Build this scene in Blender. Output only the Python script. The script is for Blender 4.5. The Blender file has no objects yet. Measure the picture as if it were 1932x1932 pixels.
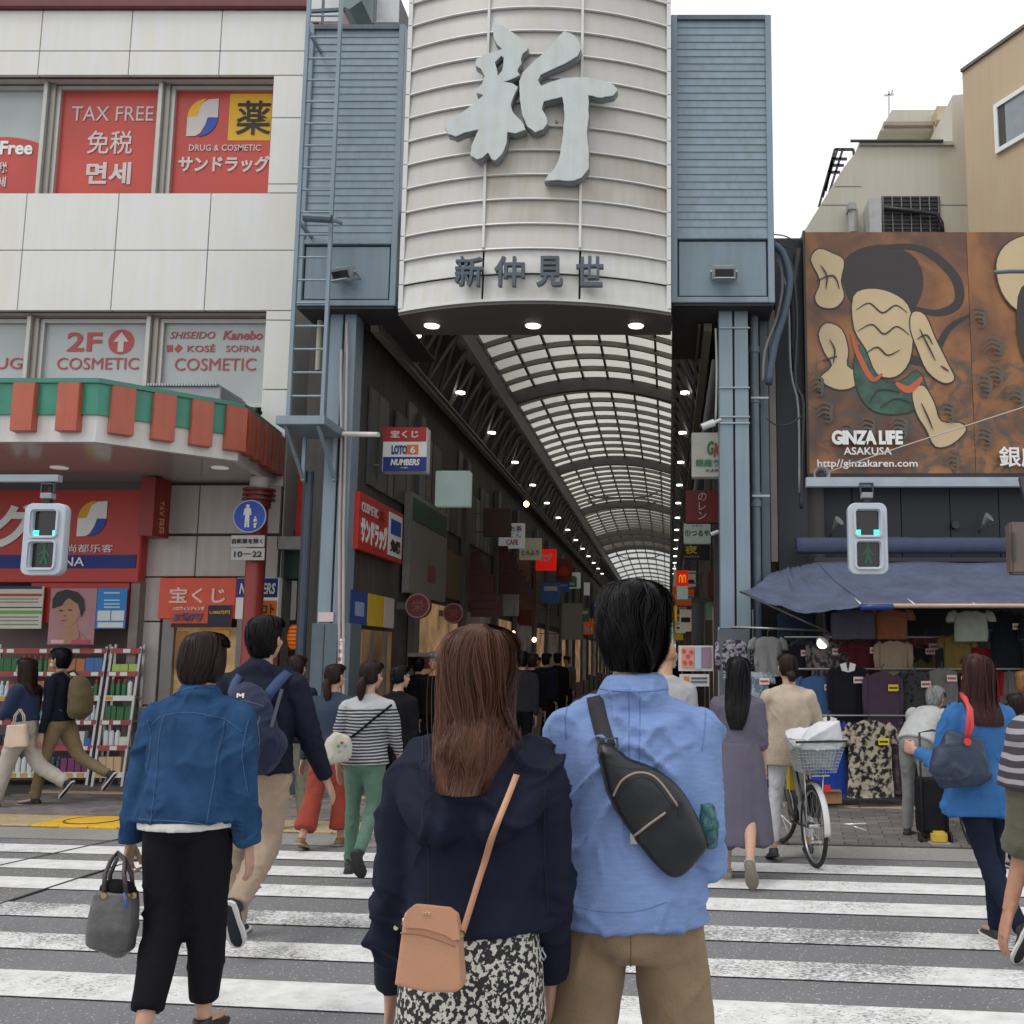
import bpy, bmesh, math, random
import numpy as np
from mathutils import Vector, Matrix, noise
random.seed(7)
PI=math.pi
S=bpy.context.scene
COL=S.collection
# ---------------------------------------------------------------- camera
FPX=1935.0; CU=1262.0; CV=985.0; CAMZ=1.57
TILT=math.atan(258/1935)
cd=bpy.data.cameras.new('camera'); cam=bpy.data.objects.new('camera',cd); COL.objects.link(cam)
cam.location=(0,0,CAMZ); cam.rotation_euler=(PI/2+TILT,0,0)
cd.sensor_width=36; cd.lens=36*FPX/1932; cd.shift_x=-(CU-966)/1932; cd.shift_y=(CV-966)/1932
cd.clip_start=.05; cd.clip_end=900
S.camera=cam
# ---------------------------------------------------------------- sky, sun, exposure
SUN_EL=math.radians(60); SUN_AZ=math.radians(232)
W=bpy.data.worlds.new('World'); S.world=W; W.use_nodes=True
nt=W.node_tree; nt.nodes.clear()
sky=nt.nodes.new('ShaderNodeTexSky'); sky.sky_type='NISHITA'; sky.sun_disc=False
sky.sun_elevation=SUN_EL; sky.sun_rotation=SUN_AZ; sky.air_density=1.0; sky.dust_density=4.0; sky.ozone_density=1.0
hs=nt.nodes.new('ShaderNodeHueSaturation'); hs.inputs['Saturation'].default_value=.12
mx=nt.nodes.new('ShaderNodeMix'); mx.data_type='RGBA'; mx.inputs[0].default_value=.8
mx.inputs[7].default_value=(10.6,10.8,11.1,1)      # cloud layer: even pale white, hides most of the clear sky
bg=nt.nodes.new('ShaderNodeBackground'); bg.inputs[1].default_value=.125
ow=nt.nodes.new('ShaderNodeOutputWorld')
nt.links.new(sky.outputs[0],hs.inputs['Color']); nt.links.new(hs.outputs[0],mx.inputs[6]); nt.links.new(mx.outputs[2],bg.inputs[0]); nt.links.new(bg.outputs[0],ow.inputs[0])
sd=bpy.data.lights.new('sun','SUN'); sd.energy=1.0; sd.angle=math.radians(18); sd.color=(1,.97,.93)
so=bpy.data.objects.new('sun',sd); COL.objects.link(so)
sdir=Vector((math.sin(SUN_AZ)*math.cos(SUN_EL),math.cos(SUN_AZ)*math.cos(SUN_EL),math.sin(SUN_EL)))
so.rotation_euler=sdir.to_track_quat('Z','Y').to_euler()
so.location=(0,-10,30)
S.view_settings.view_transform='Standard'; S.view_settings.look='None'; S.view_settings.gamma=1; S.view_settings.exposure=0.0
S.view_settings.use_curve_mapping=False

# ---------------------------------------------------------------- measuring
_f=Vector((0,math.cos(TILT),math.sin(TILT))); _u=Vector((0,-math.sin(TILT),math.cos(TILT))); _r=Vector((1,0,0)); _c=Vector((0,0,CAMZ))
def ray(u,v): return _r*((u-CU)/FPX)+_u*(-(v-CV)/FPX)+_f
def P(u,v,Y):
    d=ray(u,v); return _c+d*(Y/d.y)
def G(u,v,z=0.):
    d=ray(u,v); return _c+d*((z-CAMZ)/d.z)
def Zat(v,Y): return P(CU,v,Y).z
def Xat(u,v,Y): return P(u,v,Y).x

# ---------------------------------------------------------------- materials
MATS={}
def lin(c):
    if isinstance(c,str):
        c=[int(c[i:i+2],16)/255 for i in (0,2,4)]
        c=[x/12.92 if x<=.04045 else ((x+.055)/1.055)**2.4 for x in c]
    return tuple(c[:3])
def mat(name,col,rough=.6,metal=0.,var=.1,scale=6.,bump=0.,bscale=80.,emit=0.,streak=0.,spec=.5,col2=None,stretch=(1,1,1),detail=4,thr=None,sheen=0.,trans=0.):
    if name in MATS: return MATS[name]
    c=lin(col); m=bpy.data.materials.new(name); m.use_nodes=True; n=m.node_tree.nodes; L=m.node_tree.links
    b=n['Principled BSDF']; b.inputs['Roughness'].default_value=rough; b.inputs['Metallic'].default_value=metal
    b.inputs['Specular IOR Level'].default_value=spec
    if sheen: b.inputs['Sheen Weight'].default_value=sheen
    tc=n.new('ShaderNodeTexCoord'); mp=n.new('ShaderNodeMapping'); L.new(tc.outputs['Object'],mp.inputs[0]); mp.inputs['Scale'].default_value=stretch
    oi=n.new('ShaderNodeObjectInfo'); va=n.new('ShaderNodeVectorMath'); va.operation='ADD'
    mu=n.new('ShaderNodeMath'); mu.operation='MULTIPLY'; mu.inputs[1].default_value=37.; L.new(oi.outputs['Random'],mu.inputs[0])
    L.new(mp.outputs[0],va.inputs[0]); L.new(mu.outputs[0],va.inputs[1])
    nz=n.new('ShaderNodeTexNoise'); nz.inputs['Scale'].default_value=scale; nz.inputs['Detail'].default_value=detail; L.new(va.outputs[0],nz.inputs['Vector'])
    rp=n.new('ShaderNodeValToRGB'); L.new(nz.outputs['Fac'],rp.inputs[0])
    lo,hi=(.3,.7) if thr is None else thr
    rp.color_ramp.elements[0].position=lo; rp.color_ramp.elements[1].position=hi
    a=lin(col2) if col2 is not None else tuple(x*(1-var) for x in c)
    d=c if col2 is not None else tuple(min(1,x*(1+var)) for x in c)
    rp.color_ramp.elements[0].color=(*a,1); rp.color_ramp.elements[1].color=(*d,1)
    out=rp.outputs[0]
    if streak:
        m2=n.new('ShaderNodeMapping'); m2.inputs['Scale'].default_value=(7,7,.5); L.new(tc.outputs['Object'],m2.inputs[0])
        v2=n.new('ShaderNodeVectorMath'); v2.operation='ADD'; L.new(m2.outputs[0],v2.inputs[0]); L.new(mu.outputs[0],v2.inputs[1])
        n2=n.new('ShaderNodeTexNoise'); n2.inputs['Scale'].default_value=1.6; n2.inputs['Detail'].default_value=6; L.new(v2.outputs[0],n2.inputs['Vector'])
        r2=n.new('ShaderNodeValToRGB'); r2.color_ramp.elements[0].position=.35; r2.color_ramp.elements[1].position=.62
        k=1-streak; r2.color_ramp.elements[0].color=(k,k*.97,k*.9,1); r2.color_ramp.elements[1].color=(1,1,1,1)
        L.new(n2.outputs['Fac'],r2.inputs[0])
        mm=n.new('ShaderNodeMix'); mm.data_type='RGBA'; mm.blend_type='MULTIPLY'; mm.inputs[0].default_value=1
        L.new(out,mm.inputs[6]); L.new(r2.outputs[0],mm.inputs[7]); out=mm.outputs[2]
    L.new(out,b.inputs['Base Color'])
    if rough>.12:
        mr=n.new('ShaderNodeMapRange'); mr.inputs[3].default_value=rough*.8; mr.inputs[4].default_value=min(1,rough*1.2); L.new(nz.outputs['Fac'],mr.inputs[0]); L.new(mr.outputs[0],b.inputs['Roughness'])
    if bump:
        nb=n.new('ShaderNodeTexNoise'); nb.inputs['Scale'].default_value=bscale; nb.inputs['Detail'].default_value=3; L.new(tc.outputs['Object'],nb.inputs['Vector'])
        bp=n.new('ShaderNodeBump'); bp.inputs['Strength'].default_value=bump; bp.inputs['Distance'].default_value=.01; L.new(nb.outputs['Fac'],bp.inputs['Height']); L.new(bp.outputs[0],b.inputs['Normal'])
    if emit:
        L.new(out,b.inputs['Emission Color']); b.inputs['Emission Strength'].default_value=emit
    if trans: b.inputs['Transmission Weight'].default_value=trans
    MATS[name]=m; m.diffuse_color=(*c,1)
    return m
def tone(col,**k):
    """flat print colour by hex"""
    nm='print_'+col+('_lit' if k.get('emit') else '')
    k.setdefault('rough',.5); k.setdefault('var',.05)
    return mat(nm,col,**k)

# ---------------------------------------------------------------- objects
OFF={}          # world offset of every parent
def setp(o,label=None,cat=None,group=None,kind=None):
    if label: o['label']=label
    if cat: o['category']=cat
    if group: o['group']=group
    if kind: o['kind']=kind
    return o
def woff(p): return OFF.get(p.name,Vector((0,0,0))) if p is not None else Vector((0,0,0))
def thing(name,loc,label,cat,group=None,rz=0.):
    o=bpy.data.objects.new(name,None); o.empty_display_size=.1; COL.objects.link(o); o.location=loc; o.rotation_euler=(0,0,rz)
    OFF[o.name]=Vector(loc); return setp(o,label,cat,group)
def link(name,me,parent=None,at=(0,0,0),m=None,kind=None,local=False):
    o=bpy.data.objects.new(name,me); COL.objects.link(o)
    if parent is not None:
        o.parent=parent; o.location=Vector(at) if local else Vector(at)-woff(parent)
    else: o.location=at
    OFF[o.name]=Vector(at)
    if m is not None and len(me.materials)==0: me.materials.append(m)
    if kind: o['kind']=kind
    return o
def struct(o): o['kind']='structure'; return o
def smooth(me,ang=None):
    if ang is None:
        for p in me.polygons: p.use_smooth=True
    else:
        for p in me.polygons: p.use_smooth=True
        try: me.set_sharp_from_angle(angle=math.radians(ang))
        except Exception: pass
_bc={}
def boxmesh(sx,sy,sz,m,bev=0.):
    k=(round(sx,4),round(sy,4),round(sz,4),m.name,round(bev,4))
    if k in _bc: return _bc[k]
    bm=bmesh.new(); bmesh.ops.create_cube(bm,size=1)
    for v in bm.verts: v.co=Vector((v.co.x*sx,v.co.y*sy,v.co.z*sz))
    if bev: bmesh.ops.bevel(bm,geom=list(bm.edges),offset=min(bev,.45*min(sx,sy,sz)),segments=1 if bev<.006 else 2,affect='EDGES')
    me=bpy.data.meshes.new('box'); bm.to_mesh(me); bm.free(); me.materials.append(m)
    _bc[k]=me; return me
def box(name,x0,x1,y0,y1,z0,z1,m,parent=None,bev=0.,rot=None,kind=None):
    me=boxmesh(abs(x1-x0),abs(y1-y0),abs(z1-z0),m,bev)
    o=link(name,me,parent,((x0+x1)/2,(y0+y1)/2,(z0+z1)/2),kind=kind)
    if rot: o.rotation_euler=rot
    return o
def rawmesh(name,verts,faces,m=None):
    me=bpy.data.meshes.new(name); me.from_pydata([tuple(v) for v in verts],[],faces); me.update()
    if m is not None: me.materials.append(m)
    return me
class MB:
    """collects simple shapes into one mesh"""
    def __init__(s): s.v=[]; s.f=[]; s.mi=[]; s.cur=0
    def add(s,vs,fs):
        b=len(s.v); s.v+= [tuple(v) for v in vs]; s.f+=[tuple(i+b for i in f) for f in fs]; s.mi+=[s.cur]*len(fs)
    def box(s,x0,x1,y0,y1,z0,z1):
        s.add([(x0,y0,z0),(x1,y0,z0),(x1,y1,z0),(x0,y1,z0),(x0,y0,z1),(x1,y0,z1),(x1,y1,z1),(x0,y1,z1)],
              [(0,3,2,1),(4,5,6,7),(0,1,5,4),(1,2,6,5),(2,3,7,6),(3,0,4,7)])
    def bar(s,a,b,w,h=None,up=(0,0,1)):
        h=h or w; a=Vector(a); b=Vector(b); t=(b-a).normalized(); up=Vector(up)
        if abs(t.dot(up))>.95: up=Vector((0,1,0)) if abs(t.y)<.9 else Vector((1,0,0))
        sd=t.cross(up).normalized(); u2=sd.cross(t).normalized()
        vs=[]
        for p in (a,b):
            for i,j in ((-1,-1),(1,-1),(1,1),(-1,1)): vs.append(p+sd*(i*w/2)+u2*(j*h/2))
        s.add(vs,[(0,1,2,3),(7,6,5,4),(0,4,5,1),(1,5,6,2),(2,6,7,3),(3,7,4,0)])
    def tube(s,pts,r,n=8,cap=True):
        pts=[Vector(p) for p in pts]; rr=r if isinstance(r,(list,tuple)) else [r]*len(pts)
        b=len(s.v); up=None; nf=0
        for i,p in enumerate(pts):
            t=(pts[min(i+1,len(pts)-1)]-pts[max(i-1,0)]).normalized()
            if up is None: up=Vector((0,0,1)) if abs(t.z)<.9 else Vector((1,0,0))
            sd=t.cross(up)
            if sd.length<1e-5: sd=t.orthogonal()
            sd.normalize(); up=sd.cross(t).normalized()
            for k in range(n):
                a=2*PI*k/n; s.v.append(tuple(p+sd*(math.cos(a)*rr[i])+up*(math.sin(a)*rr[i])))
        for i in range(len(pts)-1):
            for k in range(n):
                s.f.append((b+i*n+k,b+i*n+(k+1)%n,b+(i+1)*n+(k+1)%n,b+(i+1)*n+k)); nf+=1
        if cap: s.f.append(tuple(b+k for k in range(n))[::-1]); s.f.append(tuple(b+(len(pts)-1)*n+k for k in range(n))); nf+=2
        s.mi+=[s.cur]*nf
    def disc(s,c,r,ax='y',d=.02,n=20,rx=None):
        vs=[]; c=Vector(c)
        for e in (0,d):
            for k in range(n):
                a=2*PI*k/n; p=(math.cos(a)*(rx or r),math.sin(a)*r)
                if ax=='y': vs.append(c+Vector((p[0],e,p[1])))
                elif ax=='z': vs.append(c+Vector((p[0],p[1],e)))
                else: vs.append(c+Vector((e,p[0],p[1])))
        s.add(vs,[tuple(range(n))[::-1],tuple(range(n,2*n))]+[(k,(k+1)%n,n+(k+1)%n,n+k) for k in range(n)])
    def prism(s,poly,d,ax='y',at=0.):
        """poly of 2D points extruded by d along axis; y: (x,z), z: (x,y), x: (y,z)"""
        n=len(poly)
        def q(p,e):
            if ax=='y': return (p[0],at+e,p[1])
            if ax=='z': return (p[0],p[1],at+e)
            return (at+e,p[0],p[1])
        s.add([q(p,0) for p in poly]+[q(p,d) for p in poly],[tuple(range(n)),tuple(range(n,2*n))[::-1]]+[(k,n+k,n+(k+1)%n,(k+1)%n) for k in range(n)])
    def build(s,name,m,parent=None,sm=None,kind=None,at=None):
        me=bpy.data.meshes.new(name); org=Vector((0,0,0))
        if at is not None: org=Vector(at)
        elif s.v: org=Vector(s.v[0])*0+ (woff(parent) if parent is not None else Vector([ (min(v[i] for v in s.v)+max(v[i] for v in s.v))/2 for i in range(3)]))
        me.from_pydata([tuple(Vector(v)-org) for v in s.v],[],s.f)
        ms=m if isinstance(m,(list,tuple)) else [m]
        for x in ms: me.materials.append(x)
        if len(ms)>1: me.polygons.foreach_set('material_index',s.mi)
        bm=bmesh.new(); bm.from_mesh(me); bmesh.ops.recalc_face_normals(bm,faces=bm.faces); bm.to_mesh(me); bm.free()
        if sm: smooth(me,sm if sm is not True else None)
        me.update()
        return link(name,me,parent,org,kind=kind)
def mesh_of(o):
    dg=bpy.context.evaluated_depsgraph_get(); dg.update()
    return bpy.data.meshes.new_from_object(o.evaluated_get(dg))
def curvefill(name,splines,m,depth=.01,bevel=0.,mirror=False):
    """2D outlines (x,y) filled and extruded -> mesh in the xz plane facing -y"""
    c=bpy.data.curves.new('c','CURVE'); c.dimensions='2D'; c.fill_mode='BOTH'; c.extrude=depth/2; c.bevel_depth=bevel; c.bevel_resolution=1
    for sp in splines:
        s=c.splines.new('POLY'); s.points.add(len(sp)-1); s.use_cyclic_u=True
        for i,p in enumerate(sp): s.points[i].co=(p[0],p[1],0,1)
    o=bpy.data.objects.new('c',c); COL.objects.link(o); me=mesh_of(o); bpy.data.objects.remove(o); bpy.data.curves.remove(c)
    me.transform(Matrix.Rotation(PI/2,4,'X')); me.name=name; me.materials.clear(); me.materials.append(m)
    return me
_tc={}
def textmesh(body,w=None,h=None,bold=0.,depth=.004,shear=0.,spacing=1.):
    """lettering in the xz plane, centred, facing -y; fitted to width w and cap height h"""
    k=(body,bold,depth,shear,spacing)
    if k not in _tc:
        c=bpy.data.curves.new('t','FONT'); c.body=body; c.offset=bold; c.extrude=depth/2; c.shear=shear; c.space_character=spacing
        c.resolution_u=3 if len(body)<12 else 2
        o=bpy.data.objects.new('t',c); COL.objects.link(o); me=mesh_of(o); bpy.data.objects.remove(o); bpy.data.curves.remove(c)
        n=len(me.vertices); co=np.empty(n*3); me.vertices.foreach_get('co',co); _tc[k]=(me,co.reshape(-1,3).copy())
    me,co=_tc[k]; me=me.copy(); lo=co.min(0); hi=co.max(0); sz=hi-lo; ctr=(lo+hi)/2
    if w and h: sx,sy=w/sz[0],h/sz[1]
    elif w: sx=sy=w/sz[0]
    else: sx=sy=h/sz[1]
    q=co-ctr; out=np.stack([q[:,0]*sx,-q[:,2],q[:,1]*sy],1)
    me.vertices.foreach_set('co',out.ravel()); me.update(); return me
def text(body,x,y,z,m,parent,w=None,h=None,bold=0.,depth=.006,shear=0.,rz=0.,name='lettering',spacing=1.,vertical=False):
    if vertical:
        hh=h; n=len(body); o=None
        for i,ch in enumerate(body):
            o=text(ch,x,y,z+hh*(n-1)/2*1.08-i*hh*1.08,m,parent,h=hh*.9 if w is None else None,w=w,bold=bold,depth=depth,rz=rz)
        return o
    me=textmesh(body,w,h,bold,depth,shear,spacing); me.materials.clear(); me.materials.append(m)
    o=link(name,me,parent,(x,y-depth/2,z)); o.rotation_euler=(0,0,rz); return o
def copytree(o,parent=None):
    c=o.copy(); COL.objects.link(c); c.parent=parent
    OFF[c.name]=OFF.get(o.name,Vector((0,0,0))).copy()
    for ch in list(o.children): copytree(ch,c)
    return c
# ================================================================ GROUND
def ground_mat(name,c1,c2,scale,rough=.85,spk=None,bump=.4,bs=140):
    m=mat(name,c2,col2=c1,scale=scale,rough=rough,bump=bump,bscale=bs,detail=8,spec=.3)
    nd=m.node_tree.nodes; L=m.node_tree.links; b=nd['Principled BSDF']
    src=b.inputs['Base Color'].links[0].from_socket
    tc=nd.new('ShaderNodeTexCoord')
    # big tyre-dark patches
    n1=nd.new('ShaderNodeTexNoise'); n1.inputs['Scale'].default_value=.6; n1.inputs['Detail'].default_value=5; L.new(tc.outputs['Object'],n1.inputs['Vector'])
    r1=nd.new('ShaderNodeValToRGB'); r1.color_ramp.elements[0].position=.3; r1.color_ramp.elements[1].position=.7
    r1.color_ramp.elements[0].color=(.78,.78,.78,1); r1.color_ramp.elements[1].color=(1.1,1.1,1.1,1); L.new(n1.outputs['Fac'],r1.inputs[0])
    mm=nd.new('ShaderNodeMix'); mm.data_type='RGBA'; mm.blend_type='MULTIPLY'; mm.inputs[0].default_value=1; L.new(src,mm.inputs[6]); L.new(r1.outputs[0],mm.inputs[7]); out=mm.outputs[2]
    if spk:
        v=nd.new('ShaderNodeTexVoronoi'); v.inputs['Scale'].default_value=spk; L.new(tc.outputs['Object'],v.inputs['Vector'])
        r=nd.new('ShaderNodeValToRGB'); r.color_ramp.elements[0].position=.13; r.color_ramp.elements[1].position=.20; r.color_ramp.elements[0].color=(1,1,1,1); r.color_ramp.elements[1].color=(0,0,0,1); L.new(v.outputs['Distance'],r.inputs[0])
        m3=nd.new('ShaderNodeMix'); m3.data_type='RGBA'; L.new(r.outputs[0],m3.inputs[0]); L.new(out,m3.inputs[6]); m3.inputs[7].default_value=(.45,.44,.42,1); out=m3.outputs[2]
    L.new(out,b.inputs['Base Color']); return m
M_asph=ground_mat('asphalt',(.15,.15,.155),(.24,.24,.245),110,spk=34,bump=.7)
def paint_mat(name,wear,col=(.70,.70,.69)):
    m=bpy.data.materials.new(name); m.use_nodes=True; nd=m.node_tree.nodes; L=m.node_tree.links; b=nd['Principled BSDF']; b.inputs['Roughness'].default_value=.75; b.inputs['Specular IOR Level'].default_value=.3
    tc=nd.new('ShaderNodeTexCoord')
    mp=nd.new('ShaderNodeMapping'); mp.inputs['Scale'].default_value=(1,2.2,1); L.new(tc.outputs['Object'],mp.inputs[0])
    n=nd.new('ShaderNodeTexNoise'); n.inputs['Scale'].default_value=36; n.inputs['Detail'].default_value=6; n.inputs['Roughness'].default_value=.7; n.inputs['Distortion'].default_value=.6; L.new(mp.outputs[0],n.inputs['Vector'])
    n2=nd.new('ShaderNodeTexNoise'); n2.inputs['Scale'].default_value=1.7; n2.inputs['Detail'].default_value=3; L.new(tc.outputs['Object'],n2.inputs['Vector'])
    ad=nd.new('ShaderNodeMath'); ad.operation='MULTIPLY_ADD'; L.new(n2.outputs['Fac'],ad.inputs[0]); ad.inputs[1].default_value=.5; L.new(n.outputs['Fac'],ad.inputs[2])
    r=nd.new('ShaderNodeValToRGB'); e=r.color_ramp.elements; e[0].position=.645+wear; e[1].position=.70+wear; e[0].color=(.20,.20,.205,1); e[1].color=(*col,1)
    L.new(ad.outputs[0],r.inputs[0])
    n3=nd.new('ShaderNodeTexNoise'); n3.inputs['Scale'].default_value=9; n3.inputs['Detail'].default_value=5; L.new(tc.outputs['Object'],n3.inputs['Vector'])
    r3=nd.new('ShaderNodeValToRGB'); r3.color_ramp.elements[0].position=.3; r3.color_ramp.elements[0].color=(.78,.77,.75,1); r3.color_ramp.elements[1].position=.6; r3.color_ramp.elements[1].color=(1,1,1,1); L.new(n3.outputs['Fac'],r3.inputs[0])
    mm=nd.new('ShaderNodeMix'); mm.data_type='RGBA'; mm.blend_type='MULTIPLY'; mm.inputs[0].default_value=1; L.new(r.outputs[0],mm.inputs[6]); L.new(r3.outputs[0],mm.inputs[7])
    L.new(mm.outputs[2],b.inputs['Base Color'])
    bp=nd.new('ShaderNodeBump'); bp.inputs['Strength'].default_value=.3; bp.inputs['Distance'].default_value=.004; L.new(ad.outputs[0],bp.inputs['Height']); L.new(bp.outputs[0],b.inputs['Normal'])
    return m
road=MB(); road.add([(-300,-300,0),(300,-300,0),(300,300,0),(-300,300,0)],[(0,1,2,3)])
road=struct(road.build('road',M_asph,at=(0,0,0)))
# the street frame: a along the kerb (to the right), b across it (away from the camera)
K0=G(0,1560); K1=G(1754,1601); E1=(K1-K0).normalized(); E2=Vector((-E1.y,E1.x,0)); KANG=math.atan2(E1.y,E1.x)
def st(a,b,z=0.): p=K0+E1*a+E2*b; return Vector((p.x,p.y,z))
def ab(p): d=p-K0; return d.dot(E1),d.dot(E2)
def sheet(name,a0,a1,b0,b1,z,m,parent,n=1):
    me=rawmesh(name,[(0,0,0),(a1-a0,0,0),(a1-a0,b1-b0,0),(0,b1-b0,0)],[(0,1,2,3)],m)
    o=link(name,me,parent,st(a0,b0,z)); o.rotation_euler=(0,0,KANG); return o
rows=[(1593,1608,-.06),(1621,1638,-.07),(1655,1676,-.05),(1703,1728,.055),(1760,1790,.02),(1831,1881,-.045)]
last=0
for v0,v1,w in rows:
    bb=[ab(G(0,v))[1] for v in (v0,v1)]
    sheet('crosswalk_stripe',-5,13.2,bb[1],bb[0],.008,paint_mat('stripe_paint',w),road); last=bb
for k in range(1,6):
    sheet('crosswalk_stripe',-5,13.2,last[1]-.72*k,last[0]-.72*k,.008,paint_mat('stripe_paint',-.02),road)
# concrete strip crossing the stripes on the left, with its two steel joints
M_patch=ground_mat('trench_concrete',(.15,.15,.15),(.22,.215,.21),60,spk=26,bump=.3)
pa=[G(-60,1727),G(-60,1648),G(256,1578),G(330,1600)]
me=rawmesh('trench_cover',[(p.x,p.y,.004) for p in pa],[(0,1,2,3)][:1],M_patch); link('trench_cover',me,road,(0,0,0))
mb=MB()
mb.bar(Vector((*G(-60,1727).xy,.011)),Vector((*G(330,1600).xy,.011)),.018,.004); mb.bar(Vector((*G(-60,1648).xy,.011)),Vector((*G(256,1578).xy,.011)),.018,.004)
mb.build('joint_strip',mat('dark_joint',(.06,.06,.06)),road)
# gutter, kerb, pavement
M_conc=ground_mat('gutter_concrete',(.24,.235,.22),(.33,.32,.30),30,bump=.3)
gb=ab(G(0,1581))[1]
sheet('gutter',-12,24,gb,-.004,.004,M_conc,road)
M_base=ground_mat('paver_joint',(.06,.055,.05),(.09,.085,.08),40,bump=.3)
pv=MB(); 
c=[st(-30,0),st(40,0),st(40,60),st(-30,60)]
pv.add([(p.x,p.y,.012) for p in c]+[(p.x,p.y,-.05) for p in c],[(0,1,2,3),(0,4,5,1)])
pavement=struct(pv.build('pavement',M_base,at=(0,0,0)))
M_pav=[ground_mat('paver_%d'%i,c1,c2,45,bump=.35) for i,(c1,c2) in enumerate([((.15,.135,.125),(.20,.18,.165)),((.18,.16,.15),(.235,.21,.195)),((.13,.12,.115),(.175,.16,.15))])]
M_beige=ground_mat('beige_tile',(.38,.29,.17),(.50,.39,.24),30,bump=.3)
M_yel=ground_mat('yellow_tile',(.62,.36,.02),(.78,.47,.04),30,bump=.25)
def onto(o): o.rotation_euler=(0,0,KANG); return o
def block(name,a0,a1,b0,b1,z0,z1,m,parent,bev=.004):
    o=link(name,boxmesh(a1-a0,b1-b0,z1-z0,m,bev),parent,st((a0+a1)/2,(b0+b1)/2,(z0+z1)/2)); return onto(o)
bt=ab(G(0,1540))[1]
aY0=ab(G(100,1550))[0]; aY1=ab(G(300,1553))[0]; aT=ab(G(770,1566))[0]
x=-1.2; i=0
while x<aT:
    w=.30
    for r in (0,1):
        y0=r*bt/2
        yel=aY0<x+w/2<aY1
        block('tactile_tile' if yel else 'paving_tile',x,x+w-.006,y0,y0+bt/2-.006,.0,.024,M_yel if yel else M_beige,pavement)
    x+=w
b2=ab(G(0,1497))[1]; a0b,_=ab(G(0,1497))
for k in range(24):
    block('paving_tile',-1.5+k*.6,-1.5+k*.6+.594,b2,b2+.16,.0,.024,M_beige,pavement)
# manhole cover in the tactile tiles
mh=G(176,1552); mb=MB(); mb.disc((mh.x,mh.y,.022),.24,'z',.006,28); mb.build('manhole_cover',M_yel,pavement,at=(mh.x,mh.y,0))
mb=MB()
for k in range(28):
    a=2*PI*k/28; b=2*PI*(k+1)/28
    mb.bar((mh.x+math.cos(a)*.25,mh.y+math.sin(a)*.25,.027),(mh.x+math.cos(b)*.25,mh.y+math.sin(b)*.25,.027),.02,.006)
mb.build('manhole_rim',mat('dark_joint',(.06,.06,.06)),pavement,at=(mh.x,mh.y,0))
# bricks: the nearest 300 laid one by one, the rest joined
bw,bh=.24,.12; near=[]; far=[]
nb=int(13.5/bh)
for r in range(40):
    b=r*bh+.002
    for k in range(int(15.5/bw)):
        a=-1.5+k*bw+(bw/2 if r%2 else 0)
        if b<bt and a<aT: continue
        if b2-.06<b<b2+.16: continue
        p=st(a+bw/2,b+bh/2)
        if p.x<-9 or p.x>5.5 or p.y>16: continue
        (near if (a>aT-.5 and len(near)<290) else far).append((a,b))
for a,b in near: block('paver',a,a+bw-.008,b,b+bh-.008,0,.020+random.random()*.004,random.choice(M_pav),pavement,.003)
mb=MB()
for a,b in far:
    mb.cur=random.randrange(3); z=.020+random.random()*.004
    q=[st(a,b,0),st(a+bw-.008,b,0),st(a+bw-.008,b+bh-.008,0),st(a,b+bh-.008,0)]
    mb.add([(*p.xy,0) for p in q]+[(*p.xy,z) for p in q],[(4,5,6,7),(0,1,5,4),(1,2,6,5),(2,3,7,6),(3,0,4,7)])
mb.build('pavers',M_pav,pavement,kind='stuff',at=(0,0,0))
# arcade floor, laid on the pavement behind the gate
M_floor=ground_mat('arcade_floor',(.20,.19,.18),(.28,.265,.25),12,rough=.5,bump=.05)
fl=MB(); fl.add([(-3.9,12.6,.026),(.9,12.6,.026),(.9,140,.026),(-3.9,140,.026)],[(0,1,2,3)]); struct(fl.build('arcade_floor',M_floor,at=(0,0,0)))

# ================================================================ LEFT: DRUGSTORE BUILDING
YW=13.3
M_panel=mat('white_wall_panel',(.70,.70,.68),rough=.35,var=.025,scale=1.2,streak=.015)
M_panel2=mat('ground_floor_panel',(.50,.46,.44),rough=.35,var=.05,scale=1.2,streak=.08)
M_gap=mat('dark_gap',(.05,.05,.05),var=.02)
M_frame=mat('bronze_frame',(.30,.275,.24),rough=.35,metal=.5,var=.06)
M_framel=mat('light_frame',(.46,.45,.42),rough=.35,metal=.3,var=.06)
M_red=mat('film_red',(.50,.055,.038),rough=.3,var=.10,scale=.9)
M_white=mat('sign_white',(.78,.78,.76),rough=.4,var=.03)
M_greyt=mat('letter_pale',(.58,.52,.50),rough=.4,var=.04)
M_film=mat('film_pale',(.42,.45,.44),rough=.25,var=.08,scale=1.3)
M_redt=mat('letter_red',(.42,.06,.06),rough=.4,var=.06)
xr=Xat(575,100,YW)
bld=thing('drugstore_building',(xr-6,YW,0),'white panelled drugstore corner building with red film windows and green canopy','building')
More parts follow.
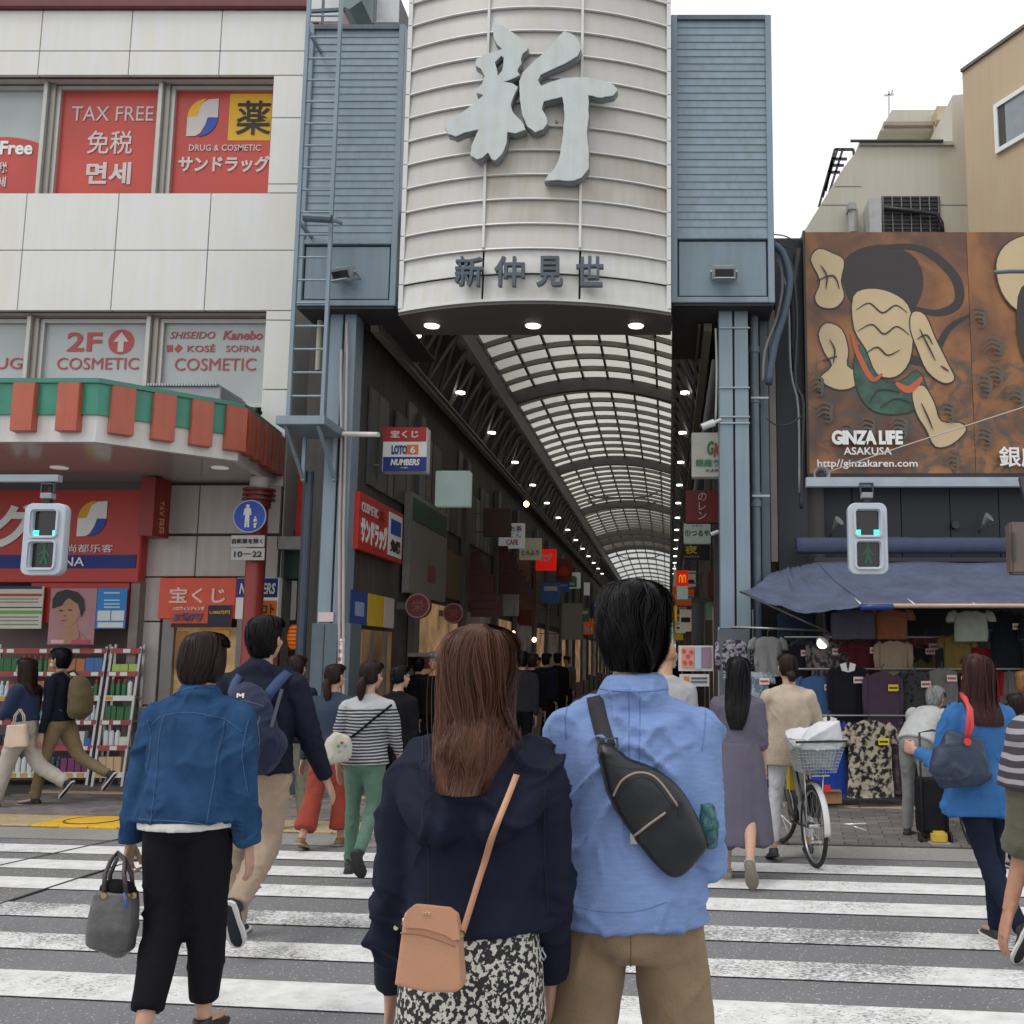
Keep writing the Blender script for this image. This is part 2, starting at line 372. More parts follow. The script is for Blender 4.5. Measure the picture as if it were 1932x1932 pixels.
# solid core
box('wall',-16,xr-.02,YW+.42,YW+9,0,14,M_gap,bld)
xl=[Xat(78.6,50,YW)+k*(Xat(418,50,YW)-Xat(78.6,50,YW))/2 for k in range(-6,3)]+[xr]
z_red=Zat(19,YW); z1=Zat(96,YW); zt=Zat(142,YW); zb=Zat(364,YW); z2=Zat(472,YW); z3=Zat(586,YW); z4=Zat(760,YW)
xw=Xat(513,200,YW)
def panel(x0,x1,z0,z1_,m=None,Y=YW): box('wall_panel',x0+.006,x1-.006,Y,Y+.06,z0+.006,z1_-.006,m or M_panel,bld,.004)
for (a,b) in ((z1,z_red),(zt,z1),(z2,zb),(z3,z2)):
    for i in range(len(xl)-1): panel(xl[i],xl[i+1],a,b)
zs=[zt,Zat(222,YW),Zat(347,YW),zb]
for a,b in zip(zs[1:],zs[:-1]): panel(xw,xr,a,b)
xw2=Xat(499,640,YW)
zs=[z3,Zat(604,YW),Zat(735,YW),Zat(880,YW),Zat(918,YW)]
for a,b in zip(zs[1:],zs[:-1]): panel(xw2,xr,a,b)
box('coping',-16,xr+.06,YW-.08,YW+9,z_red,z_red+.9,mat('dark_red_coping',(.13,.02,.025),rough=.4),bld,.01)
box('backing_wall',-16,xr-.01,YW+.062,YW+.1,zt,z_red,M_gap,bld); box('backing_wall',-16,xr-.01,YW+.062,YW+.1,z3,zb,M_gap,bld)
box('side_wall',xr-.06,xr-.01,YW+.1,YW+9,0,z_red,M_panel,bld)
box('reveal',xw,xw+.05,YW+.062,YW+.40,zb,zt,M_panel,bld); box('reveal',xw2,xw2+.05,YW+.062,YW+.40,z4,z3,M_panel,bld)
box('soffit',-16,xw-.001,YW+.102,YW+.40,zt,zt+.04,M_panel2,bld); box('soffit',-16,xw2-.001,YW+.102,YW+.40,z3,z3+.04,M_panel2,bld)
YG=YW+.30
def TX(body,u0,u1,v0,v1,Y,m,parent,**k):
    p=P((u0+u1)/2,(v0+v1)/2,Y); w=Xat(u1,v0,Y)-Xat(u0,v0,Y); h=Zat(v0,Y)-Zat(v1,Y)
    return text(body,p.x,Y,p.z,m,parent,w=w,h=h,**k)
def RECT(name,u0,u1,v0,v1,Y,d,m,parent,bev=0.):
    """box whose front face shows the pixel rectangle at depth Y"""
    um=(v0+v1)/2
    return box(name,Xat(u0,um,Y),Xat(u1,um,Y),Y,Y+d,Zat(v1,Y),Zat(v0,Y),m,parent,bev)
def window(x0,x1,za,zb_,film,name='window'):
    """frame as the part, film-covered pane as its piece"""
    mb=MB(); f=.055
    mb.box(x0,x0+f,YG-.06,YG+.04,za,zb_); mb.box(x1-f,x1,YG-.06,YG+.04,za,zb_); mb.box(x0+f,x1-f,YG-.06,YG+.04,zb_-f,zb_); mb.box(x0+f,x1-f,YG-.06,YG+.04,za,za+f)
    w=mb.build(name,M_framel,bld)
    box('pane',x0+f,x1-f,YG,YG+.03,za+f,zb_-f,film,w)
    return w
def mull(u0,u1,v,za,zb_):
    x0,x1=Xat(u0,v,YG),Xat(u1,v,YG); box('mullion',x0,x0+(x1-x0)*.42,YG-.16,YG,za,zb_,M_framel,bld,.005); box('mullion',x0+(x1-x0)*.45,x1,YG-.10,YG,za,zb_,M_frame,bld,.005); return x0,x1
zt2=Zat(165,YG)
box('window_head',-16,xw,YG-.08,YG+.06,zt2,zt2+.16,M_frame,bld)
a=mull(88,106,260,zb,zt2); b=mull(304,322,260,zb,zt2); xa0=Xat(-120,260,YG)
wA=window(xa0,a[0],zb,zt2-.01,M_film); wB=window(a[1],b[0],zb,zt2-.01,M_red); wC=window(b[1],xw,zb,zt2-.01,M_red)
for k in range(1,4):
    window(xa0-1.5*k,xa0-1.5*k+1.42,zb,zt2-.01,M_red)
YT=YG-.006
TX('TAX FREE',136,290,201,228,YT,M_greyt,wB,bold=.0); TX('免税',165,250,247,291,YT,M_greyt,wB,bold=.008); TX('면세',163,247,306,348,YT,M_greyt,wB,bold=.03)
# disc print on the leftmost pane, clipped inside the pane
cc=P(-5,400,YT); R=Xat(300,260,YT)-Xat(140,260,YT)
pts=[]
x1p=a[0]-.056; x0p=xa0+.056
for k in range(41):
    t=PI*k/40; pts.append((min(x1p,max(x0p,cc.x+R*1.05*math.cos(t))),cc.z+.0+R*.93*math.sin(t)))
pts=[p for p in pts if p[1]>zb+.056]
pts=[(x1p,zb+.056)]+pts+[(x0p,zb+.056)]
mb=MB(); mb.prism(pts,.004,at=YT); mb.build('print',M_red,wA)
TX('Tax Free',-64,62,266,292,YT-.006,M_white,wA,bold=.03); TX('免税',-22,14,306,327,YT-.006,M_greyt,wA,bold=.02); TX('면세',-22,11,334,353,YT-.006,M_greyt,wA,bold=.02)
def sundrop(u0,u1,v0,v1,Y,parent,white):
    """leaf mark: yellow quarter top left, white body, blue quarter bottom right"""
    x0,x1=Xat(u0,v1,Y),Xat(u1,v0,Y); za,zb_=Zat(v1,Y),Zat(v0,Y); w=x1-x0; h=zb_-za
    q=lambda s,t:(x0+s*w,za+t*h)
    arc=lambda cx,cy,rx,ry,a0,a1,n=9:[q(cx+rx*math.cos(a0+(a1-a0)*k/n),cy+ry*math.sin(a0+(a1-a0)*k/n)) for k in range(n+1)]
    yl=[q(0,.5)]+arc(.62,.5,.62,.5,PI,PI/2)+[q(.45,.88),q(.34,.6),q(.3,.52)]
    bl=[q(1,.5)]+arc(.38,.5,.62,.5,0,-PI/2)+[q(.55,.12),q(.62,.34),q(.68,.5)]
    wh=[q(0,.5),q(.3,.52),q(.34,.62),q(.46,.88),q(.66,.98),q(1,1),q(1,.5),q(.66,.48),q(.6,.3),q(.45,.08),q(.3,.01),q(0,0)]
    for nm,pl,m in (('mark_yellow',yl,tone('E0A818')),('mark_blue',bl,tone('1B4EA8')),('mark_white',wh,white)):
        b_=MB(); b_.prism(pl,.006,at=Y); b_.build('mark',m,parent)
sundrop(351,413,186,257,YT-.006,wC,M_greyt)
o=RECT('print',432,512,177,265,YT,.005,tone('D8A51A'),wC); TX('薬',446,511,190,254,YT-.006,mat('black_print',(.02,.02,.02)),wC,bold=.008)
TX('DRUG & COSMETIC',357,492,273,285,YT,M_greyt,wC,bold=.01); TX('サンドラッグ',337,509,294,325,YT,M_greyt,wC,bold=.035)
# second floor-band windows
zt3=Zat(603,YG)
box('window_head',-16,xw2,YG-.08,YG+.06,zt3,zt3+.14,M_frame,bld)
a=mull(60,78,660,z4,zt3); b=mull(284,303,660,z4,zt3); xa0=Xat(-150,660,YG)
w1=window(xa0,a[0],z4,zt3-.01,M_film); w2=window(a[1],b[0],z4,zt3-.01,M_film); w3=window(b[1],xw2,z4,zt3-.01,M_film)
for k in range(1,4): window(xa0-1.5*k,xa0-1.5*k+1.42,z4,zt3-.01,M_film)
TX('DRUG',-58,42,675,696,YT,M_redt,w1); TX('2F',127,192,627,663,YT,M_redt,w2,bold=.02); TX('COSMETIC',108,262,675,697,YT,M_redt,w2)
c=P(228.6,645,YT); r=Xat(253,645,YT)-c.x
mb=MB(); mb.disc((c.x,YT,c.z),r,'y',.004,32); mb.build('print',M_redt,w2)
mb=MB(); mb.prism([(c.x-r*.22,c.z-r*.8),(c.x+r*.22,c.z-r*.8),(c.x+r*.22,c.z),(c.x+r*.6,c.z),(c.x,c.z+r*.78),(c.x-r*.6,c.z),(c.x-r*.22,c.z)],.004,at=YT-.006); mb.build('arrow',M_greyt,w2)
TX('SHISEIDO',321,406,626,639,YT,M_redt,w3,shear=.25); TX('Kanebo',421,496,624,641,YT,M_redt,w3,bold=.02,shear=.2); TX('KOSÉ',354,406,649,664,YT,M_redt,w3,bold=.01); TX('SOFINA',427,492,652,664,YT,M_redt,w3)
RECT('print',315,326,651,664,YT,.004,M_redt,w3); o=RECT('print',331,342,651,664,YT,.004,M_redt,w3); o.rotation_euler=(0,.7,0)
TX('COSMETIC',330,483,676,699,YT,M_redt,w3)

# ---- canopy
ZC0,ZC1=3.85,4.53
CP=[(-14,10.66),(-6.08,10.66),(-5.01,11.72),(-5.17,13.28)]
M_cgreen=mat('canopy_green',(.035,.24,.165),rough=.3,var=.08,streak=.1); M_corange=mat('canopy_orange',(.42,.095,.05),rough=.35,var=.07,streak=.1)
M_cwhite=mat('canopy_white',(.62,.61,.60),rough=.3,var=.04,streak=.08)
M_csoff=mat('canopy_soffit',(.42,.37,.34),rough=.12,var=.04,scale=2)
can=thing('shop_canopy',(-6,12,ZC0),'green and white shopfront canopy with a row of orange blocks over the drugstore','canopy')
def offs(poly,d):
    out=[]
    for i,p in enumerate(poly):
        p=Vector(p); a=Vector(poly[max(i-1,0)]); b=Vector(poly[min(i+1,len(poly)-1)])
        n=Vector((0,0))
        if i>0: t=(p-a).normalized(); n+=Vector((t.y,-t.x))
        if i<len(poly)-1: t=(b-p).normalized(); n+=Vector((t.y,-t.x))
        n.normalize(); out.append(tuple(p+n*d))
    return out
def band(name,z0,z1,d0,d1,m,parent):
    A=offs(CP,d0); B=offs(CP,d1); mb=MB()
    for i in range(len(CP)-1):
        mb.add([(*A[i],z0),(*A[i+1],z0),(*A[i+1],z1),(*A[i],z1),(*B[i],z0),(*B[i+1],z0),(*B[i+1],z1),(*B[i],z1)],
               [(0,1,2,3),(4,7,6,5),(0,4,5,1),(3,2,6,7),(0,3,7,4),(1,5,6,2)])
    return mb.build(name,m,parent)
zg=ZC0+.29
band('fascia_white',ZC0,zg,.0,-.08,M_cwhite,can); band('fascia_green',zg,ZC1-.05,.03,-.08,M_cgreen,can); band('top_trim',ZC1-.05,ZC1,.06,-.10,mat('canopy_trim',(.05,.20,.15),rough=.3),can)
inner=offs(CP,-.08)
mb=MB(); mb.prism([inner[0],inner[1],inner[2],inner[3],(-14,13.28)],.03,'z',ZC0+.012); mb.build('soffit',M_csoff,can)
mb=MB(); mb.prism([inner[0],inner[1],inner[2],inner[3],(-14,13.28)],.03,'z',ZC1-.15); mb.build('deck',mat('roof_deck',(.25,.25,.25)),can)
def blk(p,t):
    n=Vector((t[1],-t[0])).normalized(); t=Vector(t).normalized()
    ang=math.atan2(t.y,t.x); q=Vector(p)+n*.04
    o=link('fascia_block',boxmesh(.235,.11,.52,M_corange,.006),can,(q.x,q.y,ZC1-.05-.27)); o.rotation_euler=(0,0,ang)
for k in range(14): blk((Xat(131,760,10.6)-k*.475,10.66),(1,0))
def edgepts(a,b,ts):
    a=Vector(a); b=Vector(b)
    for t in ts: blk(tuple(a.lerp(b,t)),tuple(b-a))
edgepts(CP[1],CP[2],[.15,.43,.70,.955]); edgepts(CP[2],CP[3],[.12,.34,.56,.78,.97])
for u,v in ((112,879),(415,881),(-90,878)):
    p=P(u,v,12.2); mb=MB(); mb.disc((p.x,12.2,ZC0+.002),.10,'z',.009,24); mb.build('ceiling_light',mat('lamp_off',(.75,.72,.65),emit=.25),can)
ac=thing('rooftop_air_unit',P(370,735,12.6),'grey ribbed air unit lying on the canopy roof','air conditioner')
p0=Xat(300,735,12.6); p1=Xat(440,735,12.6); zt_=Zat(727,12.3)
box('casing',p0,p1,12.25,13.0,ZC1-.12,zt_-.03,mat('ac_grey',(.30,.32,.33),metal=.4,rough=.45),ac,.01)
for k in range(26):
    x=p0+.02+k*(p1-p0-.04)/26; box('rib',x,x+.022,12.2,12.98,zt_-.03,zt_,mat('ac_rib',(.38,.41,.42),metal=.5,rough=.4),ac)
fl_=thing('canopy_floodlight',P(478,772,12.4),'small black floodlight at the right end of the canopy roof','light'); p=P(478,774,12.4)
box('housing',p.x-.12,p.x+.08,12.3,12.5,p.z-.02,p.z+.03,M_gap,fl_,.01,rot=(0,.25,0)); box('bracket',p.x-.02,p.x+.02,12.4,12.44,p.z-.25,p.z-.02,M_gap,fl_)

# ---- ground floor facade
zf=Zat(912,YW)
for (u0,u1,v0,v1) in ((268,315,915,1010),(316,372,915,1007),(373,503,915,1007),(504,527,915,1007),(268,372,1011,1088),(373,503,1011,1088),(504,527,1011,1100)):
    box('wall_panel',Xat(u0,1000,YW)+.004,Xat(u1,1000,YW)-.004,YW,YW+.05,Zat(v1,YW)+.005,Zat(v0,YW)-.005,M_panel2,bld,.004)
for (v0,v1) in ((1089,1172),(1173,1330),(1331,1480)):
    box('wall_panel',Xat(262,1200,YW)+.004,Xat(301,1200,YW)-.004,YW,YW+.30,max(.02,Zat(v1,YW)+.005),Zat(v0,YW)-.005,M_panel2,bld,.004)
box('backing_wall',Xat(262,1000,YW),xr-.02,YW+.052,YW+.3,Zat(1088,YW),zf+.1,M_gap,bld)
M_bright=mat('sign_red',(.46,.028,.018),rough=.35,var=.06,scale=1)
sg=thing('shop_sign',P(100,1010,13.1),'wide red drugstore sign with white katakana and a navy band','sign')
SYr=13.1
RECT('board',-330,267,924,1098,SYr,.18,M_bright,sg,.01)
RECT('band',-330,256,1047,1072,SYr-.012,.01,mat('navy_print',(.015,.03,.20)),sg)
TX('サンドラッグ',-420,70,948,1033,SYr-.012,M_white,sg,bold=.04)
TX('尚都乐客',127,213,1027,1042,SYr-.012,M_white,sg,bold=.0)
TX('SOFINA',64,159,1051,1068,SYr-.024,M_white,sg,bold=.005)
sundrop(144,203,945,1012,SYr-.012,sg,M_white)
hs_=thing('projecting_sign',P(290,960,12.8),'dark red box sign hanging under the canopy beside the shop sign','sign')
mb=MB(); x0,x1=Xat(266,950,12.75),Xat(293,950,12.75); x2=Xat(311,950,12.9)
mb.prism([(x0,12.72),(x1,12.72),(x2,13.05),(x2-.02,13.09),(x0,13.09)],Zat(905,12.8)-Zat(1015,12.8),'z',Zat(1012,12.8)); mb.build('box',mat('sign_darkred',(.24,.02,.015),rough=.4),hs_)
text('TAX FREE',(x1+x2)/2+.002,12.87,Zat(975,12.8),tone('D08A60'),hs_,w=.42,h=.09,bold=.02,rz=math.atan2(.33,x2-x1)).rotation_euler=(0,PI/2*.96,math.atan2(.33,x2-x1)*0+1.1)
# shop opening: red fascia wall, posters and racks
box('shop_back',-16,Xat(262,1200,YW),YW+.3,YW+.42,0,Zat(1098,YW)+.3,mat('shop_interior',(.16,.12,.11),rough=.7),bld)
box('red_fascia',Xat(60,1140,13.2),Xat(245,1140,13.2),13.16,13.2,Zat(1175,13.2),Zat(1100,13.2),M_bright,bld)
box('jamb',Xat(245,1200,13.2),Xat(262,1200,13.2),13.15,13.55,.02,Zat(1098,13.2),mat('jamb_taupe',(.22,.18,.16)),bld)
# poster with a portrait (anonymous face, flat print)
po=thing('portrait_poster',P(137,1160,13.1),'pink poster with the portrait of a young dark haired man','poster')
YP=13.09
RECT('sheet',93,180,1110,1216,YP,.01,mat('poster_pink',(.42,.22,.24),var=.06),po)
def shape2(name,pts,Y,m,parent,d=.003):
    q=[P(u,v,Y) for u,v in pts]; b_=MB(); b_.prism([(p.x,p.z) for p in q],d,at=Y); return b_.build(name,m,parent)
def ell(cx,cy,rx,ry,n=20,a0=0,a1=2*PI): return [(cx+rx*math.cos(a0+(a1-a0)*k/n),cy+ry*math.sin(a0+(a1-a0)*k/n)) for k in range(n)]
M_pskin=mat('print_skin',(.42,.22,.15),var=.08); M_phair=mat('print_hair',(.03,.025,.025),var=.1)
shape2('print',[(121,1170),(143,1166),(148,1190),(165,1205),(160,1210),(104,1210),(108,1200),(122,1190)],YP-.004,M_pskin,po)
shape2('print',[(104,1130),(110,1120),(125,1118),(142,1122),(152,1132),(152,1156),(145,1170),(133,1182),(123,1186),(114,1178),(107,1160)],YP-.008,M_pskin,po)
shape2('print',[(98,1148),(99,1130),(108,1117),(126,1112),(146,1117),(158,1130),(160,1150),(153,1165),(150,1150),(147,1140),(138,1134),(130,1128),(124,1132),(116,1143),(106,1146)],YP-.012,M_phair,po)
for u,v in ((115,1152),(132,1151)): shape2('print',ell(u,v,4,1.6,8),YP-.012,M_phair,po)
shape2('print',ell(122,1162,3,1.4,8),YP-.012,tone('8A5540'),po); shape2('print',ell(120,1171,6,1.6,8),YP-.012,tone('A04848'),po)
shape2('print',[(112,1207),(130,1192),(148,1190),(150,1202),(138,1214),(112,1216)],YP-.016,M_pskin,po)
RECT('print',96,120,1207,1214,YP-.02,.003,tone('D8B0B0'),po); RECT('print',135,168,1207,1214,YP-.02,.003,tone('C04060'),po)
ps=thing('blue_notice',P(210,1148,13.1),'blue and white notice beside the portrait poster','poster')
RECT('sheet',182,238,1110,1186,YP,.01,tone('1F7FC0'),ps); 
for (a_,b_,c_,d_) in ((184,208,1152,1171),(210,234,1152,1171),(184,232,1174,1184)): RECT('print',a_,b_,c_,d_,YP-.006,.004,tone('D6D8D8'),ps)
for v_ in (1117,1131,1138,1144): RECT('print',196,226,v_,v_+3,YP-.006,.004,tone('A9CCE4'),ps)
pt=thing('price_board',P(40,1148,13.1),'white price board with green and red bands at the left edge','sign')
RECT('board',-60,80,1106,1186,YP,.02,tone('C9C6B8'),pt)
for (a_,b_,c_) in ((1106,1111,'1E2A4A'),(1120,1125,'B03A38'),(1145,1147,'302820'),(1152,1158,'6FA040')): RECT('print',-58,79,a_,b_,YP-.006,.004,tone(c_),pt)
for v_ in (1129,1135,1163,1170,1177): RECT('print',-50,72,v_,v_+2,YP-.006,.004,tone('7A8068'),pt)
# racks with goods
def rack(name,u0,u1,label,Yr=13.0,kinds=None,seed=1):
    rnd=random.Random(seed); x0,x1=Xat(u0,1340,Yr),Xat(u1,1340,Yr)
    r=thing(name,((x0+x1)/2,Yr,0),label,'shelf rack')
    MM=mat('rack_steel',(.45,.45,.45),metal=.5,rough=.4)
    for x in (x0,x1-.03):
        mb=MB(); mb.bar((x+.015,Yr-.02,.02),(x+.015,Yr+.22,Zat(1220,Yr)),.03); mb.bar((x+.015,Yr+.3,.02),(x+.015,Yr+.3,Zat(1215,Yr)),.03); mb.build('upright',MM,r)
    zsh=[Zat(v,Yr) for v in (1460,1410,1362,1316,1270,1226)]
    for i,z in enumerate(zsh):
        yo=.04*i
        box('shelf',x0,x1,Yr+yo,Yr+.3,z-.012,z,MM,r); box('price_rail',x0+.01,x1-.01,Yr+yo-.012,Yr+yo-.001,z-.045,z+.02,mat('rail_red',(.40,.07,.07)) if i%3 else M_white,r)
        for k in range(int((x1-x0)/.14)):
            if rnd.random()<.75: box('price_tag',x0+.03+k*.14,x0+.12+k*.14,Yr+yo-.018,Yr+yo-.013,z-.035,z+.012,M_white if i%3 else tone('D0A030'),r)
    return x0,x1,zsh,Yr
ORD=['lowest','second lowest','middle','second highest','highest','top']
CN={'B8382E':'red','D8D4CC':'off white','2E6A3C':'dark green','D89A2A':'amber','3A6AA8':'blue','C96A74':'pink','E0DCC8':'cream','7A3A6A':'purple','5AA8B0':'turquoise','B07040':'brown','283038':'black','A8C060':'lime','D0B088':'tan','D8DCDC':'silver white','C8D8E0':'pale blue'}
M_goods=[tone(c,rough=.35) for c in ('B8382E','D8D4CC','2E6A3C','D89A2A','3A6AA8','C96A74','E0DCC8','7A3A6A','5AA8B0','B07040','283038','A8C060','D0B088')]
def bottle_mesh(m,m2,h=.18,r=.03):
    mb=MB(); mb.tube([(0,0,0),(0,0,h*.7),(0,0,h*.8),(0,0,h*.84)],[r,r,r*.5,r*.4],10); mb.cur=1; mb.tube([(0,0,h*.84),(0,0,h)],r*.48,8)
    o=mb.build('bottle',[m,m2],None,40,at=(0,0,0)); me=o.data; bpy.data.objects.remove(o); return me
_bm=[bottle_mesh(random.choice(M_goods),random.choice(M_goods),h) for h in (.2,.16,.18,.22)]+[bottle_mesh(tone('D8DCDC'),tone('3A4A5A'),.24),bottle_mesh(tone('C8D8E0'),tone('E8E8E8'),.2)]
def cname(me): return CN.get(me.materials[0].name.split('_')[1],'plain')
def goods(x0,x1,zsh,Yr,where,seed,bprob=.4):
    rnd=random.Random(seed)
    for i,z in enumerate(zsh[:-1]):
        x=x0+.04; isb=rnd.random()<bprob; runm=rnd.choice(M_goods); run=0; bmx=rnd.choice(_bm)
        hgap=zsh[i+1]-z
        while x<x1-.1:
            if run<=0: runm=rnd.choice(M_goods); run=rnd.randint(2,4); bmx=rnd.choice(_bm); isb=rnd.random()<bprob; w=rnd.uniform(.07,.12); h=rnd.uniform(.10,min(.22,hgap-.08)); 
            if isb:
                o=link('bottle',bmx,None,(x+.035,Yr+.04*i+.06,z+.001)); w=.072; setp(o,'%s bottle on the %s shelf of the %s'%(cname(bmx),ORD[i],where),'bottle','bottles on the drugstore racks')
            else:
                me=boxmesh(round(w-.006,2),.1,round(h,2),runm,.004); o=link('goods_pack',me,None,(x+w/2,Yr+.04*i+.07,z+.001+round(h,2)/2)); setp(o,'%s packet on the %s shelf of the %s'%(cname(me),ORD[i],where),'packet','packets on the drugstore racks')
                o.rotation_euler=(0,0,rnd.uniform(-.06,.06))
            x+=w; run-=1
rk=rack('display_rack',-40,178,'long steel rack of bottles and packets behind the walking couple',13.02)
goods(*rk,'long drugstore rack',3,.5)
rk=rack('display_rack',184,244,'narrow steel rack of small goods beside the beige pillar',12.9)
goods(*rk,'narrow rack by the pillar',5,.2)
# striped cloth awning roll over the rack
# lottery kiosk
lk=thing('lottery_kiosk',P(400,1250,13.2),'lottery counter with orange red sign and warm lit window','kiosk')
Yk=13.18
RECT('sign_board',300,444,1090,1167,Yk,.12,mat('sign_orange',(.55,.06,.02),rough=.35,emit=.12),lk,.005)
TX('宝くじ',320,426,1108,1138,Yk-.012,tone('E8C8B8'),lk,bold=.02)
RECT('sign_board',445,525,1090,1168,Yk,.12,mat('box_white',(.7,.7,.68),emit=.1),lk,.005)
RECT('print',446,524,1091,1127,Yk-.006,.005,tone('15307A'),lk); TX('NUMBERS',452,520,1100,1121,Yk-.014,M_white,lk,bold=.03,shear=.2)
RECT('print',488,522,1133,1164,Yk-.006,.005,tone('D87820'),lk); TX('ロト',492,518,1140,1158,Yk-.014,mat('black_print',(.02,.02,.02)),lk,bold=.02)
lp=RECT('poster',322,437,1141,1184,Yk-.03,.012,tone('D05028'),lk); RECT('print',392,436,1142,1183,Yk-.036,.005,tone('1A1438'),lp); RECT('print',323,436,1176,1183,Yk-.042,.005,tone('181418'),lp)
TX('5億円',326,382,1156,1172,Yk-.045,mat('print_ink',(.10,.08,.22)),lp,bold=.05,shear=.2); TX('1,000万円',396,434,1152,1159,Yk-.045,tone('D8B020'),lp,bold=.03); TX('ハロウィンジャンボ',326,386,1144,1152,Yk-.045,M_white,lp,bold=.03)
RECT('side_panel',300,322,1168,1400,Yk+.02,.1,mat('kiosk_grey',(.20,.19,.18),rough=.4,metal=.3),lk); RECT('side_panel',441,520,1168,1400,Yk+.02,.1,mat('kiosk_grey',(.20,.19,.18)),lk)
RECT('back_wall',322,441,1184,1420,Yk+.10,.02,mat('kiosk_interior',(.42,.27,.12),emit=.25,scale=5,var=.4),lk)
RECT('counter',322,441,1330,1480,Yk-.05,.14,mat('kiosk_counter',(.30,.24,.18)),lk)
RECT('notice',373,433,1186,1202,Yk+.03,.01,tone('C08830'),lk); RECT('notice',330,350,1190,1260,Yk+.05,.01,tone('A06A30'),lk); RECT('notice',508,524,1190,1262,Yk-.01,.02,tone('8A3A34'),lk)
# dim shopfront between the building and the gate
sl=thing('side_shopfront',P(560,1150,13.6),'dark green shop front squeezed between the drugstore and the gate','shop front')
RECT('wall',527,605,1000,1490,13.8,.1,mat('side_dark',(.05,.045,.04)),sl); RECT('green_fascia',529,600,1035,1092,13.5,.2,mat('side_green',(.015,.05,.04)),sl)
for (a_,b_) in ((549,559),(562,573)): RECT('white_slat',a_,b_,1096,1170,13.5,.04,tone('A8AAA0'),sl)
RECT('roof_edge',523,600,1012,1036,13.3,.4,mat('side_edge',(.32,.32,.31)),sl)
p=P(557,1202,13.3)
ln=thing('paper_lantern',p,'orange glowing lantern beside the lottery kiosk','lantern')
mb=MB(); mb.tube([(p.x,p.y,p.z-.16),(p.x,p.y,p.z-.12),(p.x,p.y,p.z),(p.x,p.y,p.z+.12),(p.x,p.y,p.z+.16)],[.04,.08,.105,.08,.04],14); mb.build('shade',tone('D86A14',emit=.3),ln,True)
for dz_ in (-.1,-.05,0,.05,.1):
    mb=MB(); rr_=.107*math.cos(dz_*5.2)+.001; mb.tube([(p.x,p.y,p.z+dz_-.005),(p.x,p.y,p.z+dz_+.005)],rr_,14); mb.build('hoop',tone('5A2408'),ln,True)
for s_ in (-.165,.15): box('cap',p.x-.055,p.x+.055,p.y-.055,p.y+.055,p.z+s_,p.z+s_+.015,M_gap,ln)
vs_=thing('vertical_sign',P(575,950,13.5),'narrow red and yellow vertical sign on the drugstore side wall','sign')
RECT('board',560,583,882,1012,13.4,.3,mat('sign_red',(.46,.028,.018)),vs_); RECT('print',572,582,892,1000,13.39,.008,tone('D8A81A'),vs_)
text('免税店',P(577,945,13.38).x,13.38,P(577,945,13.38).z,mat('black_print',(.02,.02,.02)),vs_,h=.19,w=.055,bold=.03,vertical=True)

# ---- red post with pedestrian sign
pp=P(480,1100,12.85); rp_=thing('canopy_post',(pp.x,12.85,0),'round red post with ribbed collar holding up the canopy','post')
M_post=mat('post_red',(.38,.055,.045),rough=.4,var=.08,streak=.15)
mb=MB(); mb.tube([(pp.x,12.85,0),(pp.x,12.85,Zat(935,12.85))],.118,24); mb.build('shaft',M_post,rp_,30)
mb=MB()
for v_ in (925,934,943): z=Zat(v_,12.85); mb.tube([(pp.x,12.85,z-.012),(pp.x,12.85,z+.012)],.20,24)
mb.tube([(pp.x,12.85,Zat(958,12.85)),(pp.x,12.85,Zat(922,12.85))],.15,24); mb.build('collar',mat('post_dark',(.20,.03,.03),rough=.4),rp_,30)
mb=MB(); mb.tube([(pp.x,12.85,Zat(922,12.85)),(pp.x,12.85,ZC0)],.12,20); mb.build('cap',M_cwhite,rp_,30)
Yr_=12.62; c=P(471,974,Yr_)
rs=thing('pedestrian_sign',(c.x,Yr_,c.z),'round blue sign with a white adult and child on the red post','road sign')
mb=MB(); mb.disc((c.x,Yr_-.0,c.z),.205,'y',.012,40); mb.build('rim',tone('B8C4D8'),rs)
mb=MB(); mb.disc((c.x,Yr_-.006,c.z),.192,'y',.005,40); mb.build('disc',mat('sign_blue',(.012,.06,.42),rough=.35,var=.04),rs)
def figure(cx,cz,h,parent,skirt=False):
    s_=h; q=lambda a,b:(cx+a*s_,cz+b*s_)
    body=[(-.10,.36),(-.14,.30),(-.17,.05),(-.12,.04),(-.09,.2),(-.09,-.02),(-.10,-.48),(-.02,-.48),(0,-.1),(.02,-.48),(.10,-.48),(.09,-.02),(.09,.2),(.12,.04),(.17,.05),(.14,.30),(.10,.36)]
    if skirt: body=[(-.12,.3),(-.2,-.05),(-.14,-.06),(-.10,.1),(-.2,-.2),(-.09,-.2),(-.09,-.5),(-.01,-.5),(0,-.2),(.01,-.5),(.09,-.5),(.09,-.2),(.2,-.2),(.10,.1),(.14,-.06),(.2,-.05),(.12,.3)]
    b_=MB(); b_.prism([q(*p) for p in body],.004,at=Yr_-.011); b_.disc((cx,Yr_-.011,cz+s_*.44),s_*.075,'y',.004,14); return b_.build('pictogram',M_white,parent)
figure(c.x-.025,c.z+.0,.29,rs); figure(c.x+.075,c.z-.075,.14,rs,True)
for (va,vb,tx,u0,u1) in ((1010,1033,'自転車を除く',438,496),(1034,1058,'10－22',442,494)):
    o=RECT('plate',436,499,va,vb-1,Yr_,.012,mat('plate_white',(.5,.47,.46),var=.05),rs,.003)
    TX(tx,u0,u1,va+6,vb-7,Yr_-.004,mat('black_print',(.02,.02,.02)),rs,bold=.02)
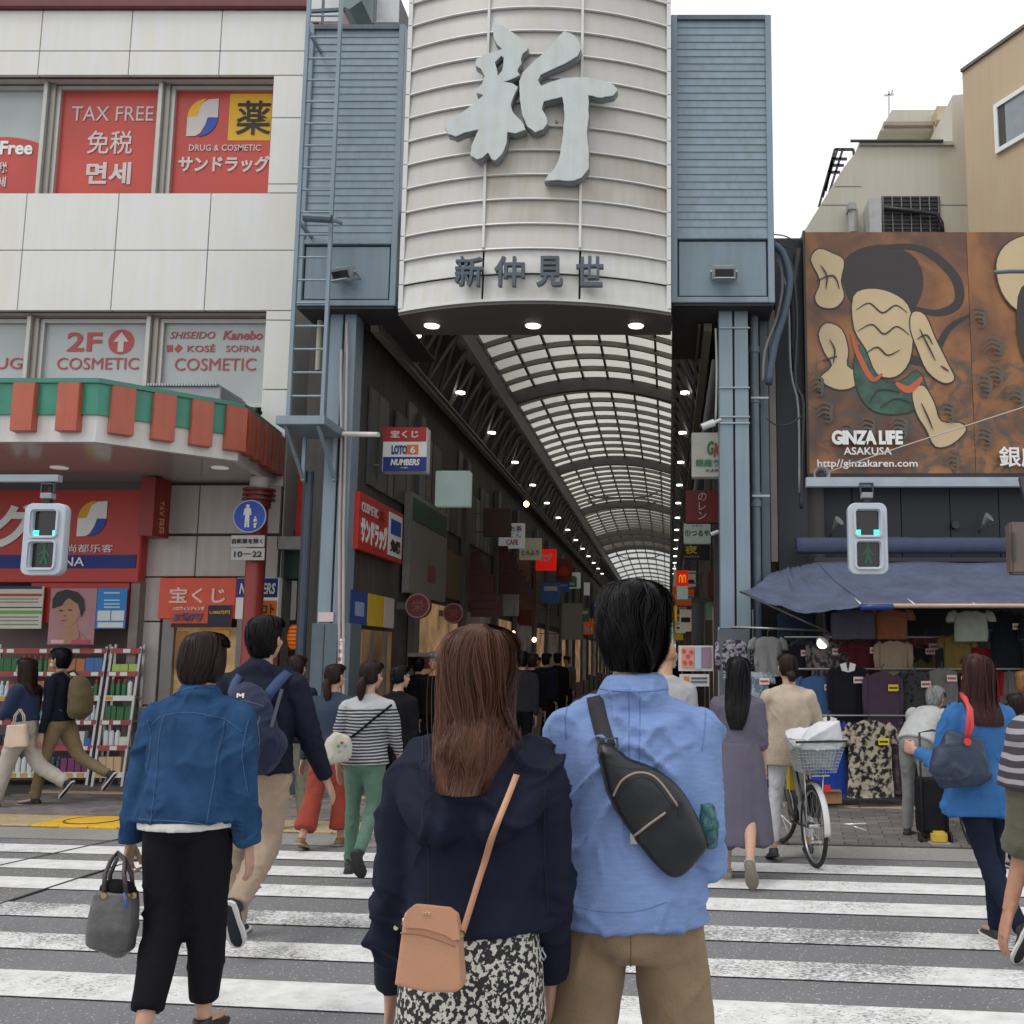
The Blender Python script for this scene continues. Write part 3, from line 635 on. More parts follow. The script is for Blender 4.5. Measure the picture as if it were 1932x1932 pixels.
# ================================================================ GATE
YB=11.7
M_blue=mat('gate_blue',(.205,.275,.33),rough=.42,var=.06,scale=2,streak=.10)
M_blue2=mat('gate_blue_panel',(.175,.24,.285),rough=.4,var=.06,scale=1.2,streak=.10)
M_blued=mat('gate_blue_dark',(.085,.12,.15),rough=.45,var=.08,streak=.1)
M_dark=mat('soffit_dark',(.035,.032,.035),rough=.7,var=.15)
gate=thing('arcade_gate',P(1005,1500,YB),'blue grey steel gate with slatted towers over the arcade entrance','gate')
def tower(u0,u1,vt,vs,vf,vb,uref_v=300):
    x0,x1=Xat(u0,uref_v,YB),Xat(u1,uref_v,YB)
    zt_,zs_,zf_,zb_=Zat(vt,YB),Zat(vs,YB),Zat(vf,YB),Zat(vb,YB)
    box('tower_core',x0+.03,x1-.03,YB+.07,YB+.9,zb_+.02,zt_-.03,M_blued,gate)
    for x in ((x0,x0+.075),(x1-.075,x1)): box('corner_post',x[0],x[1],YB-.03,YB+.95,zb_,zt_,M_blue,gate,.006)
    box('top_rail',x0+.075,x1-.075,YB-.028,YB+.07,zt_-.06,zt_-.002,M_blued,gate)
    box('mid_rail',x0+.075,x1-.075,YB-.028,YB+.07,zf_,zs_,M_blue,gate,.006)
    box('bottom_rail',x0+.075,x1-.075,YB-.028,YB+.9,zb_+.002,zb_+.07,M_blue,gate,.006)
    n=29; h=(zt_-.062-zs_)/n
    for k in range(n):
        o=box('slat',x0+.076,x1-.076,YB+.005,YB+.018,zs_+k*h+.004,zs_+(k+1)*h-.004+.012,M_blue,gate); o.rotation_euler=(-.10,0,0)
    box('fascia_panel',x0+.095,x1-.095,YB,YB+.03,zb_+.09,zf_-.025,M_blue2,gate,.004)
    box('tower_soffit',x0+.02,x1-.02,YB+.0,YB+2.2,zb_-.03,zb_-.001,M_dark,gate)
    return x0,x1,zb_
TL=tower(571,757,48,453,462,578); TR=tower(1266,1458,30,443,452,572)
# link beam behind the sign
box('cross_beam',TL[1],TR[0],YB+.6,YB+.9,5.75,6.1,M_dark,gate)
def flood(u,v,ang,lab):
    p=P(u,v,YB-.12); t=thing('floodlight',p,lab,'light','floodlights on the gate towers',rz=ang)
    MM=mat('flood_steel',(.40,.42,.43),metal=.6,rough=.35)
    o=link('housing',boxmesh(.26,.14,.12,MM,.01),t,(0,-.03,.03),local=True); o.rotation_euler=(.5,0,0)
    o=link('lens',boxmesh(.22,.012,.09,mat('lens_dark',(.02,.02,.025),rough=.1),0),t,(0,-.085,-.02),local=True); o.rotation_euler=(.55,0,0)
    mb=MB(); mb.bar((-.15,.1,-.02),(-.15,-.02,.03),.02); mb.bar((.15,.1,-.02),(.15,-.02,.03),.02); mb.bar((-.15,.1,-.02),(.15,.1,-.02),.02); mb.build('bracket',MM,None,at=(0,0,0)).parent=t
    o=link('lip',boxmesh(.24,.09,.012,MM,0),t,(0,-.08,-.09),local=True)
flood(651,520,-.35,'small steel floodlight on the left gate fascia'); flood(1366,517,.0,'small steel floodlight on the right gate fascia')
# curved sign
sgn=thing('curved_gate_sign',P(1005,560,11.4),'tall convex pale sign of overlapping panels with big brush lettering','sign')
xa,xb=Xat(754,565,11.55),Xat(1266,565,11.55); xm=(xa+xb)/2; hw=(xb-xa)/2; BUL=.40; YE=11.58
def ysg(x,ex=0): s=(x-xm)/hw; return YE-BUL*(1-s*s)-ex
M_sp=mat('sign_panel_taupe',(.50,.487,.465),rough=.4,var=.05,scale=.9,streak=.03)
M_sp2=mat('sign_panel_stained',(.46,.43,.385),rough=.45,var=.10,scale=1.1,streak=.10)
M_sw=mat('sign_panel_white',(.60,.60,.58),rough=.4,var=.04,streak=.06)
M_rim=mat('sign_rim',(.66,.66,.64),rough=.4,var=.04)
zb_=Zat(567,11.2); dz=(Zat(64,11.2)-zb_)/11.0
def curved(name,x0,x1,z0,z1,e0,e1,m,th=.02,n=8):
    mb=MB()
    for i in range(n+1):
        x=x0+(x1-x0)*i/n
        mb.v+=[(x,ysg(x,e0),z0),(x,ysg(x,e1),z1),(x,ysg(x,e0)+th,z0),(x,ysg(x,e1)+th,z1)]
    for i in range(n):
        b=i*4; mb.f+=[(b,b+4,b+5,b+1),(b+2,b+3,b+7,b+6),(b+1,b+5,b+7,b+3),(b,b+2,b+6,b+4)]; mb.mi+=[0]*4
    mb.f+=[(0,1,3,2),(n*4,n*4+2,n*4+3,n*4+1)]; mb.mi+=[0,0]
    return mb.build(name,m,sgn,30)
cuts=[xa,xa+(xb-xa)*.326,xa+(xb-xa)*.673,xb]
for r in range(15):
    z0=zb_+r*dz; z1=z0+dz
    for c in range(3):
        m=M_sw if r<2 else (M_sp2 if (c==1 and r in (3,4,5,6) or c==2 and r in (4,5)) else M_sp)
        curved('sign_panel',cuts[c]+.012,cuts[c+1]-.012,z0+.004,z1-.004,.055,.018,m)
    if r>=2: curved('row_rim',xa,xb,z0-.004,z0+.012,.064,.057,M_rim,n=16,th=.04)
    for x in (xa,xb-.05): box('edge_strip',x,x+.05,ysg(x+.025)-.075,YE+.03,z0+.008,z1-.006,M_rim,sgn)
curved('row_rim',xa,xb,zb_-.03,zb_+.002,.07,.07,M_rim,n=16,th=.06)
for x in cuts[1:3]: box('joint_cover',x-.014,x+.014,ysg(x)-.075,ysg(x)+.02,zb_+2*dz+.02,zb_+15*dz,M_rim,sgn)
curved('sign_core',xa+.02,xb-.02,zb_,zb_+15*dz,-.03,-.03,mat('dark_gap',(.05,.05,.05)),n=16)
poly=[(xa+(xb-xa)*i/16,ysg(xa+(xb-xa)*i/16,.05)) for i in range(17)]+[(xb,12.25),(xa,12.25)]
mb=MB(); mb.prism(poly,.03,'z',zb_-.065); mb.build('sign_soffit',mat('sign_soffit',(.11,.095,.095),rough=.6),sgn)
for u in (815,1006,1200):
    p=P(u,604,11.85); mb=MB(); mb.disc((p.x,11.85,zb_-.092),.085,'z',.012,24); o=mb.build('downlight',mat('lamp_white',(1,.97,.93),emit=3.2),sgn)
    mb=MB(); mb.tube([(p.x,11.85,zb_-.078),(p.x,11.85,zb_-.066)],.10,24); mb.build('downlight_rim',M_rim,sgn)
# big brush character (extruded metal letter on standoffs)
R1=[(828,95),(870,100),(905,126),(935,148),(962,180),(960,192),(942,206),(936,225),(938,243),(926,260),(922,272),(932,286),(905,300),(868,312),(905,318),(924,332),(908,368),(898,395),(905,425),(945,470),(953,492),(915,506),(885,500),(882,540),(866,582),(840,608),(826,603),(812,578),(790,598),(770,604),(745,588),(750,552),(778,492),(722,503),(690,518),(660,508),(648,480),(655,456),(700,440),(745,405),(790,368),(795,362),(768,352),(770,340),(790,320),(800,290),(785,262),(764,250),(768,228),(800,208),(838,200),(866,188),(846,170),(835,148)]
R2=[(1098,122),(1125,130),(1150,150),(1162,186),(1150,214),(1110,238),(1060,262),(1012,284),(1000,306),(1012,328),(1045,314),(1090,300),(1150,295),(1212,300),(1270,316),(1300,342),(1285,362),(1240,372),(1190,362),(1192,440),(1184,500),(1192,590),(1190,640),(1165,672),(1135,684),(1080,681),(1025,684),(1040,662),(1062,640),(1080,600),(1092,540),(1100,460),(1098,400),(1092,368),(1050,378),(1022,386),(1014,415),(1030,440),(1036,468),(1020,490),(990,502),(960,480),(942,440),(932,380),(930,310),(945,275),(990,230),(1040,190),(1070,150)]
H1=[(838,238),(862,214),(872,222),(866,270),(848,290),(844,262)]
YK=11.02
def cv(pts):
    out=[]
    for x,y in pts: p=P(515.2+x*.5,y*.5,YK); out.append((p.x,p.z))
    # knock the straight segments slightly ragged like a dry brush
    res=[]
    for i,p in enumerate(out):
        q=out[(i+1)%len(out)]; res.append(p); L_=math.hypot(q[0]-p[0],q[1]-p[1])
        if L_>.06:
            n=int(L_/.045)
            for k in range(1,n):
                t=k/n; j=.010*noise.noise(Vector((p[0]*9+t*5,p[1]*9,t*7))); res.append((p[0]+(q[0]-p[0])*t+j,p[1]+(q[1]-p[1])*t+j))
    return res
outl=[cv(R1),cv(H1),cv(R2)]
M_kf=mat('brush_letter_face',(.52,.565,.56),rough=.5,var=.05,streak=.05); M_ks=mat('brush_letter_side',(.22,.25,.26),rough=.5)
o=link('brush_letter',curvefill('brush_letter',outl,M_ks,.09,bevel=.003),sgn,(0,YK+.07,0))
o=link('brush_letter_face',curvefill('face',outl,M_kf,.02),sgn,(0,YK-.012,0))
mb=MB()
for (u,v) in ((930,170),(940,250),(1040,100),(1050,230),(1090,300),(1100,190),(880,240)):
    p=P(u,v,YK+.12); mb.bar((p.x,YK+.1,p.z),(p.x,ysg(p.x),p.z),.03)
mb.build('standoff',M_ks,sgn)
M_kd=mat('letter_steel',(.07,.09,.115),rough=.4,metal=.2)
for ch,u0,u1 in (('新',860,913),('仲',934,991),('見',1013,1063),('世',1088,1139)):
    x=Xat((u0+u1)/2,515,11.1); o=TX(ch,u0,u1,487,543,ysg(x)-.12,M_kd,sgn,bold=.016,depth=.07)
# left pillar
Yp=11.9
def col(name,u0,u1,v0,v1,Y,d,m,par,vr=None,bev=.004):
    vr=vr or (v0+v1)/2; x0,x1=Xat(u0,vr,Y),Xat(u1,vr,Y); return box(name,x0,x1,Y,Y+d,max(.02,Zat(v1,Y)),Zat(v0,Y),m,par,bev)
lpil=thing('gate_pillar',(P(620,1500,Yp).x,Yp,0),'blue steel gate pillar with conduits and a dark cladded foot, on the left','pillar')
col('web',604,634,580,1180,Yp+.06,.28,M_blued,lpil,1000); col('flange',606,630,580,1180,Yp,.06,M_blue,lpil,1000); col('flange',634,656,580,1180,Yp,.3,M_blue,lpil,1000)
col('foot_cladding',583,657,1176,1510,Yp-.05,.42,M_blued,lpil,1300); 
for u in (606,632): col('foot_seam',u,u+1.6,1178,1505,Yp-.056,.01,M_dark,lpil,1300)
RECT('notice',600,629,1155,1173,Yp-.02,.015,tone('C4B4B4'),lpil); RECT('sticker',640,649,1205,1252,Yp-.06,.008,M_white,lpil); text('ご注意',P(644.5,1228,Yp).x,Yp-.062,P(644.5,1228,Yp).z,tone('903030'),lpil,h=.085,w=.04,vertical=True)
mb=MB(); a=Xat(585,1000,Yp+.1); mb.tube([(a,Yp,.05),(a,Yp,Zat(890,Yp))],.05,10); mb.build('drain_pipe',mat('pipe_darkblue',(.03,.045,.07),rough=.4),lpil,30)
mb=MB(); a=Xat(600,700,Yp+.2); mb.tube([(a,Yp+.2,Zat(690,Yp)),(a,Yp+.2,Zat(595,Yp))],.035,10); mb.build('vent_pipe',mat('pipe_cream',(.36,.35,.28)),lpil,30)
M_cond=mat('conduit_pink',(.42,.35,.33),rough=.5,var=.08)
for i,(uu,va,vb) in enumerate(((644,660,1490),(652,610,1490))):
    mb=MB(); Y=Yp-.05
    pts=[P(uu-4 if v>900 else uu,v,Y) for v in (vb,1200,1000,830)]+[P(uu+(3 if i else -1),va+60,Y),P(uu+(2 if i else 0),va,Y)]
    mb.tube(pts,.016,8); mb.build('conduit',M_cond,lpil,30)
mb=MB(); mb.tube([P(648,819,11.7),P(714,820,11.5)],.03,10); mb.build('tube_lamp',mat('tube_white',(.6,.56,.54)),lpil,30)
# ladder and its platform
lad=thing('access_ladder',P(580,790,11.3),'blue steel ladder rising from a bracket platform up the left tower','ladder')
YL=11.3
def railpt(a,v): return P(a,v,YL)
rl0,rl1=P(545,788,YL),P(586,-60,YL); rr0,rr1=P(609,788,YL),P(646,-60,YL)
xl_=(rl0.x+rl1.x)/2; xr_=(rr0.x+rr1.x)/2
for x in (xl_,xr_): box('rail',x-.02,x+.02,YL-.025,YL+.025,rl0.z,rl1.z,M_blue,lad)
z=rl0.z+.25; dzr=(Zat(611,YL)-Zat(743,YL))/3
while z<rl1.z-.1:
    mb=MB(); mb.tube([(xl_+.02,YL,z),(xr_-.02,YL,z)],.013,8); mb.build('rung',M_blue,lad,30); z+=dzr
plz=rl0.z-.01
box('platform',Xat(529,800,YL),Xat(617,800,YL)+.02,YL-.15,YL+.62,plz-.1,plz-.0,M_blue,lad,.006)
for x in (Xat(545,800,YL),Xat(606,800,YL)):
    mb=MB(); mb.bar((x,YL-.1,plz-.1),(x,YL+.55,plz-.62),.035); mb.build('brace',M_blue,lad); box('brace',x-.02,x+.02,YL+.5,YL+.54,plz-.62,plz-.1,M_blue,lad)
for v in (60,420): box('wall_tie',xl_,xl_+.03,YL+.025,YB,Zat(v,YL)-.02,Zat(v,YL)+.02,M_blue,lad)
o=thing('camera_housing',P(608,413,11.1),'small grey camera housing fixed on the ladder','camera'); p=P(606,413,11.1); mb=MB(); mb.tube([(p.x-.2,11.1,p.z+.02),(p.x+.12,11.1,p.z)],.05,10); mb.build('body',M_blued,o,30); mb=MB(); mb.tube([(p.x+.12,11.1,p.z),(p.x+.2,11.2,p.z)],.03,8); mb.build('arm',M_blue,o,30)
# rooftop plant behind the left tower
rt=thing('rooftop_duct',P(680,30,12.5),'pale metal duct and railing above the left tower','duct')
mb=MB(); p=[P(u,v,12.6) for u,v in ((655,-40),(700,-40),(695,28),(672,44),(655,36))]; mb.prism([(q.x,q.z) for q in p],.5,at=12.3); mb.build('duct',mat('duct_teal',(.16,.22,.23),rough=.4),rt)
RECT('panel',712,753,-60,42,12.8,.03,mat('sheet_white',(.62,.64,.65)),rt); RECT('panel',584,640,-60,40,12.8,.03,mat('sheet_white',(.62,.64,.65)),rt)
mb=MB()
for u in (608,705): a=P(u,45,12.4); b=P(u,-60,12.4); mb.bar(a,(a.x,12.4,b.z),.03)
a,b=P(580,22,12.4),P(650,18,12.4); mb.bar(a,b,.04); mb.build('railing',M_blued,rt)
# right pillar, pipes and cables
rpil=thing('gate_pillar',(P(1386,1500,Yp).x,Yp,0),'blue steel gate pillar beside the clothes stall, on the right','pillar')
col('flange',1358,1384,578,1186,Yp,.3,M_blue,rpil,900); col('flange',1388,1414,578,1186,Yp,.3,M_blue,rpil,900); col('groove',1383,1389,578,1186,Yp+.05,.2,M_dark,rpil,900)
col('foot_cladding',1357,1416,1187,1510,Yp-.03,.36,mat('foot_grey',(.09,.11,.12)),rpil,1300)
for v in (618,731,786,798): col('strap',1357,1415,v-1.5,v+1.5,Yp-.02,.02,tone('9CA4A8'),rpil,v)
M_pipe=mat('downpipe_blue',(.115,.155,.19),rough=.45,streak=.1)
dp=thing('downpipe',(Xat(1426,900,12.1),12.1,0),'blue grey rain pipe with clamps between the right pillar and the dark wall','pipe')
mb=MB(); a=Xat(1426,900,12.1); mb.tube([(a,12.1,.1),(a,12.1,Zat(585,12.1))],.052,14); mb.build('pipe',M_pipe,dp,30)
for v in (660,755,935,950): mb=MB(); z=Zat(v,12.1); mb.tube([(a,12.1,z-.04),(a,12.1,z+.04)],.064,14); mb.build('collar',M_pipe,dp,30)
for v in (753,937): box('clamp',a-.05,a+.16,12.03,12.05,Zat(v,12.1)-.012,Zat(v,12.1)+.012,tone('A8ACAE'),dp)
col('channel',1436,1452,585,1100,12.25,.2,M_blued,dp,900); col('channel',1453,1466,585,1060,12.3,.2,mat('channel_taupe',(.15,.13,.115)),dp,900)
cb=thing('cable_bundle',P(1480,560,12.0),'thick dark cables drooping from the right tower down the wall','cables')
M_cab=mat('cable_black',(.02,.022,.028),rough=.5); M_cabb=mat('cable_blue',(.05,.08,.12),rough=.5)
def cable(pts,Y,r,m,par=cb,name='cable',n=10):
    q=[P(u,v,Y) for u,v in pts]; s=[]
    for i in range(len(q)-1):
        p0=q[max(i-1,0)]; p1=q[i]; p2=q[i+1]; p3=q[min(i+2,len(q)-1)]
        for k in range(4):
            t=k/4; s.append(.5*((2*p1)+(p2-p0)*t+(2*p0-5*p1+4*p2-p3)*t*t+(3*p1-p0-3*p2+p3)*t**3))
    s.append(q[-1]); mb=MB(); mb.tube(s,r,n); return mb.build(name,m,par,True)
cable([(1460,462),(1478,480),(1490,530),(1480,590),(1462,650),(1450,725)],11.9,.045,M_cabb)
cable([(1462,470),(1473,500),(1476,545),(1466,600),(1444,660),(1440,720)],11.95,.02,mat('cable_grey',(.2,.2,.2)))
cable([(1462,468),(1492,500),(1503,600),(1500,720),(1515,760),(1512,880),(1512,960)],12.2,.022,M_cab)
cable([(1466,490),(1486,560),(1492,700),(1506,770),(1508,930)],12.15,.014,mat('cable_grey',(.2,.2,.2)))
cable([(1505,470),(1495,560),(1500,700)],12.3,.04,M_cab)
cable([(1448,790),(1465,802),(1490,800),(1512,785)],12.0,.010,M_cab)
cable([(1456,442),(1480,445),(1500,455)],11.9,.008,M_cab); cable([(1456,458),(1475,462),(1500,470)],11.9,.006,M_cab)
# ================================================================ ARCADE
XC=-1.585
M_steel=mat('arcade_steel',(.13,.13,.122),rough=.5,var=.1); M_steell=mat('arcade_chord',(.22,.21,.17),rough=.5,var=.1)
M_rib=mat('vault_rib',(.26,.25,.22),rough=.5)
def transl(name,col,tr):
    m=bpy.data.materials.new(name); m.use_nodes=True; nd=m.node_tree.nodes; L=m.node_tree.links; nd.clear()
    o=nd.new('ShaderNodeOutputMaterial'); t=nd.new('ShaderNodeBsdfTranslucent'); d=nd.new('ShaderNodeBsdfDiffuse'); x=nd.new('ShaderNodeMixShader')
    tc=nd.new('ShaderNodeTexCoord'); n=nd.new('ShaderNodeTexNoise'); n.inputs['Scale'].default_value=.8; n.inputs['Detail'].default_value=5; L.new(tc.outputs['Object'],n.inputs['Vector'])
    r=nd.new('ShaderNodeValToRGB'); r.color_ramp.elements[0].color=(*[c*.82 for c in col],1); r.color_ramp.elements[1].color=(*col,1); r.color_ramp.elements[0].position=.3; r.color_ramp.elements[1].position=.65; L.new(n.outputs['Fac'],r.inputs[0])
    L.new(r.outputs[0],t.inputs[0]); L.new(r.outputs[0],d.inputs[0]); x.inputs[0].default_value=tr; L.new(d.outputs[0],x.inputs[1]); L.new(t.outputs[0],x.inputs[2]); L.new(x.outputs[0],o.inputs[0]); return m
M_pane=transl('vault_pane',(.56,.54,.48),.85); M_pane2=transl('vault_pane_far',(.50,.50,.48),.8)
roof=thing('arcade_roof',(XC,13,5.65),'long barrel roof of pale panes on dark ribs over the shopping arcade','roof')
ZS=7.28; RISE=.36; HWV=1.86
def vz(s): return ZS+RISE*(1-s*s)          # s in -1..1
def vx(s): return XC+s*HWV
NC=7; BAY=.87
ptsA=[-1+2*i/14 for i in range(15)]
def arcmesh(name,w,h,m,parent,y,ext=0.):
    mb=MB(); 
    for s in ptsA:
        x,z=vx(s),vz(s); mb.v+=[(x,y,z-h),(x,y+w,z-h),(x,y+w,z),(x,y,z)]
    for i in range(14):
        b=i*4
        for j in range(4): mb.f.append((b+j,b+(j+1)%4,b+4+(j+1)%4,b+4+j)); mb.mi.append(0)
    return mb
ym=13.0; rib0=arcmesh('rib',.07,.10,None,None,0).build('rib',M_rib,None,at=(0,0,0)); ribm=rib0.data; bpy.data.objects.remove(rib0)
rib1=arcmesh('main_rib',.16,.28,None,None,0).build('main_rib',M_steel,None,at=(0,0,0)); ribM=rib1.data; bpy.data.objects.remove(rib1)
pn=[]
for c in range(NC):
    s0=-1+2*c/NC; s1=-1+2*(c+1)/NC; sm=(s0+s1)/2
    me=rawmesh('pane',[(vx(s0)+.02,.03,vz(s0)+.01),(vx(s0)+.02,BAY-.0,vz(s0)+.01),(vx(sm),.03,vz(sm)+.01),(vx(sm),BAY,vz(sm)+.01),(vx(s1)-.02,.03,vz(s1)+.01),(vx(s1)-.02,BAY,vz(s1)+.01)],[(0,2,3,1),(2,4,5,3)],M_pane); smooth(me); pn.append(me)
k=0; y=ym; cnt=0; farp=MB(); frib=MB()
while y<112:
    gap=False
    far2=y>54
    if not gap:
        for c in range(NC):
            if cnt<294 and not far2: link('roof_pane',pn[c],roof,(0,y,0)); cnt+=1
            else:
                s0=-1+2*c/NC; s1=-1+2*(c+1)/NC; sm=(s0+s1)/2
                farp.cur=1 if far2 else 0
                farp.add([(vx(s0)+.02,y+.03,vz(s0)+.01),(vx(s0)+.02,y+BAY,vz(s0)+.01),(vx(sm),y+.03,vz(sm)+.01),(vx(sm),y+BAY,vz(sm)+.01),(vx(s1)-.02,y+.03,vz(s1)+.01),(vx(s1)-.02,y+BAY,vz(s1)+.01)],[(0,2,3,1),(2,4,5,3)])
        if k%10==0 and not far2: link('main_rib',ribM,roof,(0,y-.05,0))
        elif far2 and k%4==0 or not far2: link('rib',ribm,roof,(0,y-.035,0))
    y+=BAY; k+=1
farp.build('roof_panes',[M_pane,M_pane2],roof,kind='stuff')
for y in (50.2,54.3): link('main_rib',ribM,roof,(0,y,0))
for c in range(NC+1):
    s=-1+2*c/NC
    for (a,b) in ((12.9,112),): mb=MB(); mb.bar((vx(s),a,vz(s)-.02),(vx(s),b,vz(s)-.02),.045,.06); mb.build('purlin',M_steel,roof)
# transverse braces seen hanging below the vault
for y,z in ((34.5,7.0),(36.2,6.95),(52,7.1),(55.5,7.0)):
    mb=MB(); mb.bar((XC-.85,y,z),(XC+.75,y,z+.02),.05); mb.bar((XC-1.3,y,z+.2),(XC-.85,y,z),.05); mb.bar((XC+.75,y,z+.02),(XC+1.2,y,z+.2),.05); mb.build('brace',M_steel,roof)
tr=[]
for sgnx,lab in ((-1,'dark steel lattice girder carrying the left edge of the arcade roof'),(1,'dark steel lattice girder carrying the right edge of the arcade roof')):
    xl0=XC+sgnx*2.07; xu0=XC+sgnx*1.72
    t=thing('lattice_girder',(xl0,12.4,5.65),lab,'girder','lattice girders of the arcade')
    box('lower_chord',xl0-.05,xl0+.05,12.3,50,5.60,5.70,M_steell,t); box('chord_cable',xl0-.03+sgnx*-.09,xl0+.0+sgnx*-.09,12.3,50,5.66,5.69,M_steel,t)
    box('upper_beam',xu0-.06,xu0+.06,12.3,112,6.58,6.92,M_steel,t); box('beam_lip',xu0-.09,xu0+.09,12.3,112,6.555,6.578,M_steell,t)
    box('eaves_beam',XC+sgnx*1.86-.05,XC+sgnx*1.86+.05,12.9,112,7.2,7.30,M_steel,t)
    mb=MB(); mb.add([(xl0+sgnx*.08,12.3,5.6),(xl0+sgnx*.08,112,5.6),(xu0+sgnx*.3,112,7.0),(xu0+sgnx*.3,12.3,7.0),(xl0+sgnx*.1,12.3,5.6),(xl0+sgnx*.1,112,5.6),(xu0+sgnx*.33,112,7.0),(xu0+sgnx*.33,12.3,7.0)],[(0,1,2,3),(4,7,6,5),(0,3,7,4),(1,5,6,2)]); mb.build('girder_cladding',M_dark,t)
    # clerestory slats
    for i in range(60):
        y=12.95+i*.62; box('clerestory_post',XC+sgnx*1.82-.03,XC+sgnx*1.82+.03,y,y+.14,6.925,7.195,mat('clerestory_grey',(.16,.16,.15)),t)
    mb=MB(); mb.box(XC+sgnx*1.89-.005,XC+sgnx*1.89+.005,12.9,112,6.93,7.19); mb.build('clerestory_pane',M_pane2,t)
    dm={}
    for i in range(48):
        y=12.7+i*.78
        for j,(ya,yb) in enumerate(((0,.39),(.78,.39))):
            a=Vector((xl0,ya,5.70)); b=Vector((xu0,yb,6.56))
            if j not in dm: mb=MB(); mb.bar(a,b,.045); o=mb.build('diagonal',M_steel,None,at=(0,0,0)); dm[j]=o.data; bpy.data.objects.remove(o)
            link('diagonal',dm[j],t,(0,y,0))
    for i in range(14):
        y=13.45+i*3.02; x=xl0-sgnx*.22; lp_=thing('arcade_lamp',(x,y,5.93),'round lit lamp on the %s girder, %s from the gate'%('left' if sgnx<0 else 'right',['first','second','third','fourth','fifth','sixth','seventh','eighth','ninth','tenth','eleventh','twelfth','thirteenth','fourteenth'][i]),'lamp','lamps along the %s girder'%('left' if sgnx<0 else 'right'))
        mb=MB(); mb.tube([(x,y,5.90),(x,y,5.93)],.075,14); mb.build('lens',mat('lamp_cool',(1,1,.95),emit=4.),lp_,30)
        mb=MB(); mb.bar((xl0-sgnx*.03,y-.12,5.70),(x,y,5.93),.03); mb.build('arm',M_steell,lp_)
# buildings lining the arcade
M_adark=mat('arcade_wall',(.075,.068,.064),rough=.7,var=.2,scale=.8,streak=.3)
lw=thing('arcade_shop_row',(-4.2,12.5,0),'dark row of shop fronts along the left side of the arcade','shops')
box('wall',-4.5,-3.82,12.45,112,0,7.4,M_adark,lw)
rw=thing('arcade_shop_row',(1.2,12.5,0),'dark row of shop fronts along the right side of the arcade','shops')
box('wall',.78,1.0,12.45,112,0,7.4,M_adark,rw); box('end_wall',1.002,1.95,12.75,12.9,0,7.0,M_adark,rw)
M_sid=[mat('siding_%d'%i,c,rough=.5,streak=.2) for i,c in enumerate(((.13,.125,.12),(.10,.09,.09),(.17,.155,.14),(.08,.08,.085)))]
rnd=random.Random(4)
y=12.7
while y<22: w=rnd.uniform(.3,.75); box('siding_panel',-3.81,-3.78,y,y+w-.07,3.75,rnd.choice((5.0,5.3,4.7)),rnd.choice(M_sid),lw); y+=w
# piers and dim lit shop openings
y=15.0; k=0
cols=['3A2A22','5A2018','2A2E34','6A5A40','40382E','722018','2E3A30','504840']
while y<100:
    w=rnd.uniform(2.2,4.2)
    for side,x,par in ((-1,-3.8,lw),(1,.76,rw)):
        xx=lambda d: x+ (d if side<0 else -d)
        a,b=sorted((xx(0),xx(.10))); box('pier',a,b,y,y+.3,0.03,5.2,rnd.choice(M_sid),par)
        a,b=sorted((xx(0),xx(.05))); box('signboard',a,b,y+.32,y+w-.05,2.6,2.6+rnd.uniform(.35,.8),tone(rnd.choice(cols)),par)
        a,b=sorted((xx(0),xx(.012))); box('shop_window',a,b,y+.4,y+w-.1,.6,2.45,mat('shop_glow%d'%(k%4),[(.10,.06,.03),(.12,.09,.06),(.05,.04,.035),(.09,.085,.08)][k%4],emit=[1.6,2.2,.6,2.6][k%4],scale=2.2,var=.6),par)
        a,b=sorted((xx(.03),xx(.14))); box('counter',a,b,y+.5,y+w-.3,.03,rnd.uniform(.5,.9),tone(rnd.choice(cols)),par)
        k+=1
    y+=w
# end of the arcade
en=thing('arcade_end_building',(-1.5,118,0),'pale daylit street and buildings at the far end of the arcade','building')
box('wall',-8,5,117,119,0,12,mat('far_wall',(.30,.30,.29),var=.3,scale=.8),en); 
for i in range(6): box('window',-6+i*1.8,-5+i*1.8,116.9,117,3.2,4.4,tone('3A4248'),en)
box('banner',-2.6,.6,116.5,116.6,4.6,6.4,tone('8A7A3A'),en); box('shop_sign',-3,.8,116.4,116.6,2.4,3.2,tone('B8C4C0',emit=.3),en)
def hang(name,u0,u1,v0,v1,Y,m,label,cat='sign',group=None,d=.14,lit=None,txt=None,arm=-1):
    p=P((u0+u1)/2,(v0+v1)/2,Y); t=thing(name,p,label,cat,group)
    RECT('box',u0,u1,v0,v1,Y,d,m,t,.008)
    z=p.z
    xw_=-3.81 if arm<0 else .77
    if abs(p.x-xw_)>.2:
        for dzz in (.33,-.33):
            zz=z+dzz*(Zat(v0,Y)-Zat(v1,Y)); xs=(Xat(u0,v0,Y) if arm<0 else Xat(u1,v0,Y)); a,b=sorted((xw_,xs))
            if b-a>.01: box('arm',a,b,Y+.05,Y+.08,zz-.012,zz+.012,M_steel,t)
    return t
t=hang('projecting_sign',722,805,806,890,12.85,M_white,'red white and blue lottery sign projecting from the left wall',d=.2)
RECT('print',722.5,804.5,806,833,12.844,.004,tone('A82820'),t); RECT('print',722.5,804.5,862,889.5,12.844,.004,tone('14307E'),t)
TX('宝くじ',737,790,812,826,12.838,tone('E8D0C8'),t,bold=.03); TX('LOTO',739,768,840,857,12.838,tone('1A3A8A'),t,bold=.04); RECT('print',767,789,839,857,12.838,.004,tone('E07018'),t); TX('6',774,784,842,855,12.832,M_white,t,bold=.03)
TX('NUMBERS',737,792,866,878,12.838,M_white,t,bold=.04,shear=.2); TX('みずほ銀行',756,770,881,884,12.838,M_white,t)
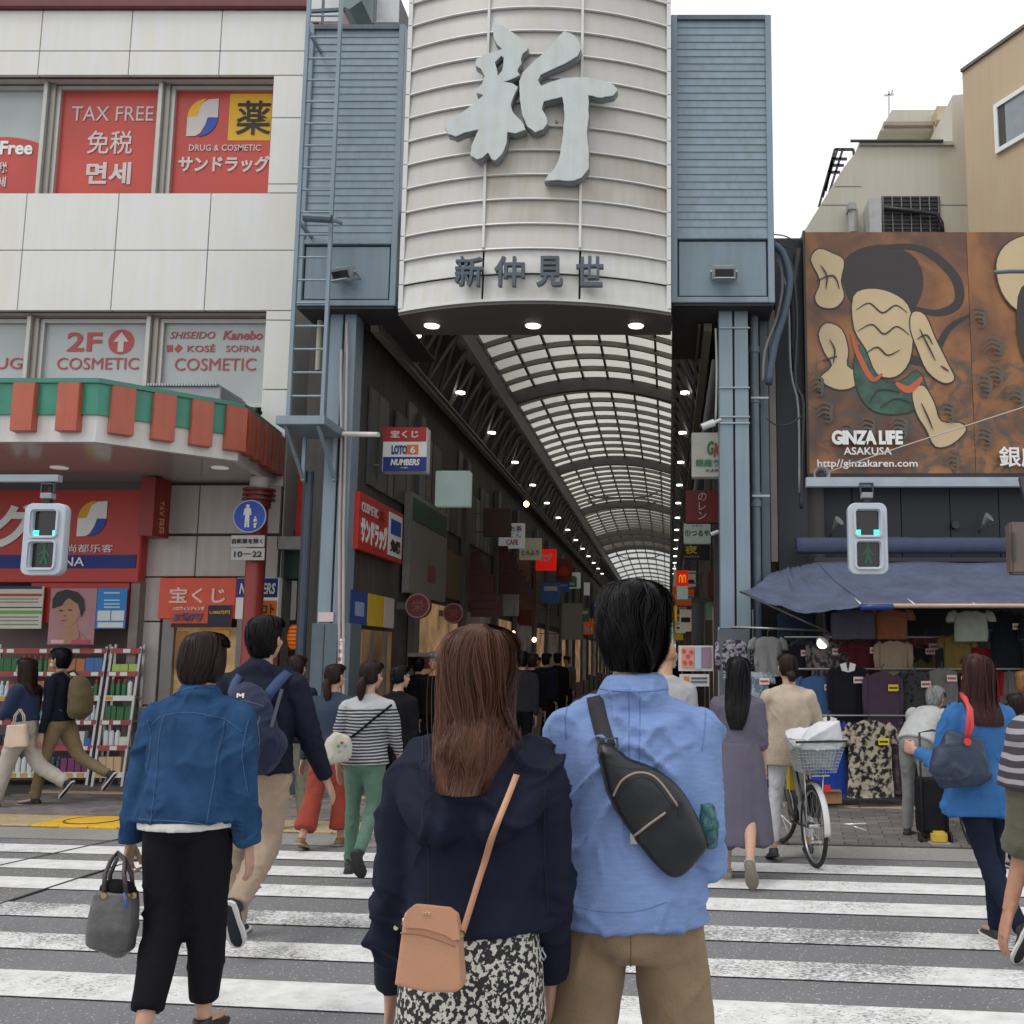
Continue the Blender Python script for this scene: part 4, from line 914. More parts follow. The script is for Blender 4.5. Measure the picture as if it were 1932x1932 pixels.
t=hang('projecting_sign',821,886,888,954,15.6,mat('lightbox_teal',(.42,.55,.52),emit=.22,scale=1,var=.2),'blank pale teal light box projecting from the left wall',d=.2)
t=hang('projecting_sign',911,963,959,1012,19.7,tone('4A342C'),'plain brown sign board behind the teal light box',d=.15)
t=hang('projecting_sign',941,989,987,1034,21.5,tone('C8CCCC',emit=.15),'white sign with small black and red writing behind the brown board')
TX('お茶',962,985,992,1003,21.49,tone('303030'),t,bold=.02); TX('うどん',946,984,1005,1014,21.49,tone('404040'),t); TX('CAFE',955,978,1018,1028,21.49,tone('B03030'),t,bold=.03)
t=hang('projecting_sign',980,1021,1015,1056,24,tone('B0A890',emit=.12),'cream sign with dark kana letters')
TX('とらふう',984,1017,1038,1048,23.99,tone('30302C'),t,bold=.03)
t=hang('projecting_sign',1011,1049,1036,1076,28,tone('D01810',emit=.5),'bright red lit sign with a white number'); TX('K7',1020,1042,1046,1060,27.99,M_white,t,bold=.05)
t=hang('projecting_sign',1049,1079,1054,1096,33,tone('7A3A1C'),'brown and red sign with a round dark mark'); c=P(1064,1078,32.98); mb=MB(); mb.disc((c.x,32.97,c.z),.17,'y',.01,18); mb.build('print',tone('C83020'),t)
t=hang('projecting_sign',1068,1095,1080,1110,38,tone('B8C0BC',emit=.15),'small white sign, second farthest on the left'); TX('茶',1078,1086,1086,1095,37.98,tone('202020'),t,bold=.03)
t=hang('projecting_sign',1087,1112,1099,1123,45,tone('C8C8C8',emit=.15),'small white sign, farthest on the left')
# flat signs on the left wall
fs=thing('wall_sign',(-3.8,13.1,3.2),'red drugstore wall sign in perspective inside the arcade entrance','sign')
box('board',-3.78,-3.70,12.12,14.15,2.87,3.56,M_bright,fs); 
def wtext(body,y0,y1,z0,z1,m,par,x=-3.69,**k): 
    o=text(body,x,(y0+y1)/2,(z0+z1)/2,m,par,w=y1-y0,h=z1-z0,rz=PI/2,**k); o.location.y+=.0; return o
wtext('サンドラッグ',12.2,13.35,2.95,3.28,M_white,fs,bold=.05); wtext('COSMETIC',12.2,12.9,3.33,3.45,tone('D8C8C8'),fs,bold=.02); wtext('薬',13.0,13.2,3.33,3.46,tone('903028'),fs)
box('print',-3.698,-3.69,13.42,14.08,2.93,3.50,M_white,fs); box('print',-3.689,-3.683,13.5,14.0,3.22,3.42,tone('1A48A0'),fs); wtext('免税',13.5,14.0,2.98,3.15,mat('black_print',(.02,.02,.02)),fs,x=-3.684,bold=.05)
ws=thing('wall_panel_sign',(-3.8,15.7,3.2),'tall taupe shop panel with a dark green header on the left wall','sign')
box('board',-3.78,-3.68,14.5,16.9,2.5,3.95,mat('taupe_board',(.20,.185,.17),rough=.5),ws); box('header',-3.679,-3.67,14.6,16.8,3.55,3.88,mat('header_green',(.03,.07,.055)),ws)
box('print',-3.679,-3.67,15.6,16.1,2.75,3.0,tone('7A4A40'),ws)
pr=thing('poster_row',(-3.8,13,2.2),'row of blue yellow and white posters under the red wall sign','poster')
for (a,b,c) in ((12.1,12.75,'1A3C80'),(12.78,13.5,'C8A018'),(13.52,14.0,'C0B4B4')): box('sheet',-3.78,-3.74,a,b,1.98,2.38,tone(c),pr)
box('print',-3.739,-3.735,12.25,12.6,2.08,2.25,tone('8A9AB8'),pr); 
wd=thing('lit_shop_window',(-3.8,13,1),'warm lit display window at the left arcade entrance','shop window')
box('window',-3.80,-3.76,12.15,14.0,.35,1.93,mat('warm_window',(.16,.09,.04),emit=.22,scale=1.6,var=.6),wd); box('curtain',-3.758,-3.74,12.3,12.6,.4,1.9,mat('curtain_gold',(.36,.20,.06),emit=.12),wd); box('mullion',-3.758,-3.73,13.0,13.05,.35,1.93,M_sid[0],wd); box('mullion',-3.758,-3.73,13.6,13.68,.35,1.93,M_sid[2],wd)
for (u,v,r,Y,lab) in ((788,1143,.175,14.3,'larger round maroon sign with a pale ring on the left wall'),(855,1157,.17,16.9,'smaller round maroon sign with a pale ring, behind the larger one')):
    p=P(u,v,Y); t=thing('round_sign',p,lab,'sign')
    mb=MB(); mb.disc((p.x,Y,p.z),r,'y',.1,32); mb.build('disc',mat('maroon',(.16,.025,.03)),t)
    mb=MB()
    for k in range(32): a=2*PI*k/32; b=2*PI*(k+1)/32; q=r*.92; mb.bar((p.x+q*math.cos(a),Y-.008,p.z+q*math.sin(a)),(p.x+q*math.cos(b),Y-.008,p.z+q*math.sin(b)),.016)
    mb.build('ring',tone('9A8480'),t); text('栄',p.x,Y-.006,p.z,tone('8A5A58'),t,h=r*.9); box('arm',-3.81,p.x-r,Y+.03,Y+.07,p.z-.05,p.z+.05,tone('5A5654'),t)
# maroon awnings and the pleated flag
for (u0,u1,v0,v1,Y,c,lab) in ((888,955,1040,1165,19,'4A1818','dark red stepped pennant hanging over the arcade'),(940,1012,1030,1122,21,'4A141A','dark maroon awning above a shop on the left of the arcade')):
    t=thing('awning',P((u0+u1)/2,v1,Y),lab,'awning'); n=8
    for k in range(n):
        f0=k/n; v=v0+(v1-v0)*f0; vb=v0+(v1-v0)*(k+1)/n-1; w=(u1-u0)*(.25+.75*f0); RECT('fold',u0+(0 if c=='4A1818' else 0),u0+w,v,vb,Y-.03*k,.06,tone(c,var=.2),t)
t=hang('wall_board',1060,1098,1138,1207,30,tone('8C8C86'),'pale grey notice board deep inside on the left',d=.1,cat='board')
t=hang('wall_board',976,1004,1150,1180,26,tone('7A3028'),'dim red banner beside the white paper lanterns',d=.1,cat='sign')
t=hang('wall_board',948,978,1115,1162,22,tone('A8A8A8'),'grey and white poster panel on the left of the arcade',d=.1,cat='sign')
t=hang('wall_board',768,835,1232,1262,15,tone('5A1C1C'),'maroon shop counter banner with a pale top strip',d=.1,cat='sign'); RECT('strip',769,834,1232,1239,14.99,.008,tone('8A8480'),t)
for (u,v,Y,r,lab) in ((993,951,19,.055,'glowing orange bulb hanging near the left girder'),(1008,1207,22,.05,'glowing orange bulb deep inside the arcade'),(969,1193,20,.03,'small white glowing lamp inside the arcade')):
    p=P(u,v,Y); t=thing('bulb',p,lab,'lamp'); mb=MB(); mb.tube([p+Vector((0,0,-r)),p+Vector((0,0,-r*.5)),p,p+Vector((0,0,r*.5)),p+Vector((0,0,r))],[r*.3,r*.85,r,r*.85,r*.3],12); mb.build('glass',mat('bulb_glow',(1,.55,.22),emit=9.),t,True); mb=MB(); mb.tube([p+Vector((0,0,r)),p+Vector((0,0,r+.5))],.01,6); mb.build('cord',M_steel,t)
# the many small signs deeper in the arcade
rnd=random.Random(21)
for k in range(30):
    side=-1 if k%2==0 else 1; Y=(30 if k%2==0 else 24)+k*1.45+rnd.uniform(-.4,.4); w=rnd.uniform(.35,.6); h=rnd.uniform(.3,.75); z=rnd.uniform(2.7,4.3)
    x=(-3.75+w/2+.06) if side<0 else (.70-w/2); c=rnd.choice(['B8B4A8','A02820','D8D0C0','2A4A7A','C8A030','3A5A40','6A2A20','D06028','E0DCD0','404048'])
    t=thing('projecting_sign',(x,Y,z),'small %s sign deep in the arcade on the %s, %s from the gate'%({'B8B4A8':'grey','A02820':'dark red','D8D0C0':'cream','2A4A7A':'navy blue','C8A030':'mustard','3A5A40':'green','6A2A20':'maroon','D06028':'orange','E0DCD0':'white','404048':'charcoal'}[c],'left' if side<0 else 'right','very far' if k>20 else ('far' if k>9 else 'not far')),'sign','small signs deep on the %s'%('left' if side<0 else 'right'))
    box('box',x-w/2,x+w/2,Y,Y+.12,z-h/2,z+h/2,tone(c,emit=.12),t); 
    zc=z+rnd.uniform(-.2,.2)*h; box('print',x-w*.38,x+w*.38,Y-.008,Y-.002,zc-.1*h,zc+.12*h,tone('D8D4C8' if c in('A02820','2A4A7A','3A5A40','6A2A20','D06028','404048') else '38302C'),t)
    a,b=sorted((x+side*w/2,-3.81 if side<0 else .77)); box('arm',a,b,Y+.04,Y+.07,z+h*.3,z+h*.3+.03,M_steel,t)
# right hand signs
t=hang('projecting_sign',1305,1392,816,900,12.5,mat('gk_board',(.42,.42,.37),emit=.05),'cream sign with green and red initials behind the right pillar',arm=1,d=.16)
TX('G',1334,1347,832,858,12.49,tone('2A6A38'),t,bold=.03,shear=.2); TX('K',1346,1362,836,862,12.49,tone('A83028'),t,bold=.03,shear=.2); TX('銀座ライフ',1312,1390,866,880,12.49,tone('3A7A48'),t,bold=.02); TX('KAREN',1332,1372,885,890,12.49,tone('404038'),t)
t=hang('projecting_sign',1294,1362,925,986,14,tone('6A1418'),'dark red sign with pale kana projecting from the right wall',arm=1,d=.16); text('のレン',P(1325,955,13.99).x,13.99,P(1325,955,13.99).z,tone('C8A8A8'),t,h=.12,bold=.0,vertical=True)
t=hang('projecting_sign',1290,1341,987,1025,15.5,tone('A8B4AC',emit=.12),'pale sign with brush kana under the dark red sign',arm=1); TX('①つるや',1292,1339,1000,1012,15.49,tone('202420'),t,bold=.02); TX('つるや',1304,1326,990,994,15.49,tone('202420'),t)
t=hang('projecting_sign',1290,1339,1026,1056,17,tone('0C0C10'),'black sign with a yellow brush character',arm=1); TX('夜',1292,1316,1029,1045,16.99,tone('D8B020'),t,bold=.04); TX('SAKEYA',1290,1320,1048,1052,16.99,tone('A8A8A0'),t)
t=hang('projecting_sign',1276,1299,1076,1105,22,tone('C82008',emit=.5),'small red sign with yellow arches on the right',arm=1); TX('∩∩',1281,1294,1084,1099,21.99,tone('F0B020',emit=.5),t,bold=.04)
t=hang('projecting_sign',1277,1298,1106,1130,24,tone('B8C8BC',emit=.2),'small pale sign below the red one on the right',arm=1)
t=hang('projecting_sign',1262,1277,1135,1172,34,tone('D8B028',emit=.3),'narrow yellow sign deep inside on the right',arm=1)
t=hang('lit_window',1253,1270,1175,1215,60,tone('A8D0C0',emit=.8),'small greenish glowing pane standing in for daylight at the far end of the arcade',arm=1,cat='window')  # daylight at the far end, put in as a glow of the pane's own colour
t=hang('glass_door',1305,1350,1130,1360,17.5,mat('door_dark',(.02,.02,.02),rough=.15),'dark framed glass door panel behind the right pillar',arm=1,cat='door',d=.06)
for (a,b) in ((1305,1308),(1328,1331)): RECT('stile',a,b,1130,1360,17.49,.02,mat('door_stile',(.08,.075,.07)),t)
RECT('rail',1305,1350,1128,1136,17.48,.03,M_gap,t); RECT('reflection_panel',1331,1346,1136,1170,17.49,.01,tone('5A7A6A'),t)
t=thing('menu_board',P(1312,1260,12.2),'white framed board of colourful dish pictures behind the bald man','board')
RECT('board',1280,1345,1218,1266,12.2,.03,tone('C8C4C0'),t); RECT('print',1286,1310,1221,1260,12.19,.008,tone('D09080'),t); RECT('print',1324,1342,1221,1260,12.19,.008,tone('907888'),t); RECT('print',1311,1323,1221,1262,12.19,.008,tone('A8BCD0'),t)
for (u,v) in ((1290,1228),(1298,1238),(1292,1250),(1304,1230),(1303,1250)): shape2('print',ell(u,v,4,4,8),12.18,tone('C04838'),t)
RECT('leg',1286,1288,1266,1480,12.22,.02,M_steel,t); RECT('leg',1338,1340,1266,1480,12.22,.02,M_steel,t)
t=thing('price_list',P(1312,1285,12.1),'white price list with small pictures below the dish board','board'); RECT('board',1282,1338,1272,1295,12.1,.03,tone('C4C0BC'),t); RECT('print',1290,1300,1276,1290,12.09,.008,tone('C87838'),t); RECT('print',1304,1334,1278,1281,12.09,.008,tone('404850'),t); RECT('print',1304,1334,1285,1288,12.09,.008,tone('405880'),t); RECT('leg',1308,1310,1295,1490,12.12,.02,M_steel,t)
def cctv(u,v,Y,lab,s=1.):
    p=P(u,v,Y); t=thing('security_camera',p,lab,'camera'); MMc=mat('cctv_white',(.55,.55,.54),rough=.35)
    mb=MB(); mb.tube([p+Vector((.04,0,.03))*s,p+Vector((-.11,-.02,-.03))*s],[.045*s,.04*s],12); mb.build('body',MMc,t,30); mb=MB(); mb.tube([p+Vector((.04,0,.03))*s,p+Vector((.12,.05,.08))*s],.02*s,8); mb.build('arm',MMc,t,30)
    mb=MB(); mb.tube([p+Vector((-.11,-.02,-.03))*s,p+Vector((-.125,-.022,-.035))*s],.028*s,12); mb.build('lens',M_gap,t)
cctv(1341,802,11.85,'white bullet camera on the right pillar above the cream sign'); cctv(1351,1006,12.3,'white camera clamped low on the right pillar',.6)
cable([(1350,795),(1352,700),(1350,620)],11.88,.012,mat('cable_cream',(.35,.33,.28)),rpil,'conduit')
# ================================================================ RIGHT: STALL, BILLBOARD, BUILDINGS
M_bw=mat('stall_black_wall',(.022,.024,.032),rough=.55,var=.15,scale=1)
st_b=thing('stall_building',(2.5,12.9,0),'low black fronted clothes shop under the big brown billboard','building')
xs0=Xat(1466,800,12.6)
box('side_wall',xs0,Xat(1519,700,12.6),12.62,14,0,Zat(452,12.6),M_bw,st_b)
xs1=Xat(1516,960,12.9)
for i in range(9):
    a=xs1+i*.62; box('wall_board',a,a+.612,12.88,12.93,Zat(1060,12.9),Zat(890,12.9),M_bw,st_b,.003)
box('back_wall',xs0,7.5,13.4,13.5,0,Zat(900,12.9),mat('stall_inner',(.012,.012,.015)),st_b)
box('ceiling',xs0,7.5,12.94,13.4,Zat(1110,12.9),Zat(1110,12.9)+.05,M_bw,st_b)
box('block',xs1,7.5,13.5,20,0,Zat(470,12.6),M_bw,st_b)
# billboard
YBB=12.45
bb=thing('billboard',P(1700,660,YBB),'huge brown billboard with pale cloud shapes and white lettering over the clothes stall','billboard')
def bb_mat(name,seed):
    m=bpy.data.materials.new(name); m.use_nodes=True; nd=m.node_tree.nodes; L=m.node_tree.links; b=nd['Principled BSDF']; b.inputs['Roughness'].default_value=.4
    tc=nd.new('ShaderNodeTexCoord'); mp=nd.new('ShaderNodeMapping'); mp.inputs['Location'].default_value=(seed,0,seed); L.new(tc.outputs['Object'],mp.inputs[0])
    n=nd.new('ShaderNodeTexNoise'); n.inputs['Scale'].default_value=1.3; n.inputs['Detail'].default_value=7; n.inputs['Distortion'].default_value=.8; L.new(mp.outputs[0],n.inputs['Vector'])
    r=nd.new('ShaderNodeValToRGB'); e=r.color_ramp.elements; e[0].position=.22; e[0].color=(.035,.028,.03,1); e[1].position=.75; e[1].color=(.36,.17,.055,1)
    q=e.new(.40); q.color=(.13,.055,.03,1); q=e.new(.55); q.color=(.26,.105,.035,1); L.new(n.outputs['Fac'],r.inputs[0])
    # darker smoky clouds near the lower part of the print
    sp=nd.new('ShaderNodeSeparateXYZ'); L.new(tc.outputs['Object'],sp.inputs[0])
    n2=nd.new('ShaderNodeTexNoise'); n2.inputs['Scale'].default_value=3.2; n2.inputs['Detail'].default_value=5; n2.inputs['Distortion'].default_value=2.2; L.new(mp.outputs[0],n2.inputs['Vector'])
    mr=nd.new('ShaderNodeMapRange'); mr.inputs[1].default_value=1.0; mr.inputs[2].default_value=-.2; L.new(sp.outputs['Z'],mr.inputs[0])
    mu=nd.new('ShaderNodeMath'); mu.operation='MULTIPLY'; L.new(n2.outputs['Fac'],mu.inputs[0]); L.new(mr.outputs[0],mu.inputs[1])
    r2=nd.new('ShaderNodeValToRGB'); r2.color_ramp.elements[0].position=.48; r2.color_ramp.elements[0].color=(0,0,0,1); r2.color_ramp.elements[1].position=.6; r2.color_ramp.elements[1].color=(.75,.75,.75,1); L.new(mu.outputs[0],r2.inputs[0])
    mm=nd.new('ShaderNodeMix'); mm.data_type='RGBA'; L.new(r2.outputs[0],mm.inputs[0]); L.new(r.outputs[0],mm.inputs[6]); mm.inputs[7].default_value=(.07,.065,.055,1)
    L.new(mm.outputs[2],b.inputs['Base Color']); return m
a,b,c_=Xat(1523,660,YBB),Xat(1832,660,YBB),Xat(2330,660,YBB); zt_,zb_=Zat(438,YBB),Zat(893,YBB)
box('panel',a,b-.003,YBB,YBB+.12,zb_,zt_,bb_mat('billboard_print',2.),bb); box('panel',b+.003,c_,YBB,YBB+.12,zb_,zt_,bb_mat('billboard_print_2',7.),bb)
box('edge',a-.03,a-.002,YBB-.01,YBB+.14,zb_-.02,zt_+.02,tone('3A3028'),bb)
M_cr=mat('print_cream',(.55,.42,.24),rough=.4,var=.08,scale=2); M_ink=mat('print_blackbrown',(.03,.022,.025),rough=.4,var=.1); M_gr=mat('print_deepgreen',(.02,.05,.038),rough=.4,var=.7,scale=7,col2=(.05,.13,.09)); M_or=mat('print_orange',(.50,.10,.04),rough=.4,var=.1)
lay=[0]
def blob(pts,m,smoothn=3,outline=True):
    """closed smooth print shape drawn in picture coordinates on the board"""
    n=len(pts); s=[]
    for i in range(n):
        p0,p1,p2,p3=[Vector(pts[(i+j)%n]) for j in (-1,0,1,2)]
        for k in range(smoothn):
            t=k/smoothn; s.append(.5*((2*p1)+(p2-p0)*t+(2*p0-5*p1+4*p2-p3)*t*t+(3*p1-p0-3*p2+p3)*t**3))
    lay[0]+=1; Y=YBB-.002-.0012*lay[0]
    if outline:
        cx=sum(p.x for p in s)/len(s); cy=sum(p.y for p in s)/len(s)
        big=[]
        for i,p in enumerate(s):
            t=(s[(i+1)%len(s)]-s[i-1]); nn=Vector((t.y,-t.x)); nn.normalize(); big.append((p+nn*2.6*osg(s)))
        q=[P(p.x,p.y,Y+.0006) for p in big]; link('print',curvefill('print',[[(v.x,v.z) for v in q]],M_ink,.001),bb,(0,Y+.0006,0))
    q=[P(p.x,p.y,Y) for p in s]; link('print',curvefill('print',[[(v.x,v.z) for v in q]],m,.001),bb,(0,Y,0))
def osg(s):
    A=sum(s[i].x*s[(i+1)%len(s)].y-s[(i+1)%len(s)].x*s[i].y for i in range(len(s))); return 1 if A>0 else -1
def ribbon(pts,w,m):
    n=len(pts); s=[]
    for i in range(n-1):
        p0,p1,p2,p3=[Vector(pts[min(max(i+j,0),n-1)]) for j in (-1,0,1,2)]
        for k in range(6):
            t=k/6; s.append(.5*((2*p1)+(p2-p0)*t+(2*p0-5*p1+4*p2-p3)*t*t+(3*p1-p0-3*p2+p3)*t**3))
    s.append(Vector(pts[-1])); L_,R_=[],[]
    for i,p in enumerate(s):
        t=s[min(i+1,len(s)-1)]-s[max(i-1,0)]; nn=Vector((t.y,-t.x)); nn.normalize(); ww=w*(.25+.75*math.sin(PI*(i+.5)/len(s)))
        L_.append(p+nn*ww); R_.append(p-nn*ww)
    lay[0]+=1; Y=YBB-.002-.0012*lay[0]; q=[P(p.x,p.y,Y) for p in L_+R_[::-1]]
    link('print',curvefill('print',[[(v.x,v.z) for v in q]],m,.001),bb,(0,Y,0))
# generic cloud-and-ribbon picture in the board's own colours (the artwork itself is not copied)
blob([(1592,540),(1588,500),(1620,470),(1680,462),(1730,490),(1742,540),(1720,590),(1680,610),(1640,560),(1610,575)],M_ink,outline=False)
ribbon([(1660,465),(1740,470),(1800,520),(1808,570),(1770,590),(1720,580)],9,M_ink); ribbon([(1700,575),(1670,610),(1690,660),(1750,680),(1790,620),(1828,595)],8,M_ink)
blob([(1530,490),(1545,470),(1570,478),(1592,492),(1586,530),(1592,560),(1575,580),(1548,578),(1538,560),(1548,530)],M_cr)
blob([(1545,630),(1560,610),(1588,622),(1600,660),(1598,690),(1620,705),(1612,728),(1585,735),(1558,725),(1548,712),(1570,690),(1556,665)],M_cr)
blob([(1625,650),(1612,690),(1620,740),(1650,775),(1700,780),(1735,765),(1748,735),(1730,700),(1700,720),(1660,715)],M_gr)
blob([(1610,560),(1640,545),(1680,552),(1712,575),(1722,620),(1716,680),(1690,710),(1655,705),(1635,660),(1612,620)],M_cr)
blob([(1722,590),(1745,595),(1765,640),(1790,690),(1800,715),(1780,722),(1750,700),(1732,660),(1718,620)],M_cr)
blob([(1722,740),(1742,728),(1762,760),(1775,795),(1810,798),(1822,812),(1795,838),(1765,842),(1748,810),(1730,780)],M_cr)
ribbon([(1605,628),(1620,670),(1645,715),(1665,705)],5,M_or); ribbon([(1690,722),(1715,735),(1740,712)],7,M_or)
for p in ([(1615,585),(1640,572),(1665,590),(1690,576),(1712,590)],[(1618,625),(1645,612),(1668,630),(1692,616),(1716,632)],[(1632,668),(1655,655),(1675,670),(1698,660)],[(1540,530),(1572,520),(1584,545)],[(1552,680),(1580,672)],[(1730,640),(1748,632),(1760,650)],[(1775,690),(1790,700)],[(1640,760),(1660,735),(1700,740)],[(1660,770),(1690,752),(1720,760)],[(1548,500),(1560,520),(1558,545)],[(1565,640),(1575,660),(1572,685)],[(1735,620),(1750,650),(1765,680)],[(1738,760),(1750,785),(1760,810)]): ribbon(p,1.6,M_ink)
blob([(1880,500),(1895,465),(1932,445),(1985,440),(2030,470),(2045,520),(2020,575),(1970,600),(1920,585),(1890,550)],M_cr)
blob([(1920,560),(1950,530),(2000,560),(2010,640),(1960,700),(1925,660)],M_ink,outline=False)
for (u,v,s_) in ((1600,810,.8),(1640,800,.9),(1790,770,.9),(1800,860,.8),(1860,820,1.1),(1850,590,.9),(1880,700,1.),(1545,720,.7),(1700,800,1.),(1560,770,.9),(1880,650,1.2),(1860,720,1.),(1920,740,1.1)):
    for k in range(3): ribbon([(u-22*s_,v+9*k),(u-8*s_,v-12*s_+9*k),(u+10*s_,v-4+9*k),(u+6*s_,v+8+9*k),(u-4*s_,v+5+9*k)],2.2,mat('print_smoke',(.10,.085,.065),rough=.4))
lay[0]+=3; YL_=YBB-.006-.0012*lay[0]
TX('GINZA LIFE',1569,1703,812,839,YL_,M_white,bb,bold=.05,spacing=.92); TX('ASAKUSA',1592,1682,844,858,YL_,M_white,bb,bold=.01); TX('http//ginzakaren.com',1542,1731,867,885,YL_,M_white,bb,bold=.01); TX('銀座カレン',1885,2090,842,881,YL_,M_white,bb,bold=.015)
box('bottom_rail',a-.02,c_,YBB-.02,YBB+.14,zb_-.10,zb_-.005,M_bw,bb)
# buildings above
YCB=16.
M_crb=mat('cream_render',(.52,.50,.43),rough=.7,var=.04,scale=.7,streak=.03)
cb2=thing('cream_building',P(1650,400,YCB),'cream rendered building with a sloping left edge and a black air grille','building')
q=[P(u,v,YCB) for u,v in ((1440,560),(1516,438),(1592,316),(1627,271),(1797,271),(1797,180),(1836,175),(1836,560))]
mb=MB(); mb.prism([(p.x,p.z) for p in q],5.,at=YCB); mb.build('wall',M_crb,cb2)
for (u0,u1,v) in ((1575,1625,351),(1550,1612,386),(1770,1826,386)): RECT('joint',u0,u1,v,v+1.5,YCB-.004,.01,mat('joint_grey',(.16,.155,.14)),cb2)
RECT('parapet',1622,1800,266,273,YCB-.05,.5,mat('parapet',(.42,.40,.36)),cb2); 
g=RECT('grille_recess',1664,1774,370,440,YCB-.006,.02,M_gap,cb2)
for k in range(9): RECT('grille_bar',1664,1774,372+k*7.4,373+k*7.4,YCB-.03,.02,mat('grille_steel',(.07,.07,.07)),cb2)
for k in range(7): RECT('grille_bar',1666+k*17.5,1667.6+k*17.5,370,440,YCB-.05,.02,mat('grille_steel_light',(.22,.22,.21)),cb2)
RECT('duct_box',1640,1663,374,440,YCB-.5,.5,mat('duct_pale',(.42,.43,.42),rough=.4),cb2)
mb=MB(); p=P(1608,385,YCB-.2); mb.tube([P(1609,440,YCB-.2),P(1609,396,YCB-.2)],.08,12); mb.build('vent_pipe',mat('vent_grey',(.36,.36,.34)),cb2,30); RECT('vent_hood',1600,1616,380,396,YCB-.3,.25,mat('vent_grey',(.36,.36,.34)),cb2,.02)
mb=MB(); mb.tube([P(1668,392,YCB-.1),P(1720,398,YCB-.1),P(1768,404,YCB-.15),P(1776,420,YCB-.15),P(1778,440,YCB-.15)],.04,8); mb.build('hose',mat('cable_black',(.02,.022,.028)),cb2,True)
q=[P(u,v,YCB+2) for u,v in ((1650,272),(1672,234),(1762,234),(1762,272))]; mb=MB(); mb.prism([(p.x,p.z) for p in q],2.,at=YCB+1.5); mb.build('penthouse',M_crb,cb2); RECT('penthouse_roof',1668,1766,229,236,YCB+1.4,2.2,mat('rust_edge',(.32,.26,.22)),cb2)
RECT('tank_box',1762,1795,214,272,YCB+1.4,1.,mat('tank_cream',(.48,.42,.28)),cb2); RECT('tank_box',1768,1790,200,226,YCB+1.2,.6,mat('tank_cream',(.48,.42,.28)),cb2)
mb=MB()
for a_,b_ in (((1575,282),(1610,282)),((1575,282),(1545,390)),((1568,300),(1598,300)),((1562,325),(1585,325)),((1610,282),(1612,300)),((1580,282),(1552,372)),((1570,303),(1558,360)),((1590,282),(1560,378)),((1566,312),(1592,312))): mb.bar(P(*a_,YCB+.5),P(*b_,YCB+.5),.04)
mb.build('roof_stair_frame',mat('stair_dark',(.05,.045,.05)),cb2)
RECT('railing',1605,1780,263,266,YCB-.1,.05,mat('stair_dark',(.05,.045,.05)),cb2)
an=thing('roof_aerial',P(1676,210,YCB+2),'thin pale television aerial on the cream building roof','aerial'); mb=MB(); mb.bar(P(1677,232,YCB+2),P(1677,172,YCB+2),.03); mb.bar(P(1668,180,YCB+2),P(1686,178,YCB+2),.03); mb.bar(P(1682,176,YCB+2),P(1684,170,YCB+2),.03); mb.build('mast',mat('aerial',(.6,.6,.6)),an)
M_bei=mat('beige_render',(.50,.385,.26),rough=.7,var=.05,scale=.6,streak=.03)
bg2=thing('beige_building',P(1850,300,15),'tall tan rendered building with a white framed window at the right edge','building')
c0=P(1822,300,15.2); dv=Vector(((1085-1262)/1935,1,0)).normalized()*-1
zr=Zat(137,15.2); e0=Vector((c0.x,15.2,0)); e1=e0+dv*2.6+Vector((0,0,0)); side=Vector((6,0,0)); e1=Vector((e0.x+1.35,e0.y-2.6,0))
mb=MB(); mb.prism([(e0.x,e0.y),(e1.x,e1.y),(e1.x+6,e1.y),(e0.x+6,e0.y+3)],zr,'z',0.); mb.build('wall',M_bei,bg2)
dvn=(e1-e0).normalized(); nrm=Vector((dvn.y,-dvn.x,0)); nrm=nrm if nrm.x<0 else -nrm; ang=math.atan2(dvn.y,dvn.x)
def onwall(name,t0,t1,z0,z1,d0,d1,m,par):
    c=e0+dvn*((t0+t1)/2)+nrm*((d0+d1)/2); o=link(name,boxmesh(t1-t0,abs(d1-d0),z1-z0,m,0),par,(c.x,c.y,(z0+z1)/2)); o.rotation_euler=(0,0,ang); return o
def t_at(u):
    for k in range(400):
        t=k*.02; p=e0+dvn*t; uu=CU+FPX*p.x/(p.y*math.cos(TILT)+(8-CAMZ)*math.sin(TILT))
        if uu>u: return t
    return 2.
ta=t_at(1888); p=e0+dvn*ta; zwt,zwb=Zat(200,p.y),Zat(292,p.y)
onwall('window_frame',ta,ta+1.6,zwb,zwb+.07,0,.05,M_white,bg2); onwall('window_frame',ta,ta+1.6,zwt-.07,zwt,0,.05,M_white,bg2); onwall('window_frame',ta,ta+.07,zwb+.07,zwt-.07,0,.05,M_white,bg2); onwall('window_frame',ta+.62,ta+.67,zwb+.07,zwt-.07,0,.05,M_white,bg2)
onwall('pane',ta+.07,ta+1.6,zwb+.07,zwt-.07,-.0,.02,mat('pane_grey',(.25,.28,.30),rough=.1),bg2); onwall('curtain_gap',ta+.07,ta+.2,zwb+.07,zwt-.07,.021,.026,M_gap,bg2)
onwall('parapet_edge',0,2.9,zr-.001,zr+.05,-.1,.04,mat('parapet_dark',(.14,.12,.11)),bg2)
